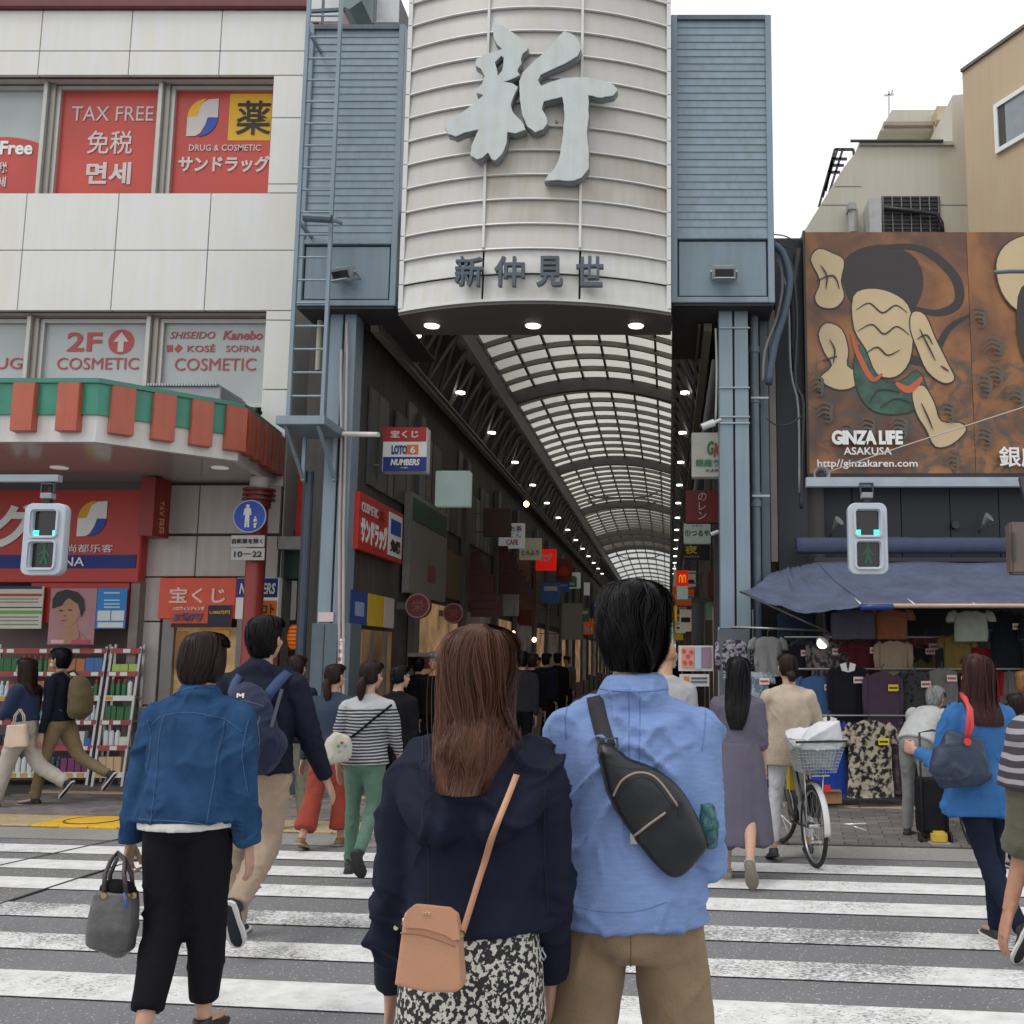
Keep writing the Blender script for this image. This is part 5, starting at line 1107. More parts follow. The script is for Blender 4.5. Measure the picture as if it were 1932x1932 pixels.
# ---------------------------------------------------------------- awning
M_awn=mat('awning_blue',(.078,.098,.165),rough=.8,var=.18,scale=2.5,bump=.3,bscale=14,streak=.16)
aw=thing('stall_awning',P(1780,1100,11.2),'faded blue canvas awning over the clothes stall','awning')
def cloth(name,fn,nu,nv,m,par,th=.006):
    mb=MB(); 
    for j in range(nv+1):
        for i in range(nu+1): mb.v.append(tuple(fn(i/nu,j/nv)))
    for j in range(nv):
        for i in range(nu): a=j*(nu+1)+i; mb.f.append((a,a+1,a+nu+2,a+nu+1)); mb.mi.append(0)
    o=mb.build(name,m,par,True); md=o.modifiers.new('thick','SOLIDIFY'); md.thickness=th; md.offset=0; return o
AT=P(1540,1061,12.25); AB=P(1638,1139,10.5); xr2=6.2
def fmain(s,t):
    xL=AT.x+(AB.x-AT.x)*t; x=xL+(xr2-xL)*s; y=AT.y+(AB.y-AT.y)*t; z=AT.z+(AB.z-AT.z)*t
    z+=-.075*math.sin(PI*t)*(.6+.4*math.sin(s*17+math.sin(s*7)))+.02*noise.noise(Vector((x*1.5,y*1.2,3)))
    return (x,y,z)
cloth('canvas',fmain,60,14,M_awn,aw)
c1=P(1450,1082,12.1); c2=P(1396,1116,10.9)
def fflap(s,t):
    top=Vector(P(1540,1061,12.25)).lerp(c1,s); bot=AB.lerp(c2,s); p=top.lerp(bot,t)
    p=p+Vector((0,0,-.09*math.sin(PI*s)*t*1.2-.05*math.sin(PI*t)))
    f=noise.noise(Vector((s*5,t*1.3,1.)))*.06+abs(noise.noise(Vector((s*9+t*3,t*.8,5.))))*.05
    k=math.sin(PI*min(1,s*1.05))
    return p+Vector((f*.3,-f*k*1.3,f*k*.8-.06*s*(1-s)*4*t))
cloth('side_flap',fflap,44,22,M_awn,aw)
# folded rear section and the roll above
def froll(s,t):
    a=t*PI*1.3-.5; x=P(1502,1030,12.3).x+(xr2-P(1502,1030,12.3).x)*s; z0=Zat(1032,12.3)
    r=.115+.012*noise.noise(Vector((x*2,a*2,0))); return (x,12.42-math.cos(a-.3)*r*.7-.1,z0+math.sin(a*1.0+PI*.9)*-r)
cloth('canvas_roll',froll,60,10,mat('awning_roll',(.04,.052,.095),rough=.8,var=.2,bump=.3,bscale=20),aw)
mb=MB(); mb.bar(P(1536,1056,12.3),Vector((xr2,12.3,P(1536,1056,12.3).z)),.05); mb.build('rear_bar',M_bw,aw)
mb=MB(); mb.tube([AB+Vector((-.05,0,-.02)),Vector((xr2,AB.y,AB.z-.02))],.022,10); mb.build('front_bar',mat('bar_peach',(.50,.33,.24),rough=.35),aw,True)
mb=MB(); mb.tube([AB+Vector((-.08,0,-.035)),AB+Vector((.25,0,-.035))],.035,10); mb.build('bar_sleeve',mat('sleeve_blue',(.01,.04,.18),rough=.3),aw,True)
mb=MB(); mb.tube([c2,P(1570,1196,11.6)],.012,8); mb.build('stay_pole',mat('pole_steel',(.35,.33,.32),metal=.6,rough=.35),aw,True)
mb=MB(); mb.tube([c2,P(1480,1151,10.8),P(1540,1156,10.8)],.01,6); mb.build('hem_cord',M_cab,aw,True)
for u in (1625,1726,1840): mb=MB(); q=P(u,1141,10.5); mb.tube([q,q+Vector((.0,1.5,.35))],.012,8); mb.build('awning_arm',mat('pole_steel',(.35,.33,.32)),aw,True)
# spotlights, horn, lamp
for u,v,lab in ((1572,995,'left clamp spotlight above the awning'),(1853,988,'right clamp spotlight above the awning')):
    p=P(u,v,12.7); t=thing('spotlight',p,lab,'light','clamp spotlights on the black wall'); mb=MB(); mb.tube([p+Vector((-.05,0,-.12)),p+Vector((0,-.05,-.01))],.014,8); mb.build('arm',M_gap,t,True)
    mb=MB(); mb.tube([p+Vector((0,-.05,-.02)),p+Vector((.03,-.09,.04)),p+Vector((.06,-.12,.07))],[.02,.045,.07],14); mb.build('reflector',mat('spot_silver',(.55,.55,.55),metal=.6,rough=.3),t,30)
    mb=MB(); mb.disc((p.x-.30,12.8,p.z-.0),.05,'y',.06,14); mb.build('socket',M_gap,t)
p=P(1549,897,9.1); t=thing('horn_speaker',p,'small grey horn loudspeaker at the end of the right signal arm','loudspeaker')
mb=MB(); mb.tube([p+Vector((0,.16,0)),p+Vector((0,.05,0)),p+Vector((0,-.02,0)),p+Vector((0,-.06,0))],[.02,.03,.055,.075],18,cap=False); o=mb.build('horn',mat('horn_grey',(.28,.28,.29),rough=.4),t,40); md=o.modifiers.new('t','SOLIDIFY'); md.thickness=.004
mb=MB(); mb.disc(p+Vector((0,-.0,0)),.04,'y',.02,16); mb.disc(p+Vector((0,-.03,0)),.014,'y',.03,12); mb.build('driver',M_gap,t); mb=MB(); mb.bar(p+Vector((0,.02,-.04)),p+Vector((0,.02,-.12)),.03); mb.build('bracket',M_cab,t)
# ---------------------------------------------------------------- pedestrian signals
M_sig=mat('signal_grey',(.46,.50,.55),rough=.35,var=.05); M_lens=mat('signal_lens',(.02,.016,.016),rough=.15)
def signal(u,v0,v1,w,lab,Y=9.0,led=True):
    c=P(u,(v0+v1)/2,Y); h=Zat(v0,Y)-Zat(v1,Y); W_=w
    t=thing('pedestrian_signal',(c.x,Y,c.z),lab,'traffic signal','pedestrian signals over the crossing')
    def rr(w_,h_,r,n=5,cx=0,cz=0):
        pts=[]
        for (sx,sz,a0) in ((1,1,0),(-1,1,PI/2),(-1,-1,PI),(1,-1,1.5*PI)):
            for k in range(n+1): a=a0+PI/2*k/n; pts.append((cx+sx*(w_/2-r)+r*math.cos(a),cz+sz*(h_/2-r)+r*math.sin(a)))
        return pts
    H2=h/2
    outer=[(c.x+x,c.z+z) for x,z in rr(W_,h,.06)]; holes=[[(c.x+x,c.z+z) for x,z in rr(W_*.66,h*.38,.03,cz=s*h*.228)] for s in (1,-1)]
    me=curvefill('housing',[outer]+holes,M_sig,.075,bevel=.008); link('housing',me,t,(0,Y+.04,0))
    mb=MB(); mb.prism([(c.x+x,c.z+z) for x,z in rr(W_*.97,h*.98,.06)],.03,at=Y+.075); mb.build('back_plate',M_sig,t)
    for s in (1,-1):
        rim=[[(c.x+x,c.z+z) for x,z in rr(W_*.76,h*.43,.045,cz=s*h*.228)],[(c.x+x,c.z+z) for x,z in rr(W_*.665,h*.385,.03,cz=s*h*.228)]]
        link('visor',curvefill('visor',rim,M_sig,.03),t,(0,Y-.015,0))
        box('lens',c.x-W_*.33,c.x+W_*.33,Y+.035,Y+.055,c.z+s*h*.228-h*.19,c.z+s*h*.228+h*.19,M_lens,t)
    if led:
        for sx in (-1,1):
            for i in range(2):
                for j in range(2): box('led',c.x+sx*W_*.25-.024+i*.025,c.x+sx*W_*.25-.002+i*.025,Y+.026,Y+.034,c.z+h*.055+j*.025,c.z+h*.055+.021+j*.025,mat('led_cyan',(.06,.85,.72),emit=2.2),t)
        z0=c.z-h*.235; x0=c.x; k=h*.15
        pts=[(-.1,1),(.1,1),(.22,.55),(.62,.1),(.5,0),(.12,.3),(.14,0),(.42,-.9),(.2,-.95),(0,-.3),(-.2,-.95),(-.42,-.85),(-.12,0),(-.14,.3),(-.5,0),(-.6,.15),(-.2,.6)]
        mb=MB(); mb.prism([(x0+a*k,z0+b*k*.85) for a,b in pts],.004,at=Y+.030); mb.disc((x0,Y+.030,z0+k*1.02),k*.2,'y',.004,12); mb.build('walking_figure',mat('figure_green',(.012,.075,.045),rough=.4,emit=.25),t)
    box('hanger',c.x-.03,c.x+.03,Y+.0,Y+.05,c.z+H2+.002,c.z+H2+.05,M_cab,t); box('hanger_plate',c.x-.05,c.x+.05,Y-.02,Y+.06,c.z+H2+.05,c.z+H2+.10,tone('8A9096'),t,.005)
    mb=MB(); z=c.z+H2+.10; mb.box(c.x-.06,c.x-.05,Y,Y+.03,z,z+.08); mb.box(c.x+.05,c.x+.06,Y,Y+.03,z,z+.08); mb.box(c.x-.06,c.x+.06,Y,Y+.03,z+.08,z+.09); mb.build('clamp_frame',mat('signal_dark',(.05,.055,.06)),t)
    return c,c.z+H2+.10
cL,zL=signal(81.5,951,1083,.345,'walking man pedestrian signal hanging in front of the red shop sign'); cR,zR=signal(1638,950,1082,.33,'walking man pedestrian signal hanging in front of the blue awning')
ar=thing('mast_arm',(cL.x-2,9.05,Zat(902,9)),'pale steel arm carrying the left pedestrian signal','signal arm'); mb=MB(); mb.box(-10.5,Xat(112,902,9.05),9.03,9.10,Zat(909,9.05),Zat(896,9.05)); mb.build('arm',tone('9098A0'),ar); mb=MB(); mb.bar((cL.x,9.05,Zat(909,9.05)),(cL.x,9.05,Zat(950,9)),.03); mb.build('drop_rod',M_cab,ar)
mb=MB(); mb.tube([(-10.6,9.07,0),(-10.6,9.07,5)],.09,14); mb.build('post',tone('9098A0'),ar,30)
ar=thing('mast_arm',(cR.x+1,9.05,Zat(908,9)),'pale blue grey steel arm carrying the right pedestrian signal','signal arm'); mb=MB(); mb.box(Xat(1521,908,9.05),6.5,9.03,9.10,Zat(918,9.05),Zat(901,9.05)); mb.build('arm',mat('arm_blue',(.33,.38,.43),rough=.4),ar); mb=MB(); mb.bar((cR.x,9.05,Zat(901,9.05)),(cR.x,9.05,zR+.08),.03); mb.build('drop_rod',M_cab,ar); mb=MB(); mb.tube([(6.6,9.07,0),(6.6,9.07,5)],.09,14); mb.build('post',tone('9098A0'),ar,30)
mb=MB(); mb.tube([P(1555,893,9.1),P(1700,843,9.0),P(1932,768,8.8),P(2100,712,8.7)],.006,6); mb.build('stay_wire',tone('B0A8A0'),ar,True)
mb=MB(); mb.tube([P(1876,514,9.0),P(1905,512,9.0),P(2100,512,9.0)],.02,8); mb.build('stay_tube',tone('5A6A70'),ar,True)
q=P(1928,1033,8.6); t=thing('pedestrian_signal',q,'brown back of a signal housing cut off at the right edge','traffic signal')
box('housing',Xat(1907,1033,8.6),Xat(1975,1033,8.6),8.6,8.75,Zat(1083,8.6),Zat(984,8.6),mat('signal_brown',(.13,.095,.08),rough=.45),t,.02); box('hinge',Xat(1910,1033,8.6),Xat(1914,1033,8.6),8.58,8.6,Zat(1058,8.6),Zat(1005,8.6),M_gap,t)
mb=MB(); mb.bar(Vector((Xat(1950,1000,8.65),8.68,Zat(984,8.6))),Vector((Xat(1950,1000,8.65),8.9,Zat(905,9))),.04); mb.build('bracket',M_cab,t)
# ---------------------------------------------------------------- clothes
def cl_mat(name,c,c2=None,scale=10,thr=(.45,.55),stretch=(1,1,1)):
    return mat('cloth_'+name,c,col2=c2,scale=scale,thr=thr if c2 else None,rough=.9,var=.08,bump=.25,bscale=60,spec=.15,stretch=stretch,sheen=.2)
def garment(u0,u1,v0,v1,Y,m,label,sleeves='short',tag=None,collar=None,waist=.0,tagpos=(.3,.28),neck=.30,flare=0.,hanger=True,seed=1,name='hanging_top'):
    x0,x1=Xat(u0,(v0+v1)/2,Y),Xat(u1,(v0+v1)/2,Y); zt_,zb_=Zat(v0,Y),Zat(v1,Y); w=x1-x0; h=zt_-zb_; cx=(x0+x1)/2
    t=thing(name,(cx,Y,zt_),label,'clothes','clothes hanging at the stall'); NU,NV=22,20; V=[];F=[]
    body=.5 if sleeves is None else .40
    for side in (0,1):
        for j in range(NV+1):
            f=j/NV
            sh=min(1,f/.10); hwid=(neck*.5+(body*.96-neck*.5)*sh**.7)*w
            hwid*= (1+flare*f)*(1-waist*math.sin(PI*min(1,f*1.1)))
            zz=zt_-h*f
            for i in range(NU+1):
                s=-1+2*i/NU
                th=.045*math.sqrt(max(0,1-s**4))*(.6+.4*min(1,f*4))
                fold=.022*noise.noise(Vector((s*2.4+seed*3,f*1.2,seed)))*min(1,f*2)+.014*noise.noise(Vector((s*6+seed,f*2.2,seed*2)))*f
                edge=.02*noise.noise(Vector((seed,f*3,s*.5)))*w
                dz=0
                if f<.12: dz=-.02*h*abs(s)
                if j==NV: dz=.02*h*noise.noise(Vector((s*2,seed,0)))
                scoop=0
                if f<.08 and abs(s)<.6: scoop=-.035*h*(1-abs(s)/.6)*(1 if side==0 else .3)
                V.append((cx+s*hwid+edge,Y+(-th if side==0 else th)+fold,zz+dz+scoop))
    n1=(NU+1)*(NV+1)
    for side in (0,1):
        b=side*n1
        for j in range(NV):
            for i in range(NU):
                a=b+j*(NU+1)+i; q=(a,a+1,a+NU+2,a+NU+1); F.append(q if side else q[::-1])
    for j in range(NV):
        for i in (0,NU): a=j*(NU+1)+i; q=(a,a+NU+1,a+NU+1+n1,a+n1); F.append(q if i==0 else q[::-1])
    for i in range(NU): a=NV*(NU+1)+i; F.append((a,a+1,a+1+n1,a+n1))
    me=rawmesh('cloth',[tuple(Vector(v)-Vector((cx,Y,zt_))) for v in V],F,m); smooth(me); o=link('cloth',me,t,(0,0,0),local=True)
    if sleeves:
        sl=.34*h if sleeves=='short' else .80*h
        for sx in (-1,1):
            mb=MB(); top=Vector((cx+sx*w*.33,Y,zt_-.07*h)); mid=Vector((cx+sx*w*(.44),Y-.01,zt_-.16*h)); 
            end=Vector((cx+sx*w*(.47 if sleeves=='short' else .44),Y-.02+.02*sx,zt_-sl))
            pts=[top,mid,mid.lerp(end,.5)+Vector((.008*sx,0,0)),end]
            r=w*.085 if sleeves=='long' else w*.10
            mb.tube(pts,[r*.8,r,r*.95,r*(.75 if sleeves=='long' else 1.1)],12); 
            for k in range(len(mb.v)): q=mb.v[k]; mb.v[k]=(q[0],Y+(q[1]-Y)*.6+.01*noise.noise(Vector((q[0]*9,q[2]*12,seed))),q[2])
            mb.build('sleeve',m,t,True)
    if hanger:
        mb=MB(); mb.tube([(cx,Y,zt_-.03),(cx,Y,zt_+.05),(cx+.015,Y,zt_+.075),(cx+.03,Y,zt_+.06)],.006,6); mb.bar((cx-w*.22,Y,zt_-.05),(cx,Y,zt_-.01),.02); mb.bar((cx+w*.22,Y,zt_-.05),(cx,Y,zt_-.01),.02); mb.build('hanger',M_gap,t)
    if collar:
        mb=MB()
        for sx in (-1,1): mb.add([(cx,Y-.055,zt_-.15*h),(cx+sx*w*.16,Y-.06,zt_-.12*h),(cx+sx*w*.20,Y-.05,zt_-.01*h),(cx+sx*.05*w,Y-.05,zt_+.02*h)],[(0,1,2,3)])
        o=mb.build('collar',collar,t); md=o.modifiers.new('t','SOLIDIFY'); md.thickness=.006
    if tag:
        tx=cx+w*tagpos[0]*.8; tz=zt_-h*tagpos[1]
        g_=box('price_tag',tx-.055,tx+.055,Y-.085,Y-.082,tz-.035,tz+.035,tone(tag),t)
        box('tag_band',tx-.045,tx+.045,Y-.088,Y-.0855,tz-.012,tz+.010,tone('B8402C' if tag!='D8C81A' else '504810'),t)
    return t
GC=[
 (1356,1417,1202,1275,11.9,cl_mat('floral_grey',(.30,.28,.33),(.03,.025,.04),26),'dark and pale floral jacket at the left end of the stall','long',None,None,1),
 (1420,1478,1200,1272,11.8,cl_mat('grey_tee',(.20,.20,.20)),'plain grey tee gathered in the middle','short',None,None,2),
 (1482,1529,1214,1275,12.0,cl_mat('navy_dark',(.018,.018,.025)),'near black top with a tag beside the grey tee','short','D8C8C4',None,3),
 (1527,1592,1210,1275,11.9,cl_mat('floral_brown',(.22,.18,.17),(.05,.045,.05),18),'brown grey floral blouse behind the white lamp','long','D8C8C4',None,4),
 (1572,1646,1150,1203,11.5,cl_mat('slate',(.085,.08,.115),stretch=(1,1,1)),'slate purple skirt hanging under the awning edge',None,None,None,5),
 (1644,1716,1150,1203,11.6,cl_mat('rust',(.26,.10,.045)),'rust orange top hanging under the awning edge','short',None,None,6),
 (1796,1868,1152,1207,11.5,cl_mat('mint',(.36,.40,.33)),'pale mint top hanging under the awning edge','short',None,None,7),
 (1593,1664,1207,1275,11.8,cl_mat('maroon',(.085,.012,.02)),'maroon top with a tag','short','D8C8C4',None,8),
 (1655,1716,1208,1275,11.7,cl_mat('beige_knit',(.33,.25,.18)),'beige knit top in the second row','long',None,None,9),
 (1717,1762,1215,1262,12.1,cl_mat('olive_print',(.12,.10,.03),(.02,.02,.02),7),'black top with an olive yellow print','short','D8C8C4',None,10),
 (1777,1835,1196,1265,11.7,cl_mat('olive',(.17,.125,.035)),'olive green top above the grey one','short',None,None,11),
 (1818,1886,1221,1330,11.9,cl_mat('red',(.33,.02,.015)),'bright red top beside the brown haired woman','long',None,None,12),
 (1396,1454,1266,1330,11.5,cl_mat('denim_floral',(.30,.34,.38),(.12,.17,.22),16),'pale blue floral blouse behind the long dark hair','short','D8C8C4',None,13),
 (1506,1579,1274,1350,11.6,cl_mat('denim_blue',(.05,.12,.26)),'mid blue blouse with a tag','long','D8C8C4',None,14),
 (1567,1632,1252,1356,11.5,cl_mat('black',(.012,.012,.018)),'black top with a big white collar','long','D0D0D0',M_white,15),
 (1634,1697,1266,1372,11.4,cl_mat('aubergine',(.075,.045,.075)),'aubergine purple top with a yellow tag','long','D8C81A',None,16),
 (1697,1758,1263,1356,11.5,cl_mat('black_print',(.012,.012,.018),(.05,.05,.05),22,(.55,.6)),'black tee with a grey scribble print','short','D8C8C4',None,17),
 (1753,1804,1259,1328,11.5,cl_mat('grey_plain',(.16,.16,.155)),'grey sleeveless top with a tag',None,'D8C8C4',None,18),
 (1530,1597,1354,1494,11.2,cl_mat('royal',(.012,.045,.30)),'long royal blue dress with a yellow tag','short','D8C81A',M_white,19),
 (1599,1684,1357,1496,11.1,cl_mat('black_cream_pattern',(.42,.36,.28),(.02,.018,.02),17),'long black and cream patterned tunic with yellow tags','short','D8C81A',None,20),
 (1681,1716,1371,1490,11.3,cl_mat('dusk_purple',(.07,.045,.06),(.13,.10,.11),8),'long dusky purple dress next to the patterned tunic','short',None,None,21),
 (1868,1930,1150,1260,11.7,cl_mat('ink',(.010,.012,.018)),'inky black dress with two pale tags near the right edge','short','D8C8C4',None,22),
 (1930,1990,1160,1290,11.6,cl_mat('ink',(.010,.012,.018)),'inky black dress cut by the right edge','short','D8C8C4',None,23),
 (1480,1530,1360,1480,11.4,cl_mat('navy_dark',(.018,.018,.025)),'dark long dress behind the beige sweater','short',None,None,24),
 (1720,1770,1370,1490,11.6,cl_mat('navy_dark',(.018,.018,.025)),'dark long dress behind the bending grey haired person','short',None,None,25),
 (1470,1535,1152,1205,12.2,cl_mat('navy_blue',(.02,.03,.06)),'dark navy trousers hanging in the shade of the awning',None,None,None,26),
]
for (u0,u1,v0,v1,Y,m,lab,sl_,tg,cl,sd_) in GC:
    wd_=(u1-u0)*.08; u0-=wd_; u1+=wd_; v1+=(v1-v0)*.06
    garment(u0,u1,v0,v1,Y,m,lab,sl_,tg,cl,seed=sd_,flare=.15 if v1-v0>100 else .0,hanger=True)
rnd=random.Random(9)
for k in range(26):
    u=1490+(k%13)*38+rnd.uniform(-8,8); v=(1205,1300)[k//13]+rnd.uniform(-12,14); w=rnd.uniform(46,62); h=rnd.uniform(75,110)
    cn=rnd.choice(['black','plum','navy','grey','wine','oatmeal','moss']); c={'black':(.06,.06,.08),'plum':(.12,.07,.12),'navy':(.06,.10,.20),'grey':(.22,.20,.20),'wine':(.26,.07,.07),'oatmeal':(.34,.30,.26),'moss':(.08,.11,.08)}[cn]; c2=rnd.choice([None,None,(.34,.32,.32)])
    t=garment(u,u+w,v,v+h,12.15+.08*(k%3),cl_mat('back_%s%s'%(cn,'p' if c2 else ''),c,c2,16),'%s%s garment in the %s back row of the clothes stall'%('patterned ' if c2 else '',cn,('upper','lower')[k//13]),rnd.choice(('short','long')),rnd.choice((None,'D8C8C4')),None,seed=50+k)
    t['group']='garments in the back row of the stall'
rail=thing('clothes_rail',P(1450,1185,11.9),'steel clothes rail at the left end of the stall','rail')
M_pole=mat('pole_steel',(.35,.33,.32),metal=.6,rough=.35)
mb=MB(); mb.tube([P(1380,1183,11.9),P(1560,1190,11.9)],.014,8); mb.build('bar',M_pole,rail,True)
for (u,va,vb,Y) in ((1421,1150,1500,12.0),(1357,1183,1500,11.95),(1557,1150,1500,12.1)): mb=MB(); x=Xat(u,1250,Y); mb.tube([(x,Y,.02),(x,Y,Zat(va,Y))],.014,8); mb.build('upright',M_pole,rail,True)
rail=thing('clothes_rail',P(1700,1380,11.6),'long steel clothes rails across the stall front','rail')
for (v,Y,ua,ub) in ((1202,11.8,1480,2000),(1262,11.6,1480,2000),(1350,11.3,1490,1780),(1146,11.55,1570,2000)): mb=MB(); z=Zat(v,Y); mb.tube([(Xat(ua,v,Y),Y,z),(Xat(ub,v,Y),Y,z)],.012,8); mb.build('bar',M_pole,rail,True)
for (u,Y) in ((1565,11.62),(1732,11.62),(1760,11.62),(1905,11.62),(1500,11.35)): mb=MB(); x=Xat(u,1300,Y); mb.tube([(x,Y,.02),(x,Y,Zat(1260,Y))],.014,8); mb.build('upright',M_pole,rail,True)
p=P(1552,1208,11.5); t=thing('clip_lamp',p,'lit clip lamp glowing white among the hanging clothes','lamp'); mb=MB(); mb.tube([p+Vector((.08,.05,.06)),p+Vector((.02,-.01,.0)),p+Vector((-.01,-.05,-.03))],[.02,.05,.075],14); mb.build('shade',mat('spot_silver',(.55,.55,.55)),t,30); mb=MB(); mb.disc(p+Vector((-.012,-.06,-.035)),.06,'y',.01,14); mb.build('bulb',mat('lamp_white',(1,.97,.93),emit=3.),t)
t=thing('cardboard_box',P(1570,1505,11.0),'brown cardboard box under the royal blue dress','box'); RECT('carton',1551,1588,1494,1516,11.0,.3,mat('carton',(.36,.20,.09),rough=.8),t); RECT('flap',1551,1588,1492,1494,10.95,.12,mat('carton_dark',(.24,.13,.06),rough=.8),t)
t=thing('stall_table',P(1800,1450,12.3),'dark draped table at the back of the stall','table'); RECT('drape',1600,2000,1440,1515,12.0,.8,cl_mat('navy_dark',(.018,.018,.025)),t); RECT('top',1595,2005,1436,1440,11.96,.9,M_gap,t)
# ================================================================ PEOPLE: the builder
from mathutils.bvhtree import BVHTree
V3=Vector
def skin(name,c): 
    m=mat(name,c,rough=.5,var=.08,scale=25,bump=.08,bscale=120,spec=.4); b=m.node_tree.nodes['Principled BSDF']; b.inputs['Subsurface Weight'].default_value=.12; b.inputs['Subsurface Scale'].default_value=.01; return m
M_skin=skin('skin',(.46,.27,.19))
def fab(name,c,rough=.85,bump=.35,bs=170,var=.10,scale=14,**k):
    """woven cloth: fine weave relief over broad colour variation"""
    dk=max(lin(c))<.04
    if 'fabric_'+name in MATS: return MATS['fabric_'+name]
    return crease(mat('fabric_'+name,c,rough=rough,bump=bump,bscale=bs,var=var,scale=scale,spec=.12 if dk else .18,sheen=0. if dk else .1,**k),.8 if dk else .5)
def crease(m,k=.35,scale=9.,dist=.012):
    nd=m.node_tree.nodes; L=m.node_tree.links; b=nd['Principled BSDF']; tc=nd.new('ShaderNodeTexCoord'); mp=nd.new('ShaderNodeMapping'); mp.inputs['Scale'].default_value=(1.3,1.3,.7); mp.inputs['Rotation'].default_value=(.2,.5,.3); L.new(tc.outputs['Object'],mp.inputs[0])
    n=nd.new('ShaderNodeTexNoise'); n.noise_type='RIDGED_MULTIFRACTAL'; n.inputs['Scale'].default_value=scale; n.inputs['Detail'].default_value=3; n.inputs['Distortion'].default_value=.5; L.new(mp.outputs[0],n.inputs['Vector'])
    bp=nd.new('ShaderNodeBump'); bp.inputs['Strength'].default_value=k; bp.inputs['Distance'].default_value=dist; L.new(n.outputs['Fac'],bp.inputs['Height'])
    if b.inputs['Normal'].is_linked: L.new(b.inputs['Normal'].links[0].from_socket,bp.inputs['Normal'])
    L.new(bp.outputs[0],b.inputs['Normal']); return m
class Sh(MB):
    """closed blobs that are fused by voxel remeshing"""
    def ell(s,c,rx,ry,rz,rot=None,n=14,m=9):
        c=V3(c); b=len(s.v)
        for j in range(1,m):
            t=PI*j/m
            for i in range(n):
                a=2*PI*i/n; p=V3((rx*math.sin(t)*math.cos(a),ry*math.sin(t)*math.sin(a),rz*math.cos(t)))
                if rot is not None: p=rot@p
                s.v.append(tuple(c+p))
        p=V3((0,0,rz)); q=V3((0,0,-rz))
        if rot is not None: p=rot@p; q=rot@q
        s.v.append(tuple(c+p)); s.v.append(tuple(c+q)); T=len(s.v)-2; B=len(s.v)-1
        for j in range(m-2):
            for i in range(n): s.f.append((b+j*n+i,b+(j+1)*n+i,b+(j+1)*n+(i+1)%n,b+j*n+(i+1)%n)); s.mi.append(0)
        for i in range(n): s.f.append((T,b+i,b+(i+1)%n)); s.f.append((B,b+(m-2)*n+(i+1)%n,b+(m-2)*n+i)); s.mi+=[0,0]
    def loft(s,rings,n=24,ref=(1,0,0)):
        """rings: (centre, rx, ry[, power]) swept along their centres"""
        b=len(s.v); cs=[V3(r[0]) for r in rings]
        for i,r in enumerate(rings):
            t=(cs[min(i+1,len(cs)-1)]-cs[max(i-1,0)]).normalized(); x=V3(ref); x=(x-t*x.dot(t)).normalized(); y=t.cross(x)
            pw=r[3] if len(r)>3 else 1.
            for k in range(n):
                a=2*PI*k/n; ca,sa=math.cos(a),math.sin(a); ca=math.copysign(abs(ca)**pw,ca); sa=math.copysign(abs(sa)**pw,sa)
                s.v.append(tuple(cs[i]+x*(ca*r[1])+y*(sa*r[2])))
        for i in range(len(rings)-1):
            for k in range(n): s.f.append((b+i*n+k,b+i*n+(k+1)%n,b+(i+1)*n+(k+1)%n,b+(i+1)*n+k)); s.mi.append(0)
        s.f.append(tuple(b+k for k in range(n))[::-1]); s.f.append(tuple(b+(len(rings)-1)*n+k for k in range(n))); s.mi+=[0,0]
    def limb(s,pts,rs,n=14,flat=1.,ref=(1,0,0)): s.loft([(p,r,r*flat) for p,r in zip(pts,rs)],n,ref)
_tmp=[0]
def fuse(sh,voxel,sm=3,name='body'):
    me=bpy.data.meshes.new(name); me.from_pydata(sh.v,[],sh.f)
    bm=bmesh.new(); bm.from_mesh(me); bmesh.ops.recalc_face_normals(bm,faces=bm.faces); bm.to_mesh(me); bm.free()
    o=bpy.data.objects.new('tmp',me); TMPC.objects.link(o)
    r=o.modifiers.new('r','REMESH'); r.mode='VOXEL'; r.voxel_size=voxel
    if sm: q=o.modifiers.new('s','SMOOTH'); q.iterations=sm; q.factor=.5
    with bpy.context.temp_override(scene=TMPS,view_layer=TMPS.view_layers[0]):
        dg=bpy.context.evaluated_depsgraph_get(); dg.update(); out=bpy.data.meshes.new_from_object(o.evaluated_get(dg))
    bpy.data.objects.remove(o); bpy.data.meshes.remove(me)
    out.name=name; out.materials.clear(); smooth(out); return out
TMPS=bpy.data.scenes.new('tmp'); TMPC=TMPS.collection
def getco(me): a=np.empty(len(me.vertices)*3); me.vertices.foreach_get('co',a); return a.reshape(-1,3)
def getno(me): a=np.empty(len(me.vertices)*3,dtype=np.float32); me.vertex_normals.foreach_get('vector',a); return a.reshape(-1,3)
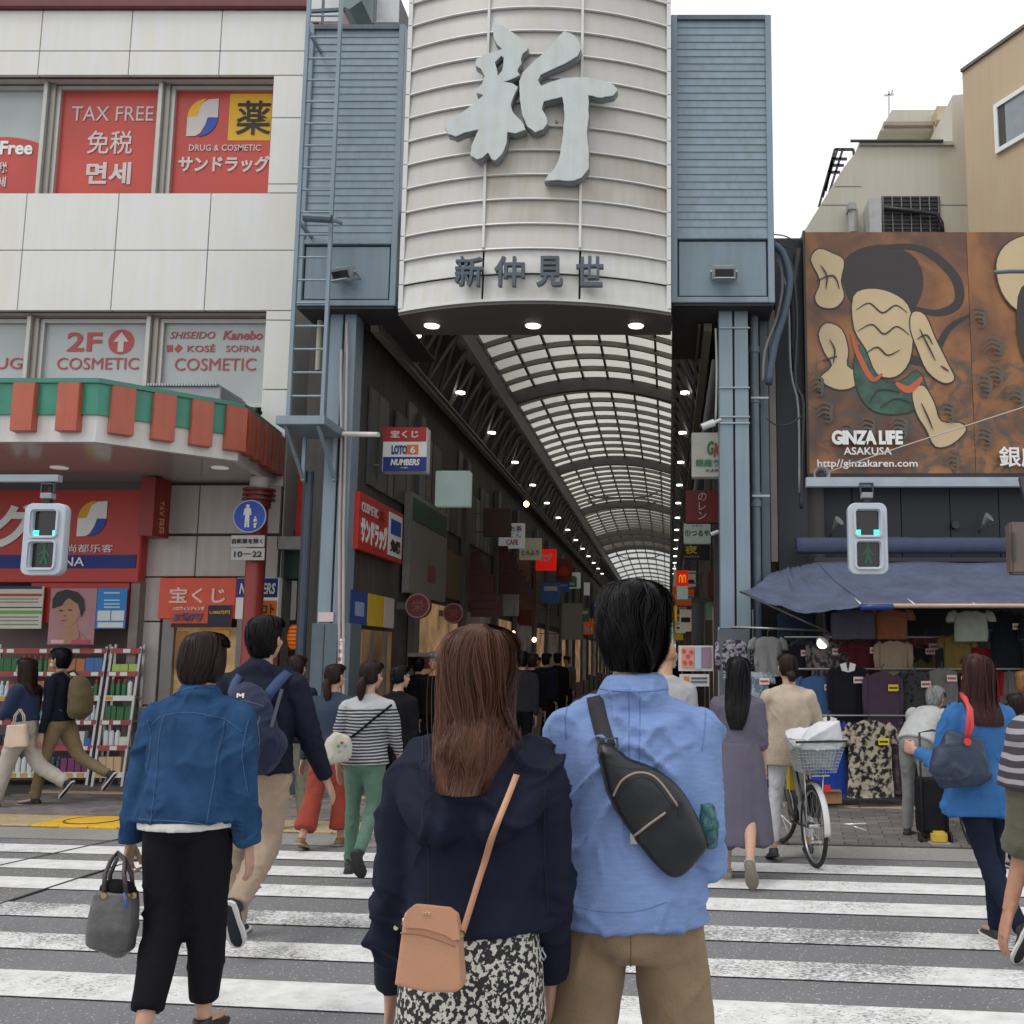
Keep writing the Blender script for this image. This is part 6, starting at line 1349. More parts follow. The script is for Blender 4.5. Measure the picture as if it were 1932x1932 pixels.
def wrinkle(me,amp,seed=1,joints=(),freq=7.,zs=.6,sharp=1.,hfix=None):
    """long thin creases over soft undulation, denser round the joints"""
    co=getco(me); no=getno(me); N=noise.noise; ex=math.exp
    for i in range(len(co)):
        x,y,z=co[i]; a=N(V3((x*freq+seed,y*freq,z*freq*zs)))
        w=N(V3((x*3,y*3,z*3+seed)))
        n1=N(V3((x*freq*.8+w*1.5+seed*2,y*freq*.8+w,z*freq*.62+w*1.2))); n2=N(V3((x*freq*1.5-w*2,y*freq*1.5+seed*3,z*freq*1.25+w*2)))
        m1=max(0,N(V3((x*5+7,y*5,z*4-seed)))+.25)*1.6; m2=max(0,N(V3((x*6-3,y*6,z*6+seed*1.7)))+.15)*1.6
        d=a*.7+sharp*((ex(-(n1/.075)**2)*1.3-.25)*m1+(ex(-(n2/.09)**2)*.8-.2)*m2)
        for (jx,jy,jz,rad,k) in joints:
            q=((x-jx)**2+(y-jy)**2+(z-jz)**2)/(rad*rad)
            if q<4: e=ex(-q); f=N(V3((x*6+seed,y*6,z*26+x*12))); d+=k*e*(ex(-(f/.16)**2)*1.5-.6)
        co[i]+=no[i]*(d*amp)
    me.vertices.foreach_set('co',co.ravel()); me.update()
def merge(mes,m=None,name='body'):
    v=[];f=[]
    for me,M in mes:
        b=len(v); v+=[tuple(M@x.co) for x in me.vertices]; flip=M.determinant()<0
        for p in me.polygons: q=[b+i for i in p.vertices]; f.append(q[::-1] if flip else q)
    me=bpy.data.meshes.new(name); me.from_pydata(v,[],f); smooth(me)
    if m: me.materials.append(m)
    return me
# templates (metres, for a 1.70 m person)
def head_template(vox=.005):
    s=Sh(); s.ell((0,-.012,.030),.074,.092,.082); s.ell((0,.022,-.042),.058,.062,.070); s.ell((0,.060,-.094),.021,.018,.018)
    s.ell((0,.088,-.012),.009,.016,.026); s.ell((0,.098,-.030),.014,.013,.010); s.ell((0,.076,.014),.042,.014,.011); s.ell((0,.082,-.060),.021,.010,.008); s.ell((0,.080,-.072),.017,.010,.007)
    for k in (-1,1):
        s.ell((k*.033,.062,-.028),.022,.020,.022); s.ell((k*.077,-.006,-.012),.008,.018,.031,Matrix.Rotation(k*.35,3,'Z')); s.ell((k*.075,-.004,-.036),.007,.010,.012)
    s.limb([(0,-.012,-.05),(0,-.03,-.12),(0,-.045,-.20)],[.050,.050,.060]); return fuse(s,vox,3,'head')
def hand_template(curl):
    s=Sh(); s.loft([((0,0,.03),.021,.026),((0,0,0),.019,.026),((0,.002,-.03),.016,.036),((0,.002,-.07),.014,.041),((0,.0,-.092),.012,.040)],18)
    for y,L,c in ((.031,.070,.9),(.0105,.078,1.05),(-.010,.073,1.15),(-.030,.058,1.3)):
        p=V3((0,y,-.086)); a=.12*c+curl*.35; pts=[p+V3((0,0,.02)),p]; rr=[.0088,.0083]
        for k,(fr,r) in enumerate(((.42,.0080),(.32,.0073),(.26,.0060))):
            p=p+V3((-math.sin(a),y*.06,-math.cos(a)))*L*fr; pts.append(p); rr.append(r); a+=.22*c+curl*(.75 if k==0 else .55)
        s.limb(pts,rr,8)
    s.limb([(-.004,.022,-.018),(-.014,.040,-.045),(-.022-.012*curl,.048-.012*curl,-.070),(-.026-.02*curl,.048-.02*curl,-.092)],[.015,.0125,.0095,.0075],8)
    return fuse(s,.0026,2,'hand')
T_head=head_template(); T_hand=[hand_template(0.),hand_template(1.)]
def skel(H,po):
    """joint positions; the person faces +Y, x to their right"""
    g=lambda k,d: po.get(k,d); J={}
    R=math.radians; hipz=.53*H; pel=V3((0,0,hipz))
    for sd,k in (('L',-1),('R',1)):
        a,kn,sp,ft=g('leg'+sd,(0,0,2,0)); a=R(a);kn=R(kn);sp=R(sp);ft=R(ft)
        hip=pel+V3((k*.050*H,0,-.0*H)); th=V3((k*math.sin(sp),math.sin(a),-math.cos(a))).normalized(); knee=hip+th*.245*H
        b=a-kn; shn=V3((k*math.sin(sp)*.6,math.sin(b),-math.cos(b))).normalized(); ank=knee+shn*.245*H
        f=V3((k*.10,math.cos(ft),-math.sin(ft))).normalized(); up=V3((0,math.sin(ft),math.cos(ft)))
        J['hip'+sd]=hip;J['knee'+sd]=knee;J['ank'+sd]=ank;J['ff'+sd]=f;J['fu'+sd]=up
        J['toe'+sd]=ank+f*.105*H-up*.030*H; J['heel'+sd]=ank-f*.035*H-up*.036*H
    lo=min(min(J['toe'+s].z,J['heel'+s].z)-.008 for s in 'LR')
    if g('dz',None) is not None: lo=g('dz',0)
    sh=V3((0,0,-lo))
    for k in list(J):
        if not k.startswith('f'): J[k]=J[k]+sh
    pel=pel+sh; J['pel']=pel
    l=R(g('lean',2)); sl=R(g('side',0)); up=V3((math.sin(sl),math.sin(l)*math.cos(sl),math.cos(l)*math.cos(sl))); J['up']=up
    l2=R(g('lean2',g('lean',2)*1.0)); up2=V3((math.sin(sl),math.sin(l2),math.cos(l2))).normalized(); J['up2']=up2
    J['waist']=pel+up*.10*H; J['chest']=J['waist']+up2*.11*H; J['shc']=J['waist']+up2*.185*H; J['neck']=J['waist']+up2*.215*H
    rt=V3((1,0,0)); rt=(rt-up2*rt.dot(up2)).normalized(); tw=R(g('twist',0)); fw=up2.cross(rt); rt=(rt*math.cos(tw)+fw*math.sin(tw)).normalized(); J['rt']=rt; J['fw']=up2.cross(rt)
    sw=g('sw',.105)*.93*H
    for sd,k in (('L',-1),('R',1)):
        s_,b_,e_,i_=g('arm'+sd,(0,6,8,0)); s_=R(s_);b_=R(b_);e_=R(e_);i_=R(i_)
        so=J['shc']+rt*k*sw-up2*.034*H
        d=V3((k*math.sin(b_),math.sin(s_)*math.cos(b_),-math.cos(s_)*math.cos(b_))); el=so+d*.170*H
        d2=V3((k*(math.sin(b_)-math.sin(i_)),math.sin(s_+e_),-math.cos(s_+e_))).normalized(); wr=el+d2*.150*H
        J['sho'+sd]=so;J['elb'+sd]=el;J['wri'+sd]=wr;J['fd'+sd]=d2
    ny,np_,nr=[R(x) for x in g('head',(0,0,0))]
    hr=Matrix.Rotation(ny,3,'Z')@Matrix.Rotation(-np_,3,'X')@Matrix.Rotation(nr,3,'Y'); J['hr']=hr
    J['headc']=J['neck']+up2*.012*H+hr@V3((0,.016*H,.073*H)); J['H']=H; J['k']=H/1.70
    return J
def torso_shape(s,J,fem,loose,hem,top=.325,extra=None,back=0.,tr=None):
    H=J['H']; pel,wa,nk=J['pel'],J['waist'],J['neck']; u,u2=J['up'],J['up2']; L=loose; D=1+(L-1)*.62; sl=1+(L-1)*.45
    hipx,wax,chx=(.096,.080,.086) if fem else (.092,.088,.094)
    R_=[]
    if hem<0:
        n=3
        for i in range(n): f=1-i/n; R_.append((pel+V3((0,0,1))*hem*H*f,(hipx*L+.012*f*(L-1)*4)*H,(.070*D+.004*f)*H))
    R_+=[(pel+u*.0*H,hipx*L*H,.072*D*H),(pel+u*.05*H,(hipx+wax)/2*L*H,.067*D*H),(wa,wax*L*H,.062*D*H),(wa+u2*.06*H,(wax+chx)/2*L*H,.065*D*H),(wa+u2*.11*H,chx*sl*H,.068*D*H),(wa+u2*.145*H,.088*sl*H,.062*D*H),(wa+u2*.170*H,.074*sl*H,.052*sl*H),(wa+u2*.190*H,.054*H,.044*H),(wa+u2*.206*H,.040*H,.038*H)]
    if hem>0: R_=[r for r in R_ if (r[0]-pel).dot(u)>hem*H*.9]
    s.loft([(p,a,b,.92) for p,a,b in R_],28,ref=J['rt'])
    if back: s.ell(J['chest']-J['fw']*.03*H+V3((0,0,-.02*H)),.085*H,(.045+back)*H,.12*H)
    t_=tr or (.027+.012*(L-1)*2)
    for sd in 'LR':
        a=J['sho'+sd]; b=J['neck']-u2*.024*H+(a-J['shc'])*.18
        s.limb([b-(a-b)*.35,b,b.lerp(a,.5)+u2*.004*H,a],[t_*.85*H,t_*.95*H,t_*1.0*H,t_*1.03*H],14,ref=(0,1,0)); s.ell(a,t_*1.05*H,t_*1.08*H,t_*1.05*H)
def body(J,vox=.012,fem=False,m=None,grip=('',''),armskip=''):
    H=J['H']; k=J['k']; s=Sh(); torso_shape(s,J,fem,.84,-.01,tr=.023)
    s.limb([J['shc'],J['neck'],J['neck']+J['up2']*.05*H],[.03*H,.030*H,.028*H]); 
    for sd in 'LR':
        s.limb([J['hip'+sd]+V3((0,0,.02)),J['hip'+sd].lerp(J['knee'+sd],.4),J['knee'+sd],J['knee'+sd].lerp(J['ank'+sd],.35),J['ank'+sd]],[.044*H,.040*H,.027*H,.028*H,.0185*H])
        s.limb([J['ank'+sd],J['ank'+sd]+J['ff'+sd]*.02*H-J['fu'+sd]*.012*H,J['toe'+sd]+J['fu'+sd]*.012*H],[.0185*H,.016*H,.008*H])
        s.limb([J['sho'+sd],J['sho'+sd].lerp(J['elb'+sd],.5),J['elb'+sd],J['elb'+sd].lerp(J['wri'+sd],.3),J['wri'+sd]+J['fd'+sd]*.01*H],[.022*H,.021*H,.0175*H,.019*H,.014*H])
    b=fuse(s,vox,2); parts=[(b,Matrix.Identity(4))]
    HM=Matrix.Translation(J['headc'])@J['hr'].to_4x4()@Matrix.Scale(k,4); parts.append((T_head,HM)); J['HM']=HM
    for i,sd in enumerate('LR'):
        d=J['fd'+sd]; z=-d; y=V3((0,1,0)) if abs(d.y)<.8 else V3((0,0,1)); y=(y-z*y.dot(z)).normalized(); x=y.cross(z)
        M=Matrix((x,y,z)).transposed().to_4x4(); mir=Matrix.Scale(-1,4,V3((1,0,0))) if sd=='L' else Matrix.Identity(4)
        J['handM'+sd]=Matrix.Translation(J['wri'+sd]+d*.008)@M@Matrix.Scale(k*.98,4)@mir
        parts.append((T_hand[1 if sd in grip else 0],J['handM'+sd]))
    return merge(parts,m or M_skin)
def top_shapes(J,fem=False,loose=1.12,hem=-.03,sl=1.,slr=(1.25,1.35,1.4),back=0.,collar=.0,hood=False,sagz=0.):
    s=Sh(); H=J['H']; torso_shape(s,J,fem,loose,hem,back=back)
    for sd in 'LR':
        a,b,c=J['sho'+sd],J['elb'+sd],J['wri'+sd]; k=-1 if sd=='L' else 1
        s.ell(a,.030*H*slr[0]*.98,.030*H*slr[0],.030*H*slr[0]*.98)
        if sl<=0: continue
        if sl<=.5: e=a.lerp(b,sl*2); s.limb([a,a.lerp(e,.5),e],[.030*H*slr[0]*1.05,.029*H*slr[0],.027*H*slr[0]*1.05])
        else:
            e=b.lerp(c,(sl-.5)*2); s.limb([a,a.lerp(b,.35),b.lerp(a,.15),b.lerp(e,.15),b.lerp(e,.6),e],[.030*H*slr[0],.029*H*slr[0],.024*H*slr[1],.023*H*slr[1],.020*H*slr[2],.0175*H*slr[2]])
    s.ell(J['neck']-J['up2']*.022*H-J['fw']*.006*H,.056*H,.047*H,.030*H)
    if collar:
        n=J['neck']-J['up2']*.004*H; s.loft([(n-J['up2']*.012*H-J['fw']*.004*H,.054*H,.056*H),(n+J['up2']*collar*H*.45,.047*H,.049*H),(n+J['up2']*collar*H*.98,.039*H,.041*H)],20,ref=J['rt']) if collar<.03 else None; s.loft([(n-J['up2']*.02*H-J['fw']*.006*H,.050*H,.048*H),(n+J['up2']*collar*H*.5,.040*H,.041*H),(n+J['up2']*collar*H,.038*H,.040*H)],20,ref=J['rt'])
    if hood:
        n=J['neck']; r=J['rt']; f=J['fw']; u=J['up2']; q=hood if isinstance(hood,float) else 1.
        for lay_,(w_,dp,rad) in enumerate(((.078,.100,.020),(.072,.078,.022),(.060,.052,.022))):
            pts=[];rr=[]
            for i in range(17):
                t=-1+2*i/16; c_=math.cos(t*1.5); pts.append(n+r*(w_*q*H*math.sin(t*1.75))+f*(.030-(.105-.012*lay_)*c_)*H-u*(.000+dp*q*c_)*H); rr.append((.010+rad*c_)*H)
            s.limb(pts,rr,12)
        s.ell(n-f*.048*H-u*.030*H,.062*H,.030*H,.050*H); s.ell(n-f*.060*H-u*.070*q*H,.055*q*H,.028*H,.040*H)
    return s
def jnts(J,k=1.): 
    H=J['H']; out=[]
    for sd in 'LR': out+= [(*J['elb'+sd],.07*H/1.7,1.1*k),(*J['sho'+sd],.06*H/1.7,.5*k)]
    return out
def legj(J,k=1.):
    out=[]
    for sd in 'LR': out+= [(*J['knee'+sd],.09,.8*k),(*J['ank'+sd],.08,1.0*k),(*J['hip'+sd],.08,.4*k)]
    return out
def pants_shapes(J,fem=False,rad=(1.25,1.3,1.35),hem=1.,top=.085,flare=1.,seat=1.05):
    s=Sh(); H=J['H']; p=J['pel']; u=J['up']
    s.loft([(p-V3((0,0,.062*H)),.060*H*seat,.048*H*seat),(p-V3((0,0,.040*H)),.086*H*seat,.067*H*seat),(p-V3((0,0,.01*H)),.094*H*seat,.071*H*seat),(p+u*.04*H,.090*H*seat,.068*H*seat),(p+u*top*H,.084*H*seat,.062*H*seat)],24,ref=J['rt'])
    for sd in 'LR':
        a,b,c=J['hip'+sd],J['knee'+sd],J['ank'+sd]; e=b.lerp(c,max(0,(hem-.5)*2)) if hem>.5 else a.lerp(b,hem*2)
        pts=[a+V3((0,0,.01*H)),a.lerp(b,.35),a.lerp(b,.85),b.lerp(e,.15),b.lerp(e,.6),e] if hem>.5 else [a,a.lerp(e,.5),e]
        rr=[.053*H*rad[0]*.86,.046*H*rad[0],.032*H*rad[1],.031*H*rad[1],.027*H*rad[2],.023*H*rad[2]*flare] if hem>.5 else [.055*H,.047*H*rad[0],.044*H*rad[0]]
        s.limb(pts,rr,18)
    return s
def shoe(J,sd,m,msole,par,org,heel=0.,boot=0.,big=1.,name='shoe'):
    H=J['H']*big; a=J['ank'+sd]; f=J['ff'+sd]; u=J['fu'+sd]; s=Sh(); w=f.cross(u).normalized()
    c=lambda t,z: a+f*t*H-u*z*H
    s.loft([(c(-.040,.018),.014*H,.014*H),(c(-.028,.020),.021*H,.019*H),(c(.02,.022),.023*H,.018*H),(c(.06,.027),.026*H,.012*H),(c(.09,.030),.023*H,.009*H),(c(.108,.031),.013*H,.006*H)],18,ref=w)
    s.limb([a+u*(.005+boot)*H-f*.004*H,a-u*.02*H],[.0235*H,.024*H],14)
    if boot: s.limb([a+u*boot*H,a],[.025*H,.024*H],14)
    me=fuse(s,.007 if J['H']*1>0 else .01,2,name); me.materials.append(m); o=link(name,me,par,(0,0,0),local=True)
    q=MB(); n=14; base=[]
    for t,wd in ((-.044,.010),(-.036,.020),(-.01,.023),(.02,.022),(.05,.027),(.08,.027),(.10,.019),(.112,.006)): base.append((t,wd))
    L=[(t,wd) for t,wd in base]+[(t,-wd) for t,wd in base[::-1]]
    lo=[tuple(c(t,.0355+ (0 if t>.01 else 0))+w*wd*H*1.04) for t,wd in L]; hi=[tuple(c(t,.0275)+w*wd*H*1.08) for t,wd in L]
    k=len(L); q.add(lo+hi,[tuple(range(k)),tuple(range(k,2*k))[::-1]]+[(i,(i+1)%k,k+(i+1)%k,k+i) for i in range(k)]); q.build('sole',msole,o,at=(0,0,0)).location=(0,0,0)
    return o
def hair_mat(name,c,rough=.42,hi=None):
    if name in MATS: return MATS[name]
    m=bpy.data.materials.new(name); m.use_nodes=True; nd=m.node_tree.nodes; L=m.node_tree.links; b=nd['Principled BSDF']; b.inputs['Roughness'].default_value=rough; b.inputs['Specular IOR Level'].default_value=.16
    at=nd.new('ShaderNodeAttribute'); at.attribute_name='tint'; r=nd.new('ShaderNodeMix'); r.data_type='RGBA'; L.new(at.outputs['Fac'],r.inputs[0])
    r.inputs[6].default_value=(*[x*.45 for x in c],1); r.inputs[7].default_value=(*(hi or [x*1.9 for x in c]),1); L.new(r.outputs[2],b.inputs['Base Color'])
    MATS[name]=m; return m
def hair(J,prof,m,par,n=2500,wid=.003,face=1.15,seed=1,wave=.0,vox=.009,bun=None,ends=.12,name='hair',drift=.25,part=0.,tail=None,over=None,fly=.004):
    """prof: (z, rx, back, front) rings in head space from crown to tips"""
    rnd=random.Random(seed); k=J['k']; HM=J['HM']
    hcy=-.012
    def ring(t):
        f=t*(len(prof)-1); i=min(int(f),len(prof)-2); f-=i
        q=[prof[min(max(i+j,0),len(prof)-1)] for j in (-1,0,1,2)]
        return [.5*((2*q[1][c])+(q[2][c]-q[0][c])*f+(2*q[0][c]-5*q[1][c]+4*q[2][c]-q[3][c])*f*f+(3*q[1][c]-q[0][c]-3*q[2][c]+q[3][c])*f**3) for c in range(len(prof[0]))]
    def pt(t,ph,out=0.):
        r=ring(t); cy=r[4] if len(r)>4 else hcy; x=(max(.001,r[1])+out)*math.sin(ph); c=math.cos(ph); y=cy-(max(.001,(r[2] if c>0 else r[3]))+out)*c; return V3((x,y,r[0]+ (out if t<.05 else 0)))
    s=Sh(); b=len(s.v); N=24; T=14; tb_=.80 if prof[-1][0]<-.2 else .95
    for i in range(T+1):
        for j in range(N): s.v.append(tuple(pt(i/T*tb_,2*PI*j/N,-.005-.004*(i/T))))
    for i in range(T):
        for j in range(N): s.f.append((i*N+j,i*N+(j+1)%N,(i+1)*N+(j+1)%N,(i+1)*N+j)); s.mi.append(0)
    s.f.append(tuple(range(N))[::-1]); s.f.append(tuple(T*N+j for j in range(N))); s.mi+=[0,0]
    if bun: s.ell(*bun)
    if tail:
        s.limb(tail[0],tail[1],12)
    base=fuse(s,vox,2,'hair'); v=[];f=[];tint=[]
    def push(p,e=.004):
        if over is None: return p
        h=over.ray_cast(V3((p.x,-2,p.z)),V3((0,1,0)))
        if h[0] is not None and p.y>h[0].y-e and p.y-h[0].y<.30: return V3((p.x,h[0].y-e,p.z))
        return p
    for q in base.vertices:
        w_=HM@q.co
        if q.co.z<-.12: w_=push(w_,.003)
        v.append(tuple(w_)); tint.append(.12)
    for p in base.polygons: f.append(tuple(p.vertices))
    for q in range(n):
        if tail and q<n*.25:
            ct=rnd.random()*2*PI; pts=[];
            for i in range(7):
                ii=i/6*(len(tail[0])-1); a=int(min(ii,len(tail[0])-2)); fr=ii-a; c=V3(tail[0][a]).lerp(V3(tail[0][a+1]),fr); r=(tail[1][a]*(1-fr)+tail[1][a+1]*fr)*(1.02+.1*rnd.random())
                o=V3((math.cos(ct),math.sin(ct),0)); pts.append((c+o*r,o))
        else:
            ph=rnd.uniform(-PI,PI)
            t1=1-rnd.random()**2*ends; t0=rnd.choice((0,0,.0,rnd.random()*.5)); ph0=ph; out=rnd.uniform(-.002,.005)+max(0,rnd.gauss(0,fly))*(3 if rnd.random()<.03 else 1); cl=noise.noise(V3((ph*4,seed,0)))
            pts=[]; M_=11; bad=False
            for i in range(M_+1):
                t=t0+(t1-t0)*i/M_; p2=ph0+drift*noise.noise(V3((ph*3,t*2.5,seed)))+part*(1-t)
                z=ring(t)[0]
                if abs(math.atan2(math.sin(p2),math.cos(p2)))>face and z<.055: 
                    bad=True; break
                wv=wave*math.sin(t*9+cl*6+ph*2)*t
                o=V3((math.sin(p2),-math.cos(p2),0)); wv+=.05*noise.noise(V3((q*.37,t*3.,1.)))*t; o2=o if t>.12 else (o*.3+V3((0,0,1))).normalized()
                pts.append((pt(t,p2+wv,min(out,.004)*(1-min(1,t*3))+out*min(1,t*3)+.006*min(1,t*4)*noise.noise(V3((ph*6,t*4,seed+3)))*(.3+t)),o2))
            if len(pts)<4: continue
        w=wid*rnd.uniform(.6,1.3); tv=max(0,min(1,rnd.gauss(.38,.13)+.25*noise.noise(V3((math.atan2(pts[-1][1].x,-pts[-1][1].y)*5,seed,2)))))
        b0=len(v); out_=rnd.uniform(0,.012)
        for i,(p,o) in enumerate(pts):
            tg=(pts[min(i+1,len(pts)-1)][0]-pts[max(i-1,0)][0]); sd=tg.cross(o)
            if sd.length<1e-7: sd=V3((1,0,0))
            sd.normalize(); ww=w*(1 if i<len(pts)*.7 else max(.15,1-(i/len(pts)-.7)*3))
            v.append(tuple(push(HM@(p-sd*ww*.5),.005+out_))); v.append(tuple(push(HM@(p+sd*ww*.5+o*.0006),.005+out_))); tint+=[tv,tv]
        for i in range(len(pts)-1): a=b0+2*i; f.append((a,a+1,a+3,a+2))
    me=bpy.data.meshes.new(name); me.from_pydata(v,[],f); smooth(me); me.materials.append(m)
    at=me.attributes.new('tint','FLOAT','POINT'); at.data.foreach_set('value',tint)
    return link(name,me,par,(0,0,0),local=True)
# hair profiles
PR_short=[(.125,.004,.004,.004),(.121,.040,.046,.05),(.100,.072,.085,.092),(.060,.088,.102,.104),(.015,.091,.106,.10),(-.030,.085,.098,.06),(-.070,.070,.084,.04),(-.105,.052,.074,.03)]
PR_bob=[(.122,.004,.004,.004),(.118,.042,.048,.05),(.098,.074,.086,.088),(.055,.091,.104,.098),(.005,.099,.110,.085),(-.045,.100,.108,.07),(-.085,.090,.098,.055),(-.115,.066,.078,.035)]
PR_med=[(.122,.004,.004,.004),(.116,.044,.050,.05),(.094,.074,.086,.088),(.05,.090,.104,.096),(-.01,.098,.110,.08),(-.08,.102,.114,.06),(-.16,.104,.118,.04),(-.24,.098,.116,.02),(-.30,.080,.105,.0)]
PR_long=[(.122,.004,.004,.004),(.117,.042,.048,.05),(.098,.072,.082,.088),(.06,.086,.100,.096),(.01,.091,.104,.08),(-.04,.092,.106,.06),(-.09,.096,.108,.03),(-.125,.104,.112,.0),(-.16,.098,.130,-.04),(-.19,.080,.146,-.08),(-.22,.064,.150,-.10),(-.262,.050,.150,-.11)]
PR_pony=[(.120,.004,.004,.004),(.116,.040,.046,.05),(.096,.070,.082,.088),(.05,.084,.098,.096),(.0,.084,.098,.06),(-.04,.076,.090,.035),(-.07,.056,.075,.02)]
class Drape:
    """finds the surface of a garment seen from one side, for seams and straps"""
    def __init__(s,me,d=(0,1,0)): s.t=BVHTree.FromPolygons([v.co.copy() for v in me.vertices],[tuple(p.vertices) for p in me.polygons]); s.d=V3(d)
    def hit(s,x,z,off=.0015):
        o=V3((x,0,z))-s.d*2; h=s.t.ray_cast(o,s.d)
        return (h[0]-s.d*off) if h[0] is not None else None
    def line(s,pts,n=30):
        out=[]; P_=[V3((a,0,b)) for a,b in pts]; m=len(P_)-1
        for i in range(n+1):
            f=i/n*m; a=min(int(f),m-1); f-=a; q=[P_[min(max(a+j,0),m)] for j in (-1,0,1,2)]
            p=.5*((2*q[1])+(q[2]-q[0])*f+(2*q[0]-5*q[1]+4*q[2]-q[3])*f*f+(3*q[1]-q[0]-3*q[2]+q[3])*f**3); out.append(p)
        return out
    def seam(s,pts,r,m,par,name='seam',n=56,off=-.0004):
        q=[s.hit(p.x,p.z,off) for p in s.line(pts,n)]; q=[a for a in q if a is not None]
        if len(q)<2: return
        b=MB(); b.tube(q,r,5); o=b.build(name,m,None,True,at=(0,0,0)); o.parent=par; return o
    def strap(s,pts,w,m,par,name='strap',n=36,th=.003,off=.004,ends=()):
        L=s.line(pts,n); A=[]; last=None
        for i,p in enumerate(L):
            t=(L[min(i+1,n)]-L[max(i-1,0)]); nn=V3((t.z,0,-t.x)).normalized()*w/2; c=s.hit(p.x,p.z,off)
            y=c.y if c is not None else last
            if y is None: continue
            ya=s.hit(p.x+nn.x,p.z+nn.z,off); yb=s.hit(p.x-nn.x,p.z-nn.z,off)
            ya=ya.y if ya is not None and abs(ya.y-y)<.03 else y; yb=yb.y if yb is not None and abs(yb.y-y)<.03 else y
            last=y; y=min(y,(ya+yb)/2); A.append((V3((p.x+nn.x,min(ya,y+.004),p.z+nn.z)),V3((p.x-nn.x,min(yb,y+.004),p.z-nn.z))))
        for _ in range(5): A=[(V3((a.x,(A[max(i-1,0)][0].y+a.y+A[min(i+1,len(A)-1)][0].y)/3,a.z)),V3((c.x,(A[max(i-1,0)][1].y+c.y+A[min(i+1,len(A)-1)][1].y)/3,c.z))) for i,(a,c) in enumerate(A)]
        b=MB()
        for a,c in A: b.v+=[tuple(a),tuple(c)]
        for i in range(len(A)-1): b.f.append((2*i,2*i+1,2*i+3,2*i+2)); b.mi.append(0)
        o=b.build(name,m,None,True,at=(0,0,0)); o.parent=par; md=o.modifiers.new('t','SOLIDIFY'); md.thickness=th; md.offset=-1; return o
def local(t,u,v,Y):
    """picture point at depth Y in the local frame of an unrotated thing"""
    return P(u,v,Y)-t.location
def part(name,me,m,par,cast=None):
    if len(me.materials)==0: me.materials.append(m)
    o=link(name,me,par,(0,0,0),local=True); return o
def raw(mb,name,m,par,sm=True):
    o=mb.build(name,m,None,sm,at=(0,0,0)); o.parent=par; return o
def person(u,Y,H,label,face=0.,pose={},fem=False,top=None,pants=None,skirt=None,hairs=None,shoes=None,vox=.014,group=None,z=0.,dx=0.,skinm=None,grip=('',)):
    x=Xat(u,1243,Y)+dx; t=thing('person',(x,Y,z),label,'person',group,rz=math.radians(face)); J=skel(H,pose); t2=t
    bm_=body(J,max(vox*.85,.008),fem,skinm,grip); part('body',bm_,M_skin,t)
    D={}
    if pants:
        me=fuse(pants_shapes(J,fem,**{k:v for k,v in pants.items() if k not in('m','w','seed')}),vox,9); wrinkle(me,pants.get('w',.006),pants.get('seed',3),legj(J)); D['pants']=part('trousers',me,pants['m'],t)
    if skirt:
        s=Sh(); p=J['pel']; kk=skirt.get('k',1.); R_=[(p+J['up']*.08*H,.085*kk*H,.065*kk*H),(p,.098*kk*H,.078*kk*H)]
        for i in range(1,7): f=i/6; R_.append((V3((p.x,p.y,p.z+(skirt['z']*1.0-p.z)*f)),(.098*kk+(skirt['r']-.098*kk)*f)*H,(.078*kk+(skirt['ry']-.078*kk)*f)*H))
        s.loft(R_,36,ref=J['rt']); me=fuse(s,vox,2); co=getco(me); no=getno(me)
        for i in range(len(co)):
            f=max(0,min(1,(p.z-co[i][2])/max(.1,p.z-skirt['z']))); a=math.atan2(co[i][1],co[i][0]); w=noise.noise(V3((math.cos(a)*2.6,math.sin(a)*2.6,co[i][2]*.7+skirt.get('seed',1)))); co[i]+=no[i]*(w*skirt.get('w',.03)*(.25+f))
        me.vertices.foreach_set('co',co.ravel()); me.update(); D['skirt']=part('skirt',me,skirt['m'],t)
    if top:
        kw={k:v for k,v in top.items() if k not in('m','w','seed','freq','sharp','vox','name','zs')}
        me=fuse(top_shapes(J,fem,**kw),top.get('vox',vox),3); wrinkle(me,top.get('w',.006),top.get('seed',5),jnts(J),top.get('freq',7.),top.get('zs',.6),top.get('sharp',1.)); D['top']=part(top.get('name','jacket'),me,top['m'],t)
    if shoes:
        for sd in 'LR': shoe(J,sd,shoes[0],shoes[1],t,None,**(shoes[2] if len(shoes)>2 else {}))
    if hairs:
        kw=dict(hairs[2])
        if hairs[0] is PR_long or hairs[0][-1][0]<-.25: tm=D['top'].data; kw['over']=BVHTree.FromPolygons([v.co.copy() for v in tm.vertices],[tuple(p.vertices) for p in tm.polygons])
        D['hair']=hair(J,hairs[0],hairs[1],t,**kw)
    return t,J,D
H_black=hair_mat('hair_black',(.005,.0045,.0055),hi=(.013,.012,.014)); H_dark=hair_mat('hair_darkbrown',(.022,.014,.012),hi=(.045,.026,.020)); H_brown=hair_mat('hair_brown',(.055,.023,.014),hi=(.17,.072,.040),rough=.4); H_auburn=hair_mat('hair_auburn',(.04,.014,.014),hi=(.075,.026,.022)); H_grey=hair_mat('hair_grey',(.20,.20,.20),hi=(.5,.5,.5))
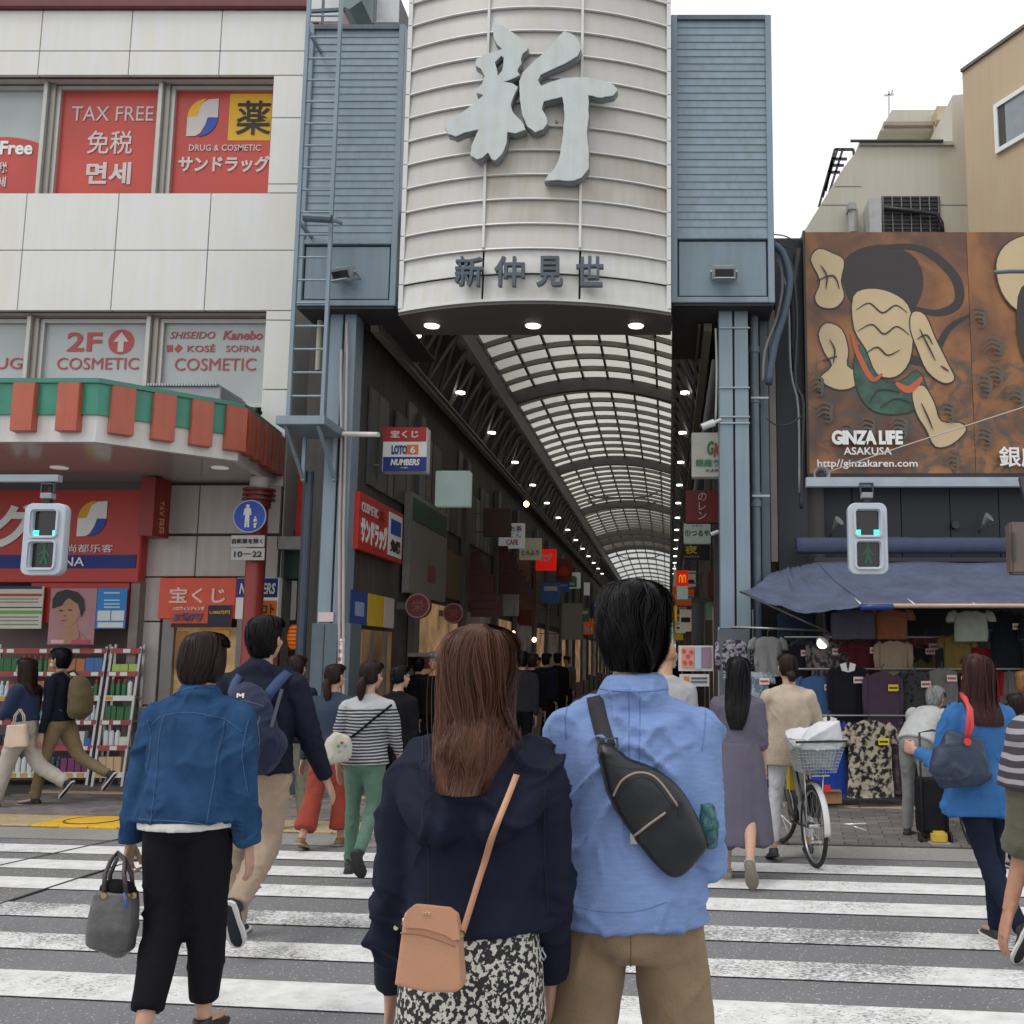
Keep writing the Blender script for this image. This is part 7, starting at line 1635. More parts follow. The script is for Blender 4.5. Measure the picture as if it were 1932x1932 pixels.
# ================================================================ PEOPLE: the cast
F_denim=mat('denim',(.028,.080,.175),col2=(.012,.036,.095),scale=7,thr=(.32,.66),rough=.9,bump=.5,bscale=260,detail=9,spec=.12); crease(F_denim,.8,8.)
F_navy=fab('navy',(.010,.012,.026),rough=.7,bump=.15); F_black=fab('black',(.008,.008,.010),rough=.9); F_white=fab('white',(.62,.60,.57)); F_khaki=fab('khaki',(.235,.165,.100),bump=.3); F_stone=fab('stone',(.33,.245,.18)); F_blueshirt=mat('fabric_blueshirt',(.185,.270,.495),rough=.85,bump=.25,bscale=300,var=.09,scale=26,spec=.15,stretch=(1,1,5)); crease(F_blueshirt,.85,7.,.02)
F_bp=fab('backpack_navy',(.014,.020,.050),rough=.6,bump=.3,bs=300)
S_dark=mat('sole_white',(.62,.60,.56),rough=.6); S_tan=mat('sole_tan',(.30,.25,.20),rough=.8); L_black=mat('leather_black',(.012,.012,.013),rough=.32,var=.1,bump=.2,bscale=300); L_navyshoe=mat('shoe_navy',(.012,.014,.03),rough=.7); S_blk=mat('sole_black',(.02,.02,.02),rough=.7)
M_brass=mat('brass',(.55,.42,.2),metal=1,rough=.3); M_silver=mat('silver_metal',(.6,.58,.55),metal=1,rough=.3)
# ---- 1 man in the blue shirt
t,J,D=person(1193,2.70,1.775,'man in a pale blue shirt and khaki trousers with a black sling bag',pose=dict(lean=1,armL=(6,4,40,18),armR=(-8,3,66,26),head=(6,-2,2),sw=.102,legL=(0,2,7,0),legR=(6,8,6,0)),
 top=dict(m=F_blueshirt,loose=1.18,hem=-.014,slr=(1.25,1.5,1.5),collar=.024,w=.0062,seed=11,vox=.0080,freq=7.5,zs=.7,name='shirt',sharp=2.3),pants=dict(m=F_khaki,rad=(1.16,1.42,1.4),w=.007,seed=4,top=.03,seat=1.04),shoes=(L_black,S_blk),hairs=(PR_short,H_black,dict(n=16000,wid=.0016,seed=3,vox=.006,drift=.6,ends=.14,face=1.35,fly=.005)),vox=.009)
g=t; dr=Drape(D['top'].data)
L=lambda u,v: (local(g,u,v,2.56).x,local(g,u,v,2.56).z)
dp_=Drape(D['pants'].data); M_ks_=mat('khaki_seam',(.13,.09,.055)); dp_.seam([L(1188,1735),L(1190,1790),L(1188,1850)],.002,M_ks_,D['pants']); dp_.seam([L(1075,1760),L(1110,1765),L(1145,1758)],.0022,M_ks_,D['pants']); dp_.seam([L(1235,1758),L(1270,1765),L(1305,1758)],.0022,M_ks_,D['pants'])
M_seam=mat('shirt_seam',(.12,.19,.42),rough=.9); shirt=D['top']
dr.seam([L(1065,1290),L(1120,1301),L(1195,1306),L(1260,1302),L(1318,1288)],.0022,M_seam,shirt); dr.seam([L(1184,1307),L(1186,1380),L(1187,1440)],.0018,M_seam,shirt); dr.seam([L(1206,1307),L(1206,1380),L(1205,1440)],.0018,M_seam,shirt)
dr.seam([L(1072,1285),L(1060,1340),L(1062,1400)],.002,M_seam,shirt); dr.seam([L(1322,1290),L(1334,1340),L(1326,1420)],.002,M_seam,shirt); dr.seam([L(1085,1716),L(1140,1722),L(1200,1720),L(1260,1705)],.0016,M_seam,shirt)
dr.seam([L(1140,1230),L(1190,1236),L(1243,1232)],.0022,M_seam,shirt)
# sling bag: its own thing, hanging across the back
bag=thing('sling_bag',t.location,'black leather sling bag slung diagonally across the pale blue shirt','bag'); 
M_leath=mat('leather_bag',(.010,.011,.014),rough=.38,var=.15,bump=.10,bscale=320); M_zip=mat('zip_tape',(.30,.24,.20),rough=.5,metal=.3)
dr.strap([L(1106,1252),L(1112,1300),L(1124,1350),L(1145,1412)],.042,mat('strap_web',(.022,.022,.026),rough=.7,bump=.5,bscale=400),bag,'strap',off=.006)
outl=[(1128,1408),(1150,1404),(1185,1430),(1230,1448),(1275,1480),(1305,1520),(1335,1590),(1322,1620),(1290,1652),(1262,1654),(1225,1620),(1180,1560),(1150,1510),(1135,1460)]
c=[L(u,v) for u,v in outl]; n=len(c); cx=sum(p[0] for p in c)/n; cz=sum(p[1] for p in c)/n
s=Sh()
base_y=min((dr.hit(x,z).y if dr.hit(x,z) else -.12) for x,z in c)
sm_=[]
for i in range(n):
    p0,p1,p2,p3=[V3((*c[(i+j)%n],0)) for j in (-1,0,1,2)]
    for k in range(4): tt=k/4; sm_.append(.5*((2*p1)+(p2-p0)*tt+(2*p0-5*p1+4*p2-p3)*tt*tt+(3*p1-p0-3*p2+p3)*tt**3))
m_=len(sm_); rings=[(.96,.02),(1.,-.0),(1.,-.022),(.965,-.036),(.85,-.046),(.55,-.052),(.2,-.054)]
for sc,dy in rings: s.v+=[(cx+(p.x-cx)*sc,base_y+.015+dy,cz+(p.y-cz)*sc) for p in sm_]
for r in range(len(rings)-1):
    for i in range(m_): s.f.append((r*m_+i,r*m_+(i+1)%m_,(r+1)*m_+(i+1)%m_,(r+1)*m_+i)); s.mi.append(0)
s.f.append(tuple(range(m_))[::-1]); s.f.append(tuple((len(rings)-1)*m_+i for i in range(m_))); s.mi+=[0,0]
me=fuse(s,.005,4); wrinkle(me,.0025,8,(),9.); bo=part('bag_body',me,M_leath,bag); db=Drape(me)
db.seam([L(1158,1500),L(1175,1470),L(1205,1456),L(1240,1468),L(1280,1520)],.0032,M_zip,bo,'zip',off=.001); db.seam([L(1164,1506),L(1180,1478),L(1206,1465),L(1236,1475),L(1272,1523)],.0016,M_leath,bo,'zip_guard',off=.001)
db.seam([L(1196,1576),L(1225,1552),L(1256,1530)],.0034,M_zip,bo,'zip',off=.001); db.seam([L(1150,1440),L(1185,1448),L(1235,1450)],.0014,M_leath,bo)
for (u,v,w_,h_) in ((1196,1582,14,18),(1284,1526,10,26),(1192,1600,8,24)):
    x,z=L(u,v); h=db.hit(x,z,.004); 
    if h: b=MB(); b.box(x-w_*.0006,x+w_*.0006,h.y-.003,h.y,z-h_*.0007,z+h_*.0007); raw(b,'zip_pull',M_silver if h_<20 else M_leath,bo,None)
b=MB(); x0,z0=L(1146,1408); h=dr.hit(x0,z0,.012); y=h.y if h else base_y
for (a,b_,c_,d_) in ((-.024,.024,.016,.020),(-.024,.024,-.020,-.016),(-.026,-.021,-.020,.020),(.021,.026,-.020,.020)): b.box(x0+a,x0+b_,y-.006,y,z0+c_,z0+d_)
raw(b,'buckle',mat('buckle_dark',(.12,.12,.12),metal=.8,rough=.3),bag,None)
tb=thing('tote_bag',P(1336,1560,2.5),'teal patterned bag held at the right side of the blue shirted man','bag')
s=Sh(); p=P(1338,1555,2.62)-tb.location; s.loft([(p+V3((0,0,-.055)),.022,.03),(p,.024,.032),(p+V3((-.005,0,.05)),.015,.02)],16); me=fuse(s,.006,2); wrinkle(me,.004,3,(),20.); part('bag_body',me,mat('teal_print',(.01,.05,.06),col2=(.04,.14,.15),scale=60,thr=(.4,.6),rough=.5),tb)
# ---- 2 woman in the navy jacket
t,J,D=person(905,2.46,1.645,'long brown haired woman in a navy hooded jacket and floral skirt',fem=True,pose=dict(lean=1,armL=(4,5.5,20,-1),armR=(8,1,22,2),head=(-3,-3,0),sw=.104,legL=(0,0,2,0),legR=(0,0,2,0)),
 top=dict(m=F_navy,loose=1.17,hem=.048,slr=(1.28,1.5,1.7),hood=1.25,w=.0085,seed=21,vox=.0085,freq=5.,zs=.6,sl=.97,sharp=1.6),skirt=dict(m=mat('floral_skirt',(.50,.48,.43),col2=(.014,.014,.015),scale=85,thr=(.50,.54),rough=.85,bump=.1,detail=2),z=.18,r=.125,ry=.11,w=.02,seed=4),shoes=(L_black,S_blk),
 hairs=(PR_long,H_brown,dict(n=26000,wid=.0015,seed=5,vox=.007,wave=.16,ends=.42,drift=.6,fly=.006)),vox=.010)
g=t; dr=Drape(D['top'].data); L=lambda u,v: (local(g,u,v,2.32).x,local(g,u,v,2.32).z); jk=D['top']
M_sn=mat('navy_seam',(.004,.005,.012),rough=.9)
dr.seam([L(760,1390),L(790,1470),L(800,1600),(L(800,1790))],.002,M_sn,jk); dr.seam([L(1035,1400),L(1020,1500),L(1015,1600),L(1020,1760)],.002,M_sn,jk); dr.seam([L(795,1784),L(900,1790),L(1015,1784)],.0025,M_sn,jk)
for (u,v) in ((718,1779),(772,1777)):
    x,z=L(u,v); h=dr.hit(x,z,.001)
    if h: b=MB(); b.disc((x,h.y-.004,z),.0055,'y',.005,12); raw(b,'snap_button',mat('button_cream',(.6,.52,.35),rough=.3),jk,None)
b=MB(); b.tube([local(t,1022,1790,2.36),local(t,1030,1805,2.34),local(t,1026,1812,2.34),local(t,1018,1800,2.35),local(t,1024,1788,2.36)],.0016,6); raw(b,'drawcord',tone('8A9298'),jk)
cb_=thing('crossbody_bag',P(815,1790,2.2),'tan leather crossbody bag hanging at the back of the navy jacket','bag')
M_tan=mat('leather_tan',(.48,.245,.145),rough=.45,var=.05,bump=.12,bscale=250)
yb=2.22; q=lambda u,v,Y=yb: P(u,v,Y)-cb_.location
fr=[(752,1853),(766,1720),(775,1709),(850,1716),(862,1728),(868,1765),(876,1862),(865,1866),(760,1856)]
fr=[(750,1852),(768,1718),(780,1709),(846,1716),(862,1728),(870,1770),(876,1858),(864,1866),(812,1866)]
s=Sh(); rg=[(.97,.03),(1.,.024),(1.,-.022),(.975,-.030)]; pc=[q(u,v) for u,v in fr]; cx=sum(p.x for p in pc)/len(pc); cz=sum(p.z for p in pc)/len(pc)
for sc,dy in rg: s.v+=[(cx+(p.x-cx)*sc,pc[0].y+dy,cz+(p.z-cz)*sc) for p in pc]
k=len(pc)
for r in range(3):
    for i in range(k): s.f.append((r*k+i,r*k+(i+1)%k,(r+1)*k+(i+1)%k,(r+1)*k+i)); s.mi.append(0)
s.f.append(tuple(range(k))[::-1]); s.f.append(tuple(3*k+i for i in range(k))); s.mi+=[0,0]
me=fuse(s,.004,3); bo=part('bag_body',me,M_tan,cb_); db=Drape(me)
qq=lambda u,v: (q(u,v).x,q(u,v).z)
s=Sh(); fl2=[(764,1750),(768,1718),(780,1708),(846,1715),(862,1728),(868,1772),(855,1774),(840,1764),(800,1752)]; pc=[q(u,v,yb-.034) for u,v in fl2]; b=MB(); b.prism([(p.x,p.z) for p in pc],.006,at=pc[0].y-.001); o=raw(b,'flap',M_tan,bo,None)
db.seam([qq(764,1752),qq(800,1754),qq(840,1766),qq(866,1776)],.0018,mat('tan_edge',(.25,.11,.06),rough=.6),bo,'piping',off=.008); 
o=text('iola',0,0,0,mat('gilt',(.75,.6,.4),metal=.5,rough=.4),bo,w=.016,h=.006); o.location=q(804,1722,yb-.0365)
b=MB(); b.disc(q(868,1765,yb-.03),.008,'y',.01,14); b.disc(q(868,1772,yb-.034),.005,'y',.01,12); raw(b,'stud',M_brass,bo,None); b=MB(); b.tube([q(760,1745,yb-.02),q(762,1732,yb-.02)],.003,6); raw(b,'ring',M_brass,bo)
# strap lies on the jacket: drape in the jacket's frame, then shift
off=t.location-cb_.location
sp=[L(970,1465),L(945,1540),L(905,1650),L(871,1762)]
o=dr.strap(sp,.0135,M_tan,cb_,'strap',off=.015,th=.0035); o.location=off
# ---- 3 woman in the denim jacket
t,J,D=person(372,4.4,1.65,'short haired woman in a blue denim jacket and black trousers carrying a grey handbag',fem=True,pose=dict(lean=4,armL=(-4,11,10,4),armR=(-4,9,14,6),head=(-4,6,-3),sw=.116,twist=-3,legL=(-5,22,-5,36),legR=(6,6,1,0),side=1),
 top=dict(m=F_denim,loose=1.36,hem=-.004,slr=(1.40,1.5,1.6),collar=.024,w=.0065,seed=33,vox=.010,freq=7.5,sharp=1.8),pants=dict(m=F_black,rad=(1.30,1.55,1.6),hem=.92,w=.006,seed=6,seat=1.08,top=.04),shoes=(L_black,S_blk,dict(big=.98)),
 hairs=(PR_bob,H_dark,dict(n=7000,wid=.003,seed=8,vox=.008,drift=.35,ends=.14,part=.6)),vox=.012,grip='L')
jk=D['top']; dr=Drape(jk.data); g=t; L=lambda u,v:(local(g,u,v,4.26).x,local(g,u,v,4.26).z)
M_st=mat('denim_seam',(.04,.10,.20),rough=.9); M_st2=mat('denim_seam_dark',(.008,.03,.09),rough=.9)
# white tee under the jacket
s=Sh(); H=J['H']; s.loft([(J['pel']+V3((0,0,-.035)),.120*H,.088*H),(J['pel']+V3((0,0,.0)),.120*H,.084*H),(J['pel']+V3((0,0,.05)),.10*H,.06*H)],28); me=fuse(s,.012,2); wrinkle(me,.004,2); part('tee',me,F_white,t)
for a in ([L(262,1368),L(288,1352),L(345,1346),L(400,1358),L(437,1384)],[L(291,1350),L(286,1440),L(282,1560)],[L(404,1362),L(394,1450),L(386,1560)],[L(250,1558),L(340,1560),L(436,1576)],[L(252,1548),L(340,1550),L(436,1565)],[L(252,1360),L(262,1420),L(256,1500)],[L(446,1360),L(440,1430),L(448,1500)],[L(290,1312),L(360,1296),L(430,1318)]):
    dr.seam(a,.0022,M_st,jk,off=-.0006); dr.seam([(p[0]+.006,p[1]-.006) for p in a],.0018,M_st2,jk)
for (u,v) in ((420,1567),(430,1585)):
    x,z=L(u,v); h=dr.hit(x,z,.001)
    if h: b=MB(); b.box(x-.02,x+.02,h.y-.003,h.y+.01,z-.012,z+.012); raw(b,'waist_tab',M_st2,jk,None)
# grey handbag
hb=thing('handbag',P(212,1700,4.3),'grey leather handbag with dark double handles held beside black trousers','bag')
q=lambda u,v,Y=4.25: P(u,v,Y+(.40 if Y<4.2 else 0))-hb.location
M_gl=mat('leather_grey',(.085,.082,.080),rough=.4,var=.25,scale=9,bump=.3,bscale=60)
s=Sh(); cx=q(214,1700).x
rg=[(1793,172,235,.045),(1785,166,250,.06),(1750,170,256,.075),(1710,178,258,.07),(1680,186,258,.055)]
s.loft([(q((a+b)/2,v),(q(b,v).x-q(a,v).x)/2,d,.7) for v,a,b,d in rg],30); me=fuse(s,.008,3); wrinkle(me,.004,9,(),8.); bo=part('bag_body',me,M_gl,hb)
s=Sh(); s.loft([(q(222,1684),.075,.05),(q(224,1672),.07,.045),(q(226,1662),.05,.035)],20); me=fuse(s,.01,2); wrinkle(me,.006,3); part('black_lining',me,F_black,hb)
for k,(ua,ub,dy) in enumerate(((196,238,-.06),(206,252,.02))):
    b=MB(); pts=[q(ua,1682,3.85+dy),q(ua+2,1650,3.86+dy*.7),q(ua+14,1622,3.88),q(222,1608,3.92),q(236,1622,3.88),q(ub-4,1650,3.86+dy*.7),q(ub,1684,3.85+dy)]; b.tube(pts,.0085,8); raw(b,'handle',mat('handle_dark',(.03,.022,.022),rough=.5),hb)
    for u in (ua,ub): b=MB(); c_=q(u,1690,3.80+dy*.2); b.disc(c_,.012,'y',.008,12); raw(b,'stud',M_brass,hb,None)
b=MB(); b.tube([q(234,1684,3.78),q(236,1700,3.775),q(238,1712,3.775)],.004,6); raw(b,'blue_charm',tone('3060A8'),hb)
# ---- 4 man with the navy backpack
t,J,D=person(493,6.0,1.82,'tall man in a navy jacket and stone trousers wearing a navy backpack',pose=dict(lean=3,armL=(-8,12,20,10),armR=(6,16,16,0),head=(-14,-3,0),sw=.116,legL=(8,6,1,0),legR=(-4,54,0,66)),
 top=dict(m=F_navy,loose=1.22,hem=-.02,slr=(1.4,1.6,1.5),hood=True,w=.009,seed=41,vox=.013),pants=dict(m=F_stone,rad=(1.3,1.5,1.4),w=.010,seed=7),shoes=(L_navyshoe,S_dark),hairs=(PR_short,H_black,dict(n=3500,wid=.0045,seed=9,vox=.009,drift=.5)),vox=.014)
bp=thing('backpack',t.location,'navy nylon backpack with small white logo on the back of the tall man','bag'); q=lambda u,v,Y=5.75: P(u,v,Y)-bp.location
s=Sh(); s.loft([(q(478,1452,5.82),.10,.05),(q(480,1435,5.80),.145,.085),(q(478,1390,5.78),.145,.095),(q(470,1340,5.80),.125,.085),(q(462,1310,5.83),.10,.07),(q(458,1296,5.86),.06,.04)],26); s.ell(q(516,1405,5.82),.075,.07,.09); s.ell(q(468,1395,5.70),.085,.045,.12)
me=fuse(s,.010,3); wrinkle(me,.006,12,(),7.); bo=part('bag_body',me,F_bp,bp); dr=Drape(D['top'].data); g=bp
L=lambda u,v:(local(g,u,v,5.8).x,local(g,u,v,5.8).z)
dr.strap([L(532,1248),L(520,1270),L(505,1300),L(490,1330)],.055,fab('strap_blue',(.03,.055,.14),rough=.6),bp,'strap',off=.012,th=.01); dr.strap([L(440,1275),L(432,1290),L(430,1310)],.05,fab('strap_blue',(.03,.055,.14)),bp,'strap',off=.012,th=.01)
b=MB(); b.bar(q(532,1300,5.72),q(512,1372,5.72),.018,.006); raw(b,'side_strap',mat('webbing',(.06,.07,.09)),bp,None)
db=Drape(me); x,z=L(461,1312); h=db.hit(x,z,.003)
if h: o=text('M',0,0,0,M_white,bo,w=.04,h=.028,bold=.04); o.location=(h.x,h.y,h.z)
for a in ([L(440,1330),L(470,1322),L(505,1332)],[L(450,1350),L(448,1400),L(460,1445)],[L(500,1350),L(506,1400),L(495,1440)]): db.seam(a,.004,mat('zip_dark',(.05,.06,.10)),bo,'zip')
# ---- 5 striped woman
F_stripe=bpy.data.materials.new('fabric_stripes'); F_stripe.use_nodes=True
def stripes(m,z_plain,c1,c2,freq):
    nd=m.node_tree.nodes; L_=m.node_tree.links; b=nd['Principled BSDF']; b.inputs['Roughness'].default_value=.9
    tc=nd.new('ShaderNodeTexCoord'); n=nd.new('ShaderNodeTexNoise'); n.inputs['Scale'].default_value=5; L_.new(tc.outputs['Object'],n.inputs['Vector']); sp=nd.new('ShaderNodeSeparateXYZ'); L_.new(tc.outputs['Object'],sp.inputs[0])
    ad=nd.new('ShaderNodeMath'); ad.operation='MULTIPLY_ADD'; L_.new(n.outputs['Fac'],ad.inputs[0]); ad.inputs[1].default_value=.03; L_.new(sp.outputs['Z'],ad.inputs[2])
    mu=nd.new('ShaderNodeMath'); mu.operation='MULTIPLY'; mu.inputs[1].default_value=freq; L_.new(ad.outputs[0],mu.inputs[0]); fr=nd.new('ShaderNodeMath'); fr.operation='FRACT'; L_.new(mu.outputs[0],fr.inputs[0])
    g1=nd.new('ShaderNodeMath'); g1.operation='GREATER_THAN'; g1.inputs[1].default_value=.42; L_.new(fr.outputs[0],g1.inputs[0]); g2=nd.new('ShaderNodeMath'); g2.operation='LESS_THAN'; g2.inputs[1].default_value=z_plain; L_.new(sp.outputs['Z'],g2.inputs[0])
    m3=nd.new('ShaderNodeMath'); m3.operation='MULTIPLY'; L_.new(g1.outputs[0],m3.inputs[0]); L_.new(g2.outputs[0],m3.inputs[1]); mx_=nd.new('ShaderNodeMix'); mx_.data_type='RGBA'; L_.new(m3.outputs[0],mx_.inputs[0]); mx_.inputs[6].default_value=(*c1,1); mx_.inputs[7].default_value=(*c2,1); L_.new(mx_.outputs[2],b.inputs['Base Color'])
stripes(F_stripe,1.20,(.38,.38,.39),(.03,.03,.045),42)
t,J,D=person(697,7.8,1.555,'woman in a black and grey striped top and sage green trousers',fem=True,pose=dict(lean=2,armL=(-5,14,35,10),armR=(5,12,14,0),head=(-25,0,3),sw=.108,legL=(6,6,2,0),legR=(-8,44,0,58)),
 top=dict(m=F_stripe,loose=1.14,hem=-.02,slr=(1.25,1.25,1.25),sl=.72,w=.006,seed=51,vox=.014,name='top'),pants=dict(m=fab('sage',(.085,.155,.115)),rad=(1.1,1.12,1.2),w=.006,seed=8),shoes=(S_blk,S_blk,dict(boot=.03)),
 hairs=(PR_pony,H_dark,dict(n=1800,wid=.005,seed=10,vox=.011,tail=([(0,-.10,-.02),(0,-.125,-.06),(0,-.125,-.14),(0,-.115,-.20)],[.03,.038,.034,.012]))),vox=.014)
hb=thing('shoulder_bag',P(637,1415,7.7),'cream canvas shoulder bag with a small flower print at the striped top','bag'); q=lambda u,v,Y=7.6: P(u,v,Y)-hb.location
s=Sh(); s.loft([(q(637,1440),.075,.04),(q(635,1425),.11,.055),(q(640,1400),.10,.05),(q(646,1385),.06,.035)],22); me=fuse(s,.012,2); wrinkle(me,.006,4,(),8.); bo=part('bag_body',me,fab('canvas',(.45,.42,.35)),hb); 
for (u,v,c_) in ((645,1402,'8A4038'),(638,1408,'4A7A60'),(652,1408,'6A8AA0'),(640,1418,'7A9088')): b=MB(); b.disc(q(u,v,7.53),.012,'y',.004,10); raw(b,'print',tone(c_),bo,None)
dr=Drape(D['top'].data); L=lambda u,v:(local(t,u,v,7.7).x,local(t,u,v,7.7).z); o=dr.strap([L(735,1330),L(710,1352),L(680,1378),L(660,1392)],.016,F_black,hb,'strap',off=.008); o.location=t.location-hb.location
# ---- 6 woman in rust trousers
t,J,D=person(630,8.9,1.53,'woman with a low ponytail in a dark denim jacket and rust wide trousers',fem=True,face=-8,pose=dict(lean=2,armL=(0,14,10,0),armR=(10,10,20,0),head=(-20,0,0),legL=(-10,18,2,20),legR=(10,8,1,0)),top=dict(m=mat('denim_dark',(.015,.03,.055),rough=.85,var=.2,bump=.3,bscale=200),loose=1.3,hem=-.01,slr=(1.5,1.5,1.5),w=.008,seed=61),pants=dict(m=fab('rust',(.26,.045,.028)),rad=(1.25,1.6,2.1),flare=1.25,hem=.90,w=.008,seed=9),shoes=(mat('sandal_tan',(.20,.11,.055),rough=.6),S_tan),
 hairs=(PR_pony,H_dark,dict(n=1500,wid=.006,seed=12,vox=.012,tail=([(0,-.10,-.02),(0,-.12,-.08),(.02,-.12,-.18),(.02,-.11,-.25)],[.03,.035,.032,.012]))),vox=.016)
# ---- 7 man behind the backpack
person(558,9.7,1.60,'man in sage grey trousers half hidden behind the tall man with the backpack',pose=dict(legL=(0,4,2,0),legR=(12,10,2,0),head=(-10,0,0)),top=dict(m=F_navy,loose=1.2,w=.007,seed=71),pants=dict(m=fab('sage_grey',(.20,.20,.14)),rad=(1.3,1.4,1.4),w=.009),shoes=(mat('shoe_blue',(.01,.03,.12)),S_dark),hairs=(PR_short,H_dark,dict(n=1200,wid=.006,seed=13,vox=.012)),vox=.016)
# ---- 8 woman in black next to the stripes
person(752,9.6,1.515,'woman all in black with pinned up black hair beside the striped top',fem=True,face=-15,pose=dict(head=(-25,0,0),legL=(10,6,2,0),legR=(-12,24,2,30)),top=dict(m=F_black,loose=1.15,w=.006,seed=81),pants=dict(m=F_black,rad=(1.2,1.2,1.2)),shoes=(S_blk,S_dark),hairs=(PR_pony,H_black,dict(n=1200,wid=.006,seed=14,vox=.012,bun=((0,-.10,-.03),.035,.03,.035))),vox=.016)
# ---- 9, 10 the couple walking left along the shop
t,J,D=person(58,11.2,1.60,'long haired woman in a navy top and cream trousers walking left past the shop',fem=True,face=88,pose=dict(lean=3,armL=(18,8,70,0),armR=(5,8,25,0),legL=(16,2,2,-4),legR=(-14,46,2,50),head=(0,0,0)),top=dict(m=fab('navy_knit',(.018,.032,.075)),loose=1.16,hem=.03,slr=(1.6,1.5,1.2),sl=.85,w=.005,seed=91,name='top'),pants=dict(m=fab('cream',(.46,.42,.36)),rad=(1.35,1.6,1.75),w=.007,top=.10),shoes=(L_navyshoe,S_dark),hairs=(PR_med,H_dark,dict(n=2200,wid=.006,seed=15,vox=.012,face=1.9)),vox=.016,grip='LR')
tb=thing('tote_bag',P(32,1380,11.1),'pale peach leather tote bag carried by the long haired woman','bag'); q=lambda u,v,Y=10.95: P(u,v,Y)-tb.location
s=Sh(); s.loft([(q(32,1410),.125,.05,.6),(q(32,1395),.12,.05,.6),(q(33,1367),.105,.04,.6)],24); me=fuse(s,.011,1); bo=part('bag_body',me,mat('leather_peach',(.55,.42,.32),rough=.5),tb)
for dx in (0,.02): b=MB(); b.tube([q(24,1368)+V3((dx,0,0)),q(27,1350)+V3((dx,0,0)),q(36,1338)+V3((dx,0,0)),q(43,1350)+V3((dx,0,0)),q(44,1368)+V3((dx,0,0))],.006,6); raw(b,'handle',mat('leather_peach',(.55,.42,.32)),tb)
t,J,D=person(122,11.45,1.70,'young man in a white face mask and black sweater walking left',face=86,pose=dict(lean=3,armL=(-4,8,10,0),armR=(4,8,8,0),legL=(12,4,2,0),legR=(-24,38,2,52),head=(0,0,0)),top=dict(m=fab('black_knit',(.010,.012,.022)),loose=1.12,hem=-.0,slr=(1.3,1.3,1.3),w=.005,seed=95,name='sweater'),pants=dict(m=fab('camel',(.20,.145,.08)),rad=(1.2,1.3,1.3),w=.006),shoes=(L_navyshoe,S_dark),hairs=(PR_short,H_black,dict(n=2500,wid=.005,seed=16,vox=.010,face=1.5)),vox=.014)
HM=J['HM']; s=Sh(); s.ell((0,.052,-.062),.052,.052,.042); me=fuse(s,.006,2); me.transform(HM); part('face_mask',me,mat('mask_white',(.62,.61,.60)),t)
for k in (-1,1):
    b=MB(); b.tube([HM@V3((k*.045,.07,-.045)),HM@V3((k*.066,.03,-.03)),HM@V3((k*.080,-.005,-.005))],.002,5); raw(b,'mask_loop',M_white,t)
    for z_ in (.004,): s=Sh(); s.ell((k*.030,.076,z_),.011,.006,.004); me=fuse(s,.002,1); me.transform(HM); part('eye',me,mat('eye_dark',(.02,.015,.015),rough=.2),t)
bp=thing('rucksack',t.location,'olive canvas rucksack on the back of the masked young man','bag',rz=math.radians(86)); s=Sh(); H=1.7
s.loft([(V3((0,-.19,.93)),.11,.07),(V3((0,-.22,1.0)),.15,.115),(V3((0,-.22,1.18)),.15,.115),(V3((0,-.19,1.32)),.12,.085),(V3((0,-.16,1.38)),.07,.04)],24); me=fuse(s,.013,3); wrinkle(me,.006,5); part('bag_body',me,fab('olive_canvas',(.115,.09,.045)),bp)
for k in (-1,1): b=MB(); b.tube([V3((k*.08,-.16,1.35)),V3((k*.09,-.06,1.44)),V3((k*.09,.06,1.40)),V3((k*.09,.11,1.28)),V3((k*.11,.06,1.12)),V3((k*.12,-.10,1.0))],.014,6); raw(b,'strap',mat('strap_olive',(.06,.05,.03)),bp)
# ---- 11 bald man
t,J,D=person(1256,7.6,1.715,'bald man whose head shows beside the blue shirt collar',pose=dict(head=(-10,-2,0)),top=dict(m=fab('pale_grey',(.35,.35,.36)),w=.006,seed=99,loose=1.2,name='shirt'),pants=dict(m=F_black),shoes=(L_black,S_blk),vox=.016,skinm=skin('skin_warm',(.50,.27,.17)))
# ---- 12 long dress
t,J,D=person(1391,7.6,1.585,'woman with very long black hair in a long grey violet dress',fem=True,face=-6,pose=dict(lean=2,armL=(8,5,30,10),armR=(0,5,12,0),head=(10,0,3),sw=.098,legL=(6,4,1,0),legR=(-12,34,1,62)),top=dict(m=mat('fabric_violet',(.098,.088,.125),rough=.85,var=.12,bump=.2),loose=1.16,hem=.02,slr=(1.3,1.5,1.5),sl=.62,w=.008,seed=101,name='bodice'),skirt=dict(m=mat('fabric_violet',(.098,.088,.125)),z=.26,r=.150,ry=.14,w=.05,seed=2,k=1.18),shoes=(mat('shoe_sand',(.30,.27,.23)),S_tan),hairs=([(a,b,c,d) for a,b,c,d in PR_med[:6]]+[(-.16,.10,.12,.03),(-.26,.10,.125,.0),(-.36,.085,.125,-.03),(-.44,.05,.12,-.06)],H_black,dict(n=3500,wid=.005,seed=17,vox=.011,wave=.08,ends=.25)),vox=.014)
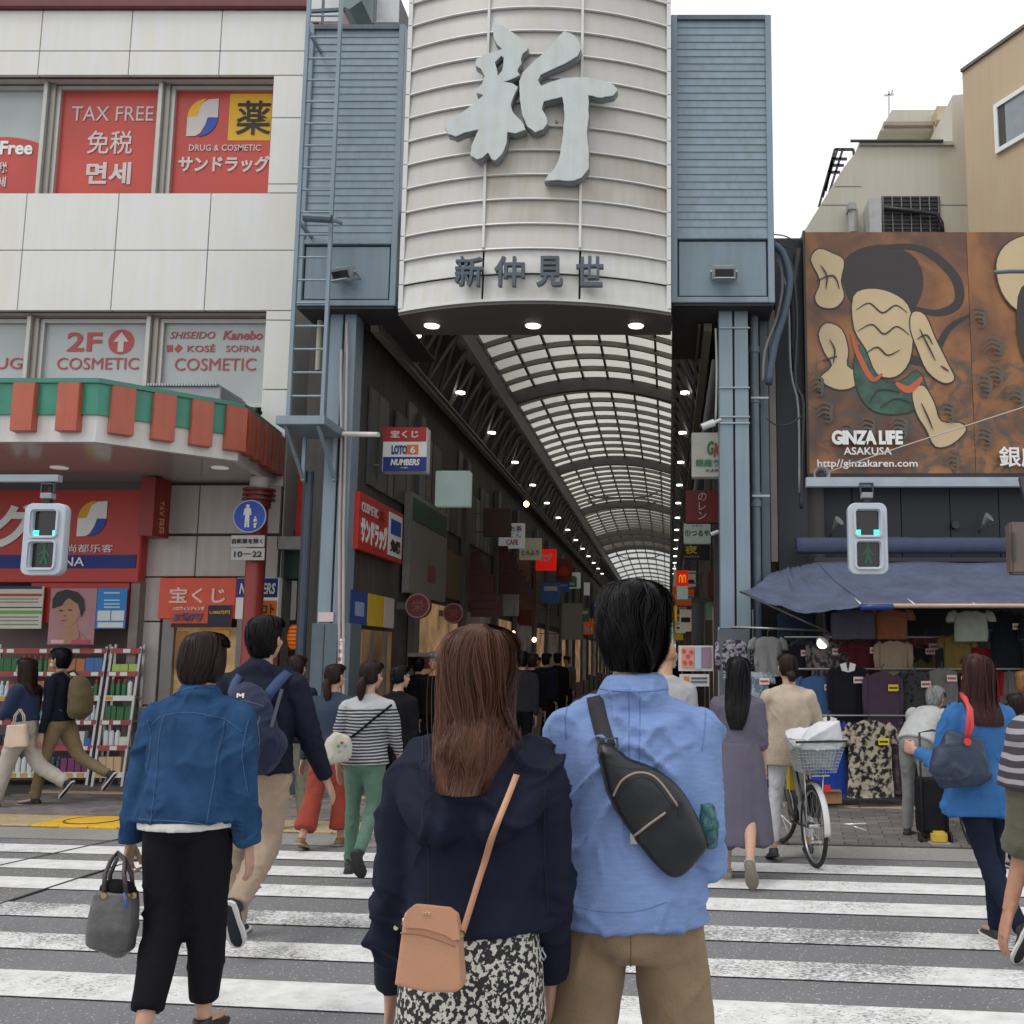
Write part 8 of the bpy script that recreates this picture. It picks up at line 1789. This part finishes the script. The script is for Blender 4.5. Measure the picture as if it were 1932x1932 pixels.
# ---- 13 woman with the bicycle
t,J,D=person(1487,8.35,1.585,'woman in a loose beige sweater and white trousers standing over a bicycle',fem=True,pose=dict(lean=3,armL=(20,16,40,8),armR=(22,16,35,8),head=(10,0,0),sw=.108,legL=(-2,4,6,14),legR=(14,20,6,0)),top=dict(m=fab('beige_knit',(.44,.36,.275),bump=.5,bs=90),loose=1.32,hem=-.085,slr=(1.5,1.8,1.4),w=.007,seed=111,name='sweater'),pants=dict(m=fab('white_denim',(.56,.56,.60)),rad=(1.15,1.15,1.25),w=.005,hem=.93),shoes=(mat('flats_navy',(.02,.02,.04),rough=.5),S_blk),hairs=(PR_pony,H_dark,dict(n=1800,wid=.005,seed=18,vox=.011,tail=([(.0,-.09,-.03),(.01,-.11,-.07),(.015,-.10,-.12)],[.036,.04,.015]))),vox=.014)
# ---- 14 bending grey haired person
t,J,D=person(1722,9.35,1.55,'grey haired elderly person bent over a black shopping cart',fem=True,face=-38,pose=dict(lean=38,lean2=62,armL=(28,6,12,0),armR=(32,8,18,0),head=(0,28,0),legL=(4,8,2,0),legR=(0,6,2,0)),top=dict(m=fab('pale_blouse',(.42,.42,.42)),loose=1.2,hem=-.0,slr=(1.6,1.6,1.4),w=.006,seed=121,name='blouse'),pants=dict(m=fab('grey_trouser',(.20,.21,.20)),rad=(1.1,1.2,1.3)),shoes=(S_blk,S_blk),hairs=(PR_short,H_grey,dict(n=2500,wid=.005,seed=19,vox=.011,drift=.9)),vox=.014,grip='LR')
# ---- 15 woman in the blue blouse
t,J,D=person(1845,5.9,1.60,'auburn haired woman in a bright blue blouse with a navy shoulder bag',fem=True,face=14,pose=dict(lean=2,armL=(4,15,100,5),armR=(0,10,20,0),head=(6,-2,3),sw=.110,legL=(-14,30,-5,60),legR=(10,6,2,0)),top=dict(m=mat('fabric_blueblouse',(.035,.13,.33),rough=.75,bump=.2,bscale=100,var=.10,scale=20,spec=.2),loose=1.40,hem=-.085,slr=(1.45,1.7,1.4),sl=.95,w=.013,seed=131,name='blouse',freq=6.,zs=.3,sharp=1.4),pants=dict(m=fab('ink_denim',(.010,.014,.03)),rad=(1.15,1.2,1.2),w=.005),shoes=(S_blk,S_dark),hairs=(PR_med,H_auburn,dict(n=4500,wid=.004,seed=20,vox=.010,wave=.05,face=1.6)),vox=.013,grip='L')
hb=thing('shoulder_bag',P(1815,1430,5.75),'large navy shoulder bag on a red strap over the blue blouse','bag'); q=lambda u,v,Y=5.7: P(u,v,Y)-hb.location
s=Sh(); s.loft([(q(1812,1484),.10,.05,.8),(q(1810,1460),.17,.075,.8),(q(1815,1420),.14,.07,.8),(q(1822,1385),.10,.05,.8)],26); s.ell(q(1775,1445),.06,.05,.05); me=fuse(s,.011,3); wrinkle(me,.010,13,(),6.); part('bag_body',me,mat('bag_navy',(.018,.03,.06),rough=.5,var=.2,bump=.2),hb)
M_rs=mat('strap_red',(.52,.04,.04),rough=.5)
for k in (0,1): b=MB(); b.tube([q(1822,1400,5.66),q(1826+k*8,1370,5.64),q(1828+k*4,1340,5.66),q(1822-k*3,1318,5.74),q(1814,1310,5.85)],.013,8); raw(b,'strap',M_rs,hb)
b=MB(); c_=q(1826,1400,5.62); b.disc(c_,.020,'y',.010,14); raw(b,'charm',tone('C83830'),hb,None)
# ---- 16 child and man at the right
person(1916,8.0,1.30,'dark haired child in a white shirt behind the blue blouse',pose=dict(head=(0,0,0)),top=dict(m=F_white,loose=1.15,sl=.4,w=.006,seed=141,name='shirt'),pants=dict(m=F_navy),shoes=(S_blk,S_dark),hairs=(PR_short,H_dark,dict(n=1500,wid=.006,seed=21,vox=.012)),vox=.016)
person(1934,9.2,1.46,'orange haired person at the right edge of the stall',fem=True,pose=dict(head=(0,0,0)),top=dict(m=F_black,loose=1.2,w=.006,seed=151),pants=dict(m=F_black),shoes=(S_blk,S_blk),hairs=(PR_bob,hair_mat('hair_orange',(.22,.10,.04)),dict(n=1200,wid=.006,seed=22,vox=.012)),vox=.018)
# ---- 17 near person cut off at the right edge
t,J,D=person(2052,3.4,1.66,'person in a striped dark shirt and olive layer, cut off by the right edge',pose=dict(lean=1,armL=(0,9,8,-4),armR=(0,6,8,0),head=(0,0,0),sw=.115,legL=(0,0,2,0),legR=(4,4,2,0)),top=dict(m=fab('olive_grey',(.095,.095,.065)),loose=1.28,hem=-.03,slr=(1.9,1.9,2.3),sl=.66,w=.006,seed=161,vox=.010),pants=dict(m=F_black,w=.006),shoes=(S_blk,S_blk),hairs=(PR_bob,H_dark,dict(n=1500,wid=.004,seed=23,vox=.012)),vox=.011,skinm=skin('skin_tan',(.46,.24,.155)))
F_st2=bpy.data.materials.new('fabric_stripes_brown'); F_st2.use_nodes=True; stripes(F_st2,2.,(.30,.28,.30),(.045,.035,.045),26)
s=Sh(); H=J['H']; s.limb([J['neck']-V3((0,0,.03)),J['shoL'],J['shoL'].lerp(J['elbL'],.25),J['shoL'].lerp(J['elbL'],.55)],[.048*H,.060*H,.066*H,.066*H],18); s.ell(J['shoL'],.062*H,.062*H,.060*H); s.loft([(J['chest'],.118*H,.090*H),(J['shc']-V3((0,0,.05)),.10*H,.078*H),(J['shc']+V3((0,0,.0)),.07*H,.058*H)],24); me=fuse(s,.010,2); wrinkle(me,.005,6); part('striped_shirt',me,F_st2,t)
# ---- people inside the arcade
rnd=random.Random(12); n_=0
for (u,Y,H,lab,m1,m2,fc,hs_) in ((822,13.6,1.66,'older man in a dark coat facing the street at the maroon counter',F_black,F_black,170,H_grey),(790,15,1.6,'dark clothed shopper left of the long brown hair',F_black,F_navy,20,H_black),
  (985,14.5,1.68,'shopper in a charcoal coat with dark hair between the couple',fab('charcoal',(.03,.03,.035)),F_black,0,H_black),(1004,16,1.66,'shopper wearing a khaki rucksack between the couple',F_black,fab('taupe',(.12,.10,.08)),5,H_dark),
  (1030,19,1.68,'distant walker in a dark jacket near the brown signboards',F_navy,F_black,-10,H_black),(1052,22,1.7,'distant walker in a black coat beside the blue collar',F_black,F_black,0,H_black),(1070,26,1.65,'far walker in grey near the pale notice board',fab('midgrey',(.10,.10,.10)),F_black,175,H_dark),(1015,28,1.62,'far walker in brown deep inside the arcade',fab('brown',(.07,.045,.03)),F_navy,180,H_dark),
  (960,24,1.66,'far dark walker behind the long brown hair',F_black,F_navy,0,H_black),(1285,24,1.66,'far walker in black on the right of the arcade',F_black,F_black,0,H_black),(1300,30,1.68,'far walker in beige on the right of the arcade',fab('beige2',(.25,.20,.15)),F_navy,180,H_dark),(850,19,1.58,'small dark walker near the round maroon signs',F_navy,F_black,10,H_black)):
    t,J,D=person(u,Y,H,lab,face=fc,pose=dict(legL=(12,6,2,0),legR=(-10,20,2,25),armL=(8,7,15,5),armR=(-8,7,12,5),head=(rnd.uniform(-20,20),0,0)),top=dict(m=m1,loose=1.25,slr=(1.5,1.5,1.4),w=.008,seed=200+n_),pants=dict(m=m2,rad=(1.2,1.3,1.3)),shoes=(S_blk,S_blk),hairs=(PR_short,hs_,dict(n=500,wid=.010,seed=30+n_,vox=.016)),vox=.024); n_+=1
    if 'rucksack' in lab:
        r=thing('rucksack',t.location,'khaki rucksack on the shopper between the couple','bag'); s=Sh(); s.loft([(V3((0,-.18,1.0)),.12,.07),(V3((0,-.2,1.1)),.14,.09),(V3((0,-.18,1.32)),.12,.07)],20); me=fuse(s,.016,2); part('bag_body',me,fab('khaki2',(.19,.16,.11)),r)
# ================================================================ BICYCLE, CART
def wheel(par,c,R_,ax,name='wheel'):
    """tyre, rim, spokes; ax = axle direction"""
    c=V3(c); ax=V3(ax).normalized(); up=V3((0,0,1)); fw=up.cross(ax).normalized(); pt=lambda r,a: c+fw*(r*math.cos(a))+up*(r*math.sin(a))
    def ring(nm,r,th,m,n=40):
        mb=MB(); k=8; 
        for i in range(n):
            a=2*PI*i/n; o=(pt(1,a)-c)
            for j in range(k): b=2*PI*j/k; mb.v.append(tuple(c+o*(r+th*math.cos(b))+ax*(th*math.sin(b))))
        for i in range(n):
            for j in range(k): mb.f.append((i*k+j,i*k+(j+1)%k,((i+1)%n)*k+(j+1)%k,((i+1)%n)*k+j)); mb.mi.append(0)
        return raw(mb,nm,m,par)
    w=ring('tyre',R_-.018,.018,mat('rubber',(.02,.02,.02),rough=.8)); w2=ring('rim',R_-.042,.009,mat('rim_alloy',(.55,.55,.55),metal=.8,rough=.3))
    mb=MB()
    for i in range(18): a=2*PI*i/18; mb.tube([c+ax*(.025 if i%2 else -.025),pt(R_-.045,a+.15)],.0013,4)
    raw(mb,'spokes',M_silver,par,None); mb=MB(); mb.tube([c-ax*.045,c+ax*.045],.018,12); raw(mb,'hub',M_silver,par,30)
bk=thing('bicycle',(Xat(1530,1243,8.05),8.05,0),'city bicycle with a netted rear basket, seen from behind','bicycle',rz=math.radians(10))
M_bf=mat('bike_black',(.02,.02,.022),rough=.35); RW=.305
wheel(bk,(0,.0,RW),RW,(1,0,0)); wheel(bk,(0,1.05,RW),RW,(1,.35,0))
for k in (-1,1):
    mb=MB(); mb.tube([(k*.05,0,RW),(k*.05,.42,.28)],.010,8); mb.tube([(k*.05,0,RW),(k*.04,.36,.78)],.009,8); raw(mb,'stay',M_bf,bk)
    mb=MB(); mb.tube([(k*.055,0,RW),(k*.075,-.02,.72)],.006,6); raw(mb,'carrier_stay',M_silver,bk)
mb=MB(); mb.tube([(0,.42,.28),(0,.34,.82)],.016,10); mb.tube([(0,.42,.28),(0,.62,.34),(0,.86,.66),(0,.9,.78)],.022,10); raw(mb,'frame',M_bf,bk)
mb=MB(); mb.tube([(0,.88,.72),(0,.97,.5)],.018,8); mb.tube([(-.05,.97,.5),(-.05,1.05,RW)],.009,8); mb.tube([(.05,.97,.5),(.05,1.05,RW)],.009,8); raw(mb,'fork',M_silver,bk)
mb=MB(); mb.tube([(-.26,.62,1.02),(-.2,.74,1.04),(0,.85,1.0),(.2,.74,1.04),(.26,.62,1.02)],.011,8); mb.tube([(0,.88,.8),(0,.85,1.0)],.012,8); raw(mb,'handlebar',M_silver,bk)
s=Sh(); s.loft([(V3((0,.22,.86)),.10,.03),(V3((0,.34,.87)),.08,.035),(V3((0,.46,.88)),.03,.025)],16); part('saddle',fuse(s,.008,2),L_black,bk)
mb=MB()
n=30
for i in range(n):
    a=-.1+PI*.9*i/n; b=-.1+PI*.9*(i+1)/n; R2=RW+.016
    mb.v+=[(x,-R2*math.cos(a),RW+R2*math.sin(a)+(.0 if abs(x)>.01 else .004)) for x in (-.024,-.008,.008,.024)]
for i in range(n-1):
    for j in range(3): k=i*4+j; mb.f.append((k,k+1,k+5,k+4)); mb.mi.append(0)
o=raw(mb,'mudguard',mat('guard_white',(.55,.55,.53),rough=.4),bk); o.modifiers.new('t','SOLIDIFY').thickness=.003
mb=MB(); 
for x in (-.06,0,.06): mb.bar((x,-.18,.70),(x,.22,.70),.01)
mb.bar((-.07,-.18,.70),(.07,-.18,.70),.01); mb.bar((-.07,.2,.70),(.07,.2,.70),.01); raw(mb,'carrier',M_silver,bk,None)
# wire basket with net and cover
mb=MB(); nx=12; nz=7
def bkpt(a,f):  # a 0..4 round the basket, f 0 bottom..1 top
    w0,w1=.13,.20; d0,d1=.11,.17; w=w0+(w1-w0)*f; d=d0+(d1-d0)*f; k=int(a)%4; r=a-int(a)
    p=[(-w,-d),(w,-d),(w,d),(-w,d)]; A=p[k]; B=p[(k+1)%4]; return V3((A[0]+(B[0]-A[0])*r,-.05+A[1]+(B[1]-A[1])*r,.72+.25*f))
for i in range(48): mb.bar(bkpt(i/12,0),bkpt(i/12,1),.0022)
for j in range(11):
    for k in range(4): mb.bar(bkpt(k,j/10),bkpt(k+.9999,j/10),.0022 if j<10 else .008)
raw(mb,'basket',mat('basket_wire',(.50,.52,.53),rough=.4,metal=.3),bk,None)
s=Sh(); s.loft([(V3((0,-.05,.75)),.12,.09,.6),(V3((0,-.05,.93)),.165,.14,.6)],24); me=fuse(s,.012,1); wrinkle(me,.012,7,(),12.); part('basket_liner',me,mat('net_grey',(.28,.31,.33),rough=.7,var=.4,scale=90),bk)
s=Sh(); s.loft([(V3((0,-.05,.965)),.215,.18,.6),(V3((0,-.06,.985)),.21,.18,.6),(V3((-.02,-.04,1.0)),.12,.10,.7)],24); me=fuse(s,.010,2); wrinkle(me,.008,9,(),9.); part('basket_cover',me,mat('cover_white',(.58,.58,.60),rough=.6),bk)
mb=MB(); mb.bar((-.20,-.225,.955),(.20,-.225,.955),.02,.015); raw(mb,'cover_trim',M_bf,bk,None)
mb=MB(); mb.tube([(.02,0,RW),(.12,-.1,RW+.03),(.22,-.2,RW+.04),(.33,-.24,RW+.05)],.007,6); mb.tube([(.22,-.2,RW+.03),(.33,-.24,RW-.0)],.006,6); raw(mb,'kickstand',M_silver,bk)
mb=MB(); mb.tube([(.0,.42,.28),(.10,.42,.28)],.02,10); mb.bar((.10,.42,.28),(.10,.36,.14),.016); mb.box(.08,.17,.33,.40,.12,.14); mb.bar((-.06,.42,.28),(-.08,.48,.42),.016); mb.box(-.17,-.08,.45,.52,.41,.43); raw(mb,'crank',M_silver,bk,None)
mb=MB(); mb.box(-.025,.025,-.33,-.32,.60,.65); raw(mb,'reflector',tone('C01810'),bk,None); mb=MB(); mb.box(.03,.09,.1,.34,.35,.62); raw(mb,'battery',M_bf,bk,None)
mb=MB(); mb.box(-.05,.05,.45,.55,.52,.72); raw(mb,'frame_plate',tone('D8C02A'),bk,None)
# second bicycle behind the blue blouse, mostly hidden
b2=thing('bicycle',(Xat(1880,1243,8.3),8.3,0),'dark bicycle mostly hidden behind the blue blouse woman','bicycle',rz=math.radians(8))
wheel(b2,(0,-.5,.31),.31,(1,0,0)); wheel(b2,(0,.52,.31),.31,(1,0,0)); mb=MB(); mb.tube([(0,-.5,.31),(0,-.08,.30),(0,-.15,.8)],.013,8); mb.tube([(0,-.08,.3),(0,.38,.7),(0,.42,.82),(0,.52,.31)],.016,8); mb.tube([(-.25,.3,1.0),(0,.4,1.02),(.25,.3,1.0)],.011,8); mb.tube([(0,.40,.8),(0,.4,1.02)],.012,8); raw(mb,'frame',M_bf,b2); s=Sh(); s.loft([(V3((0,-.28,.86)),.09,.03),(V3((0,-.08,.87)),.03,.025)],14); part('saddle',fuse(s,.01,2),L_black,b2)
ct=thing('shopping_cart',P(1757,1560,9.1)*1.,'black upright shopping cart in front of the bending person','cart'); ct.location=(Xat(1757,1500,9.1),9.1,0)
s=Sh(); s.loft([(V3((0,0,.10)),.13,.09,.5),(V3((0,0,.35)),.14,.10,.5),(V3((0,0,.55)),.13,.09,.5)],24); me=fuse(s,.012,2); wrinkle(me,.006,3); part('bag_body',me,fab('cart_black',(.015,.015,.018)),ct)
mb=MB(); mb.tube([(-.11,-.1,.08),(-.11,-.1,.94),(.0,-.1,.96),(.11,-.1,.94),(.11,-.1,.08)],.010,8); raw(mb,'frame',M_bf,ct)
for x in (-.13,.13): mb=MB(); mb.disc((x,-.05,.05),.05,'x',.02,16); raw(mb,'wheel',mat('rubber',(.02,.02,.02)),ct,None)
yb_=thing('yellow_bollard_base',G(1772,1596),'small yellow and cream rubber base on the kerb','base'); part('body',boxmesh(.13,.10,.10,tone('D0B040'),.02),tone('D0B040'),yb_).location=(0,0,.07); part('foot',boxmesh(.17,.13,.03,tone('A8A090'),.006),tone('A8A090'),yb_).location=(0,0,.018)
bpy.data.scenes.remove(TMPS)
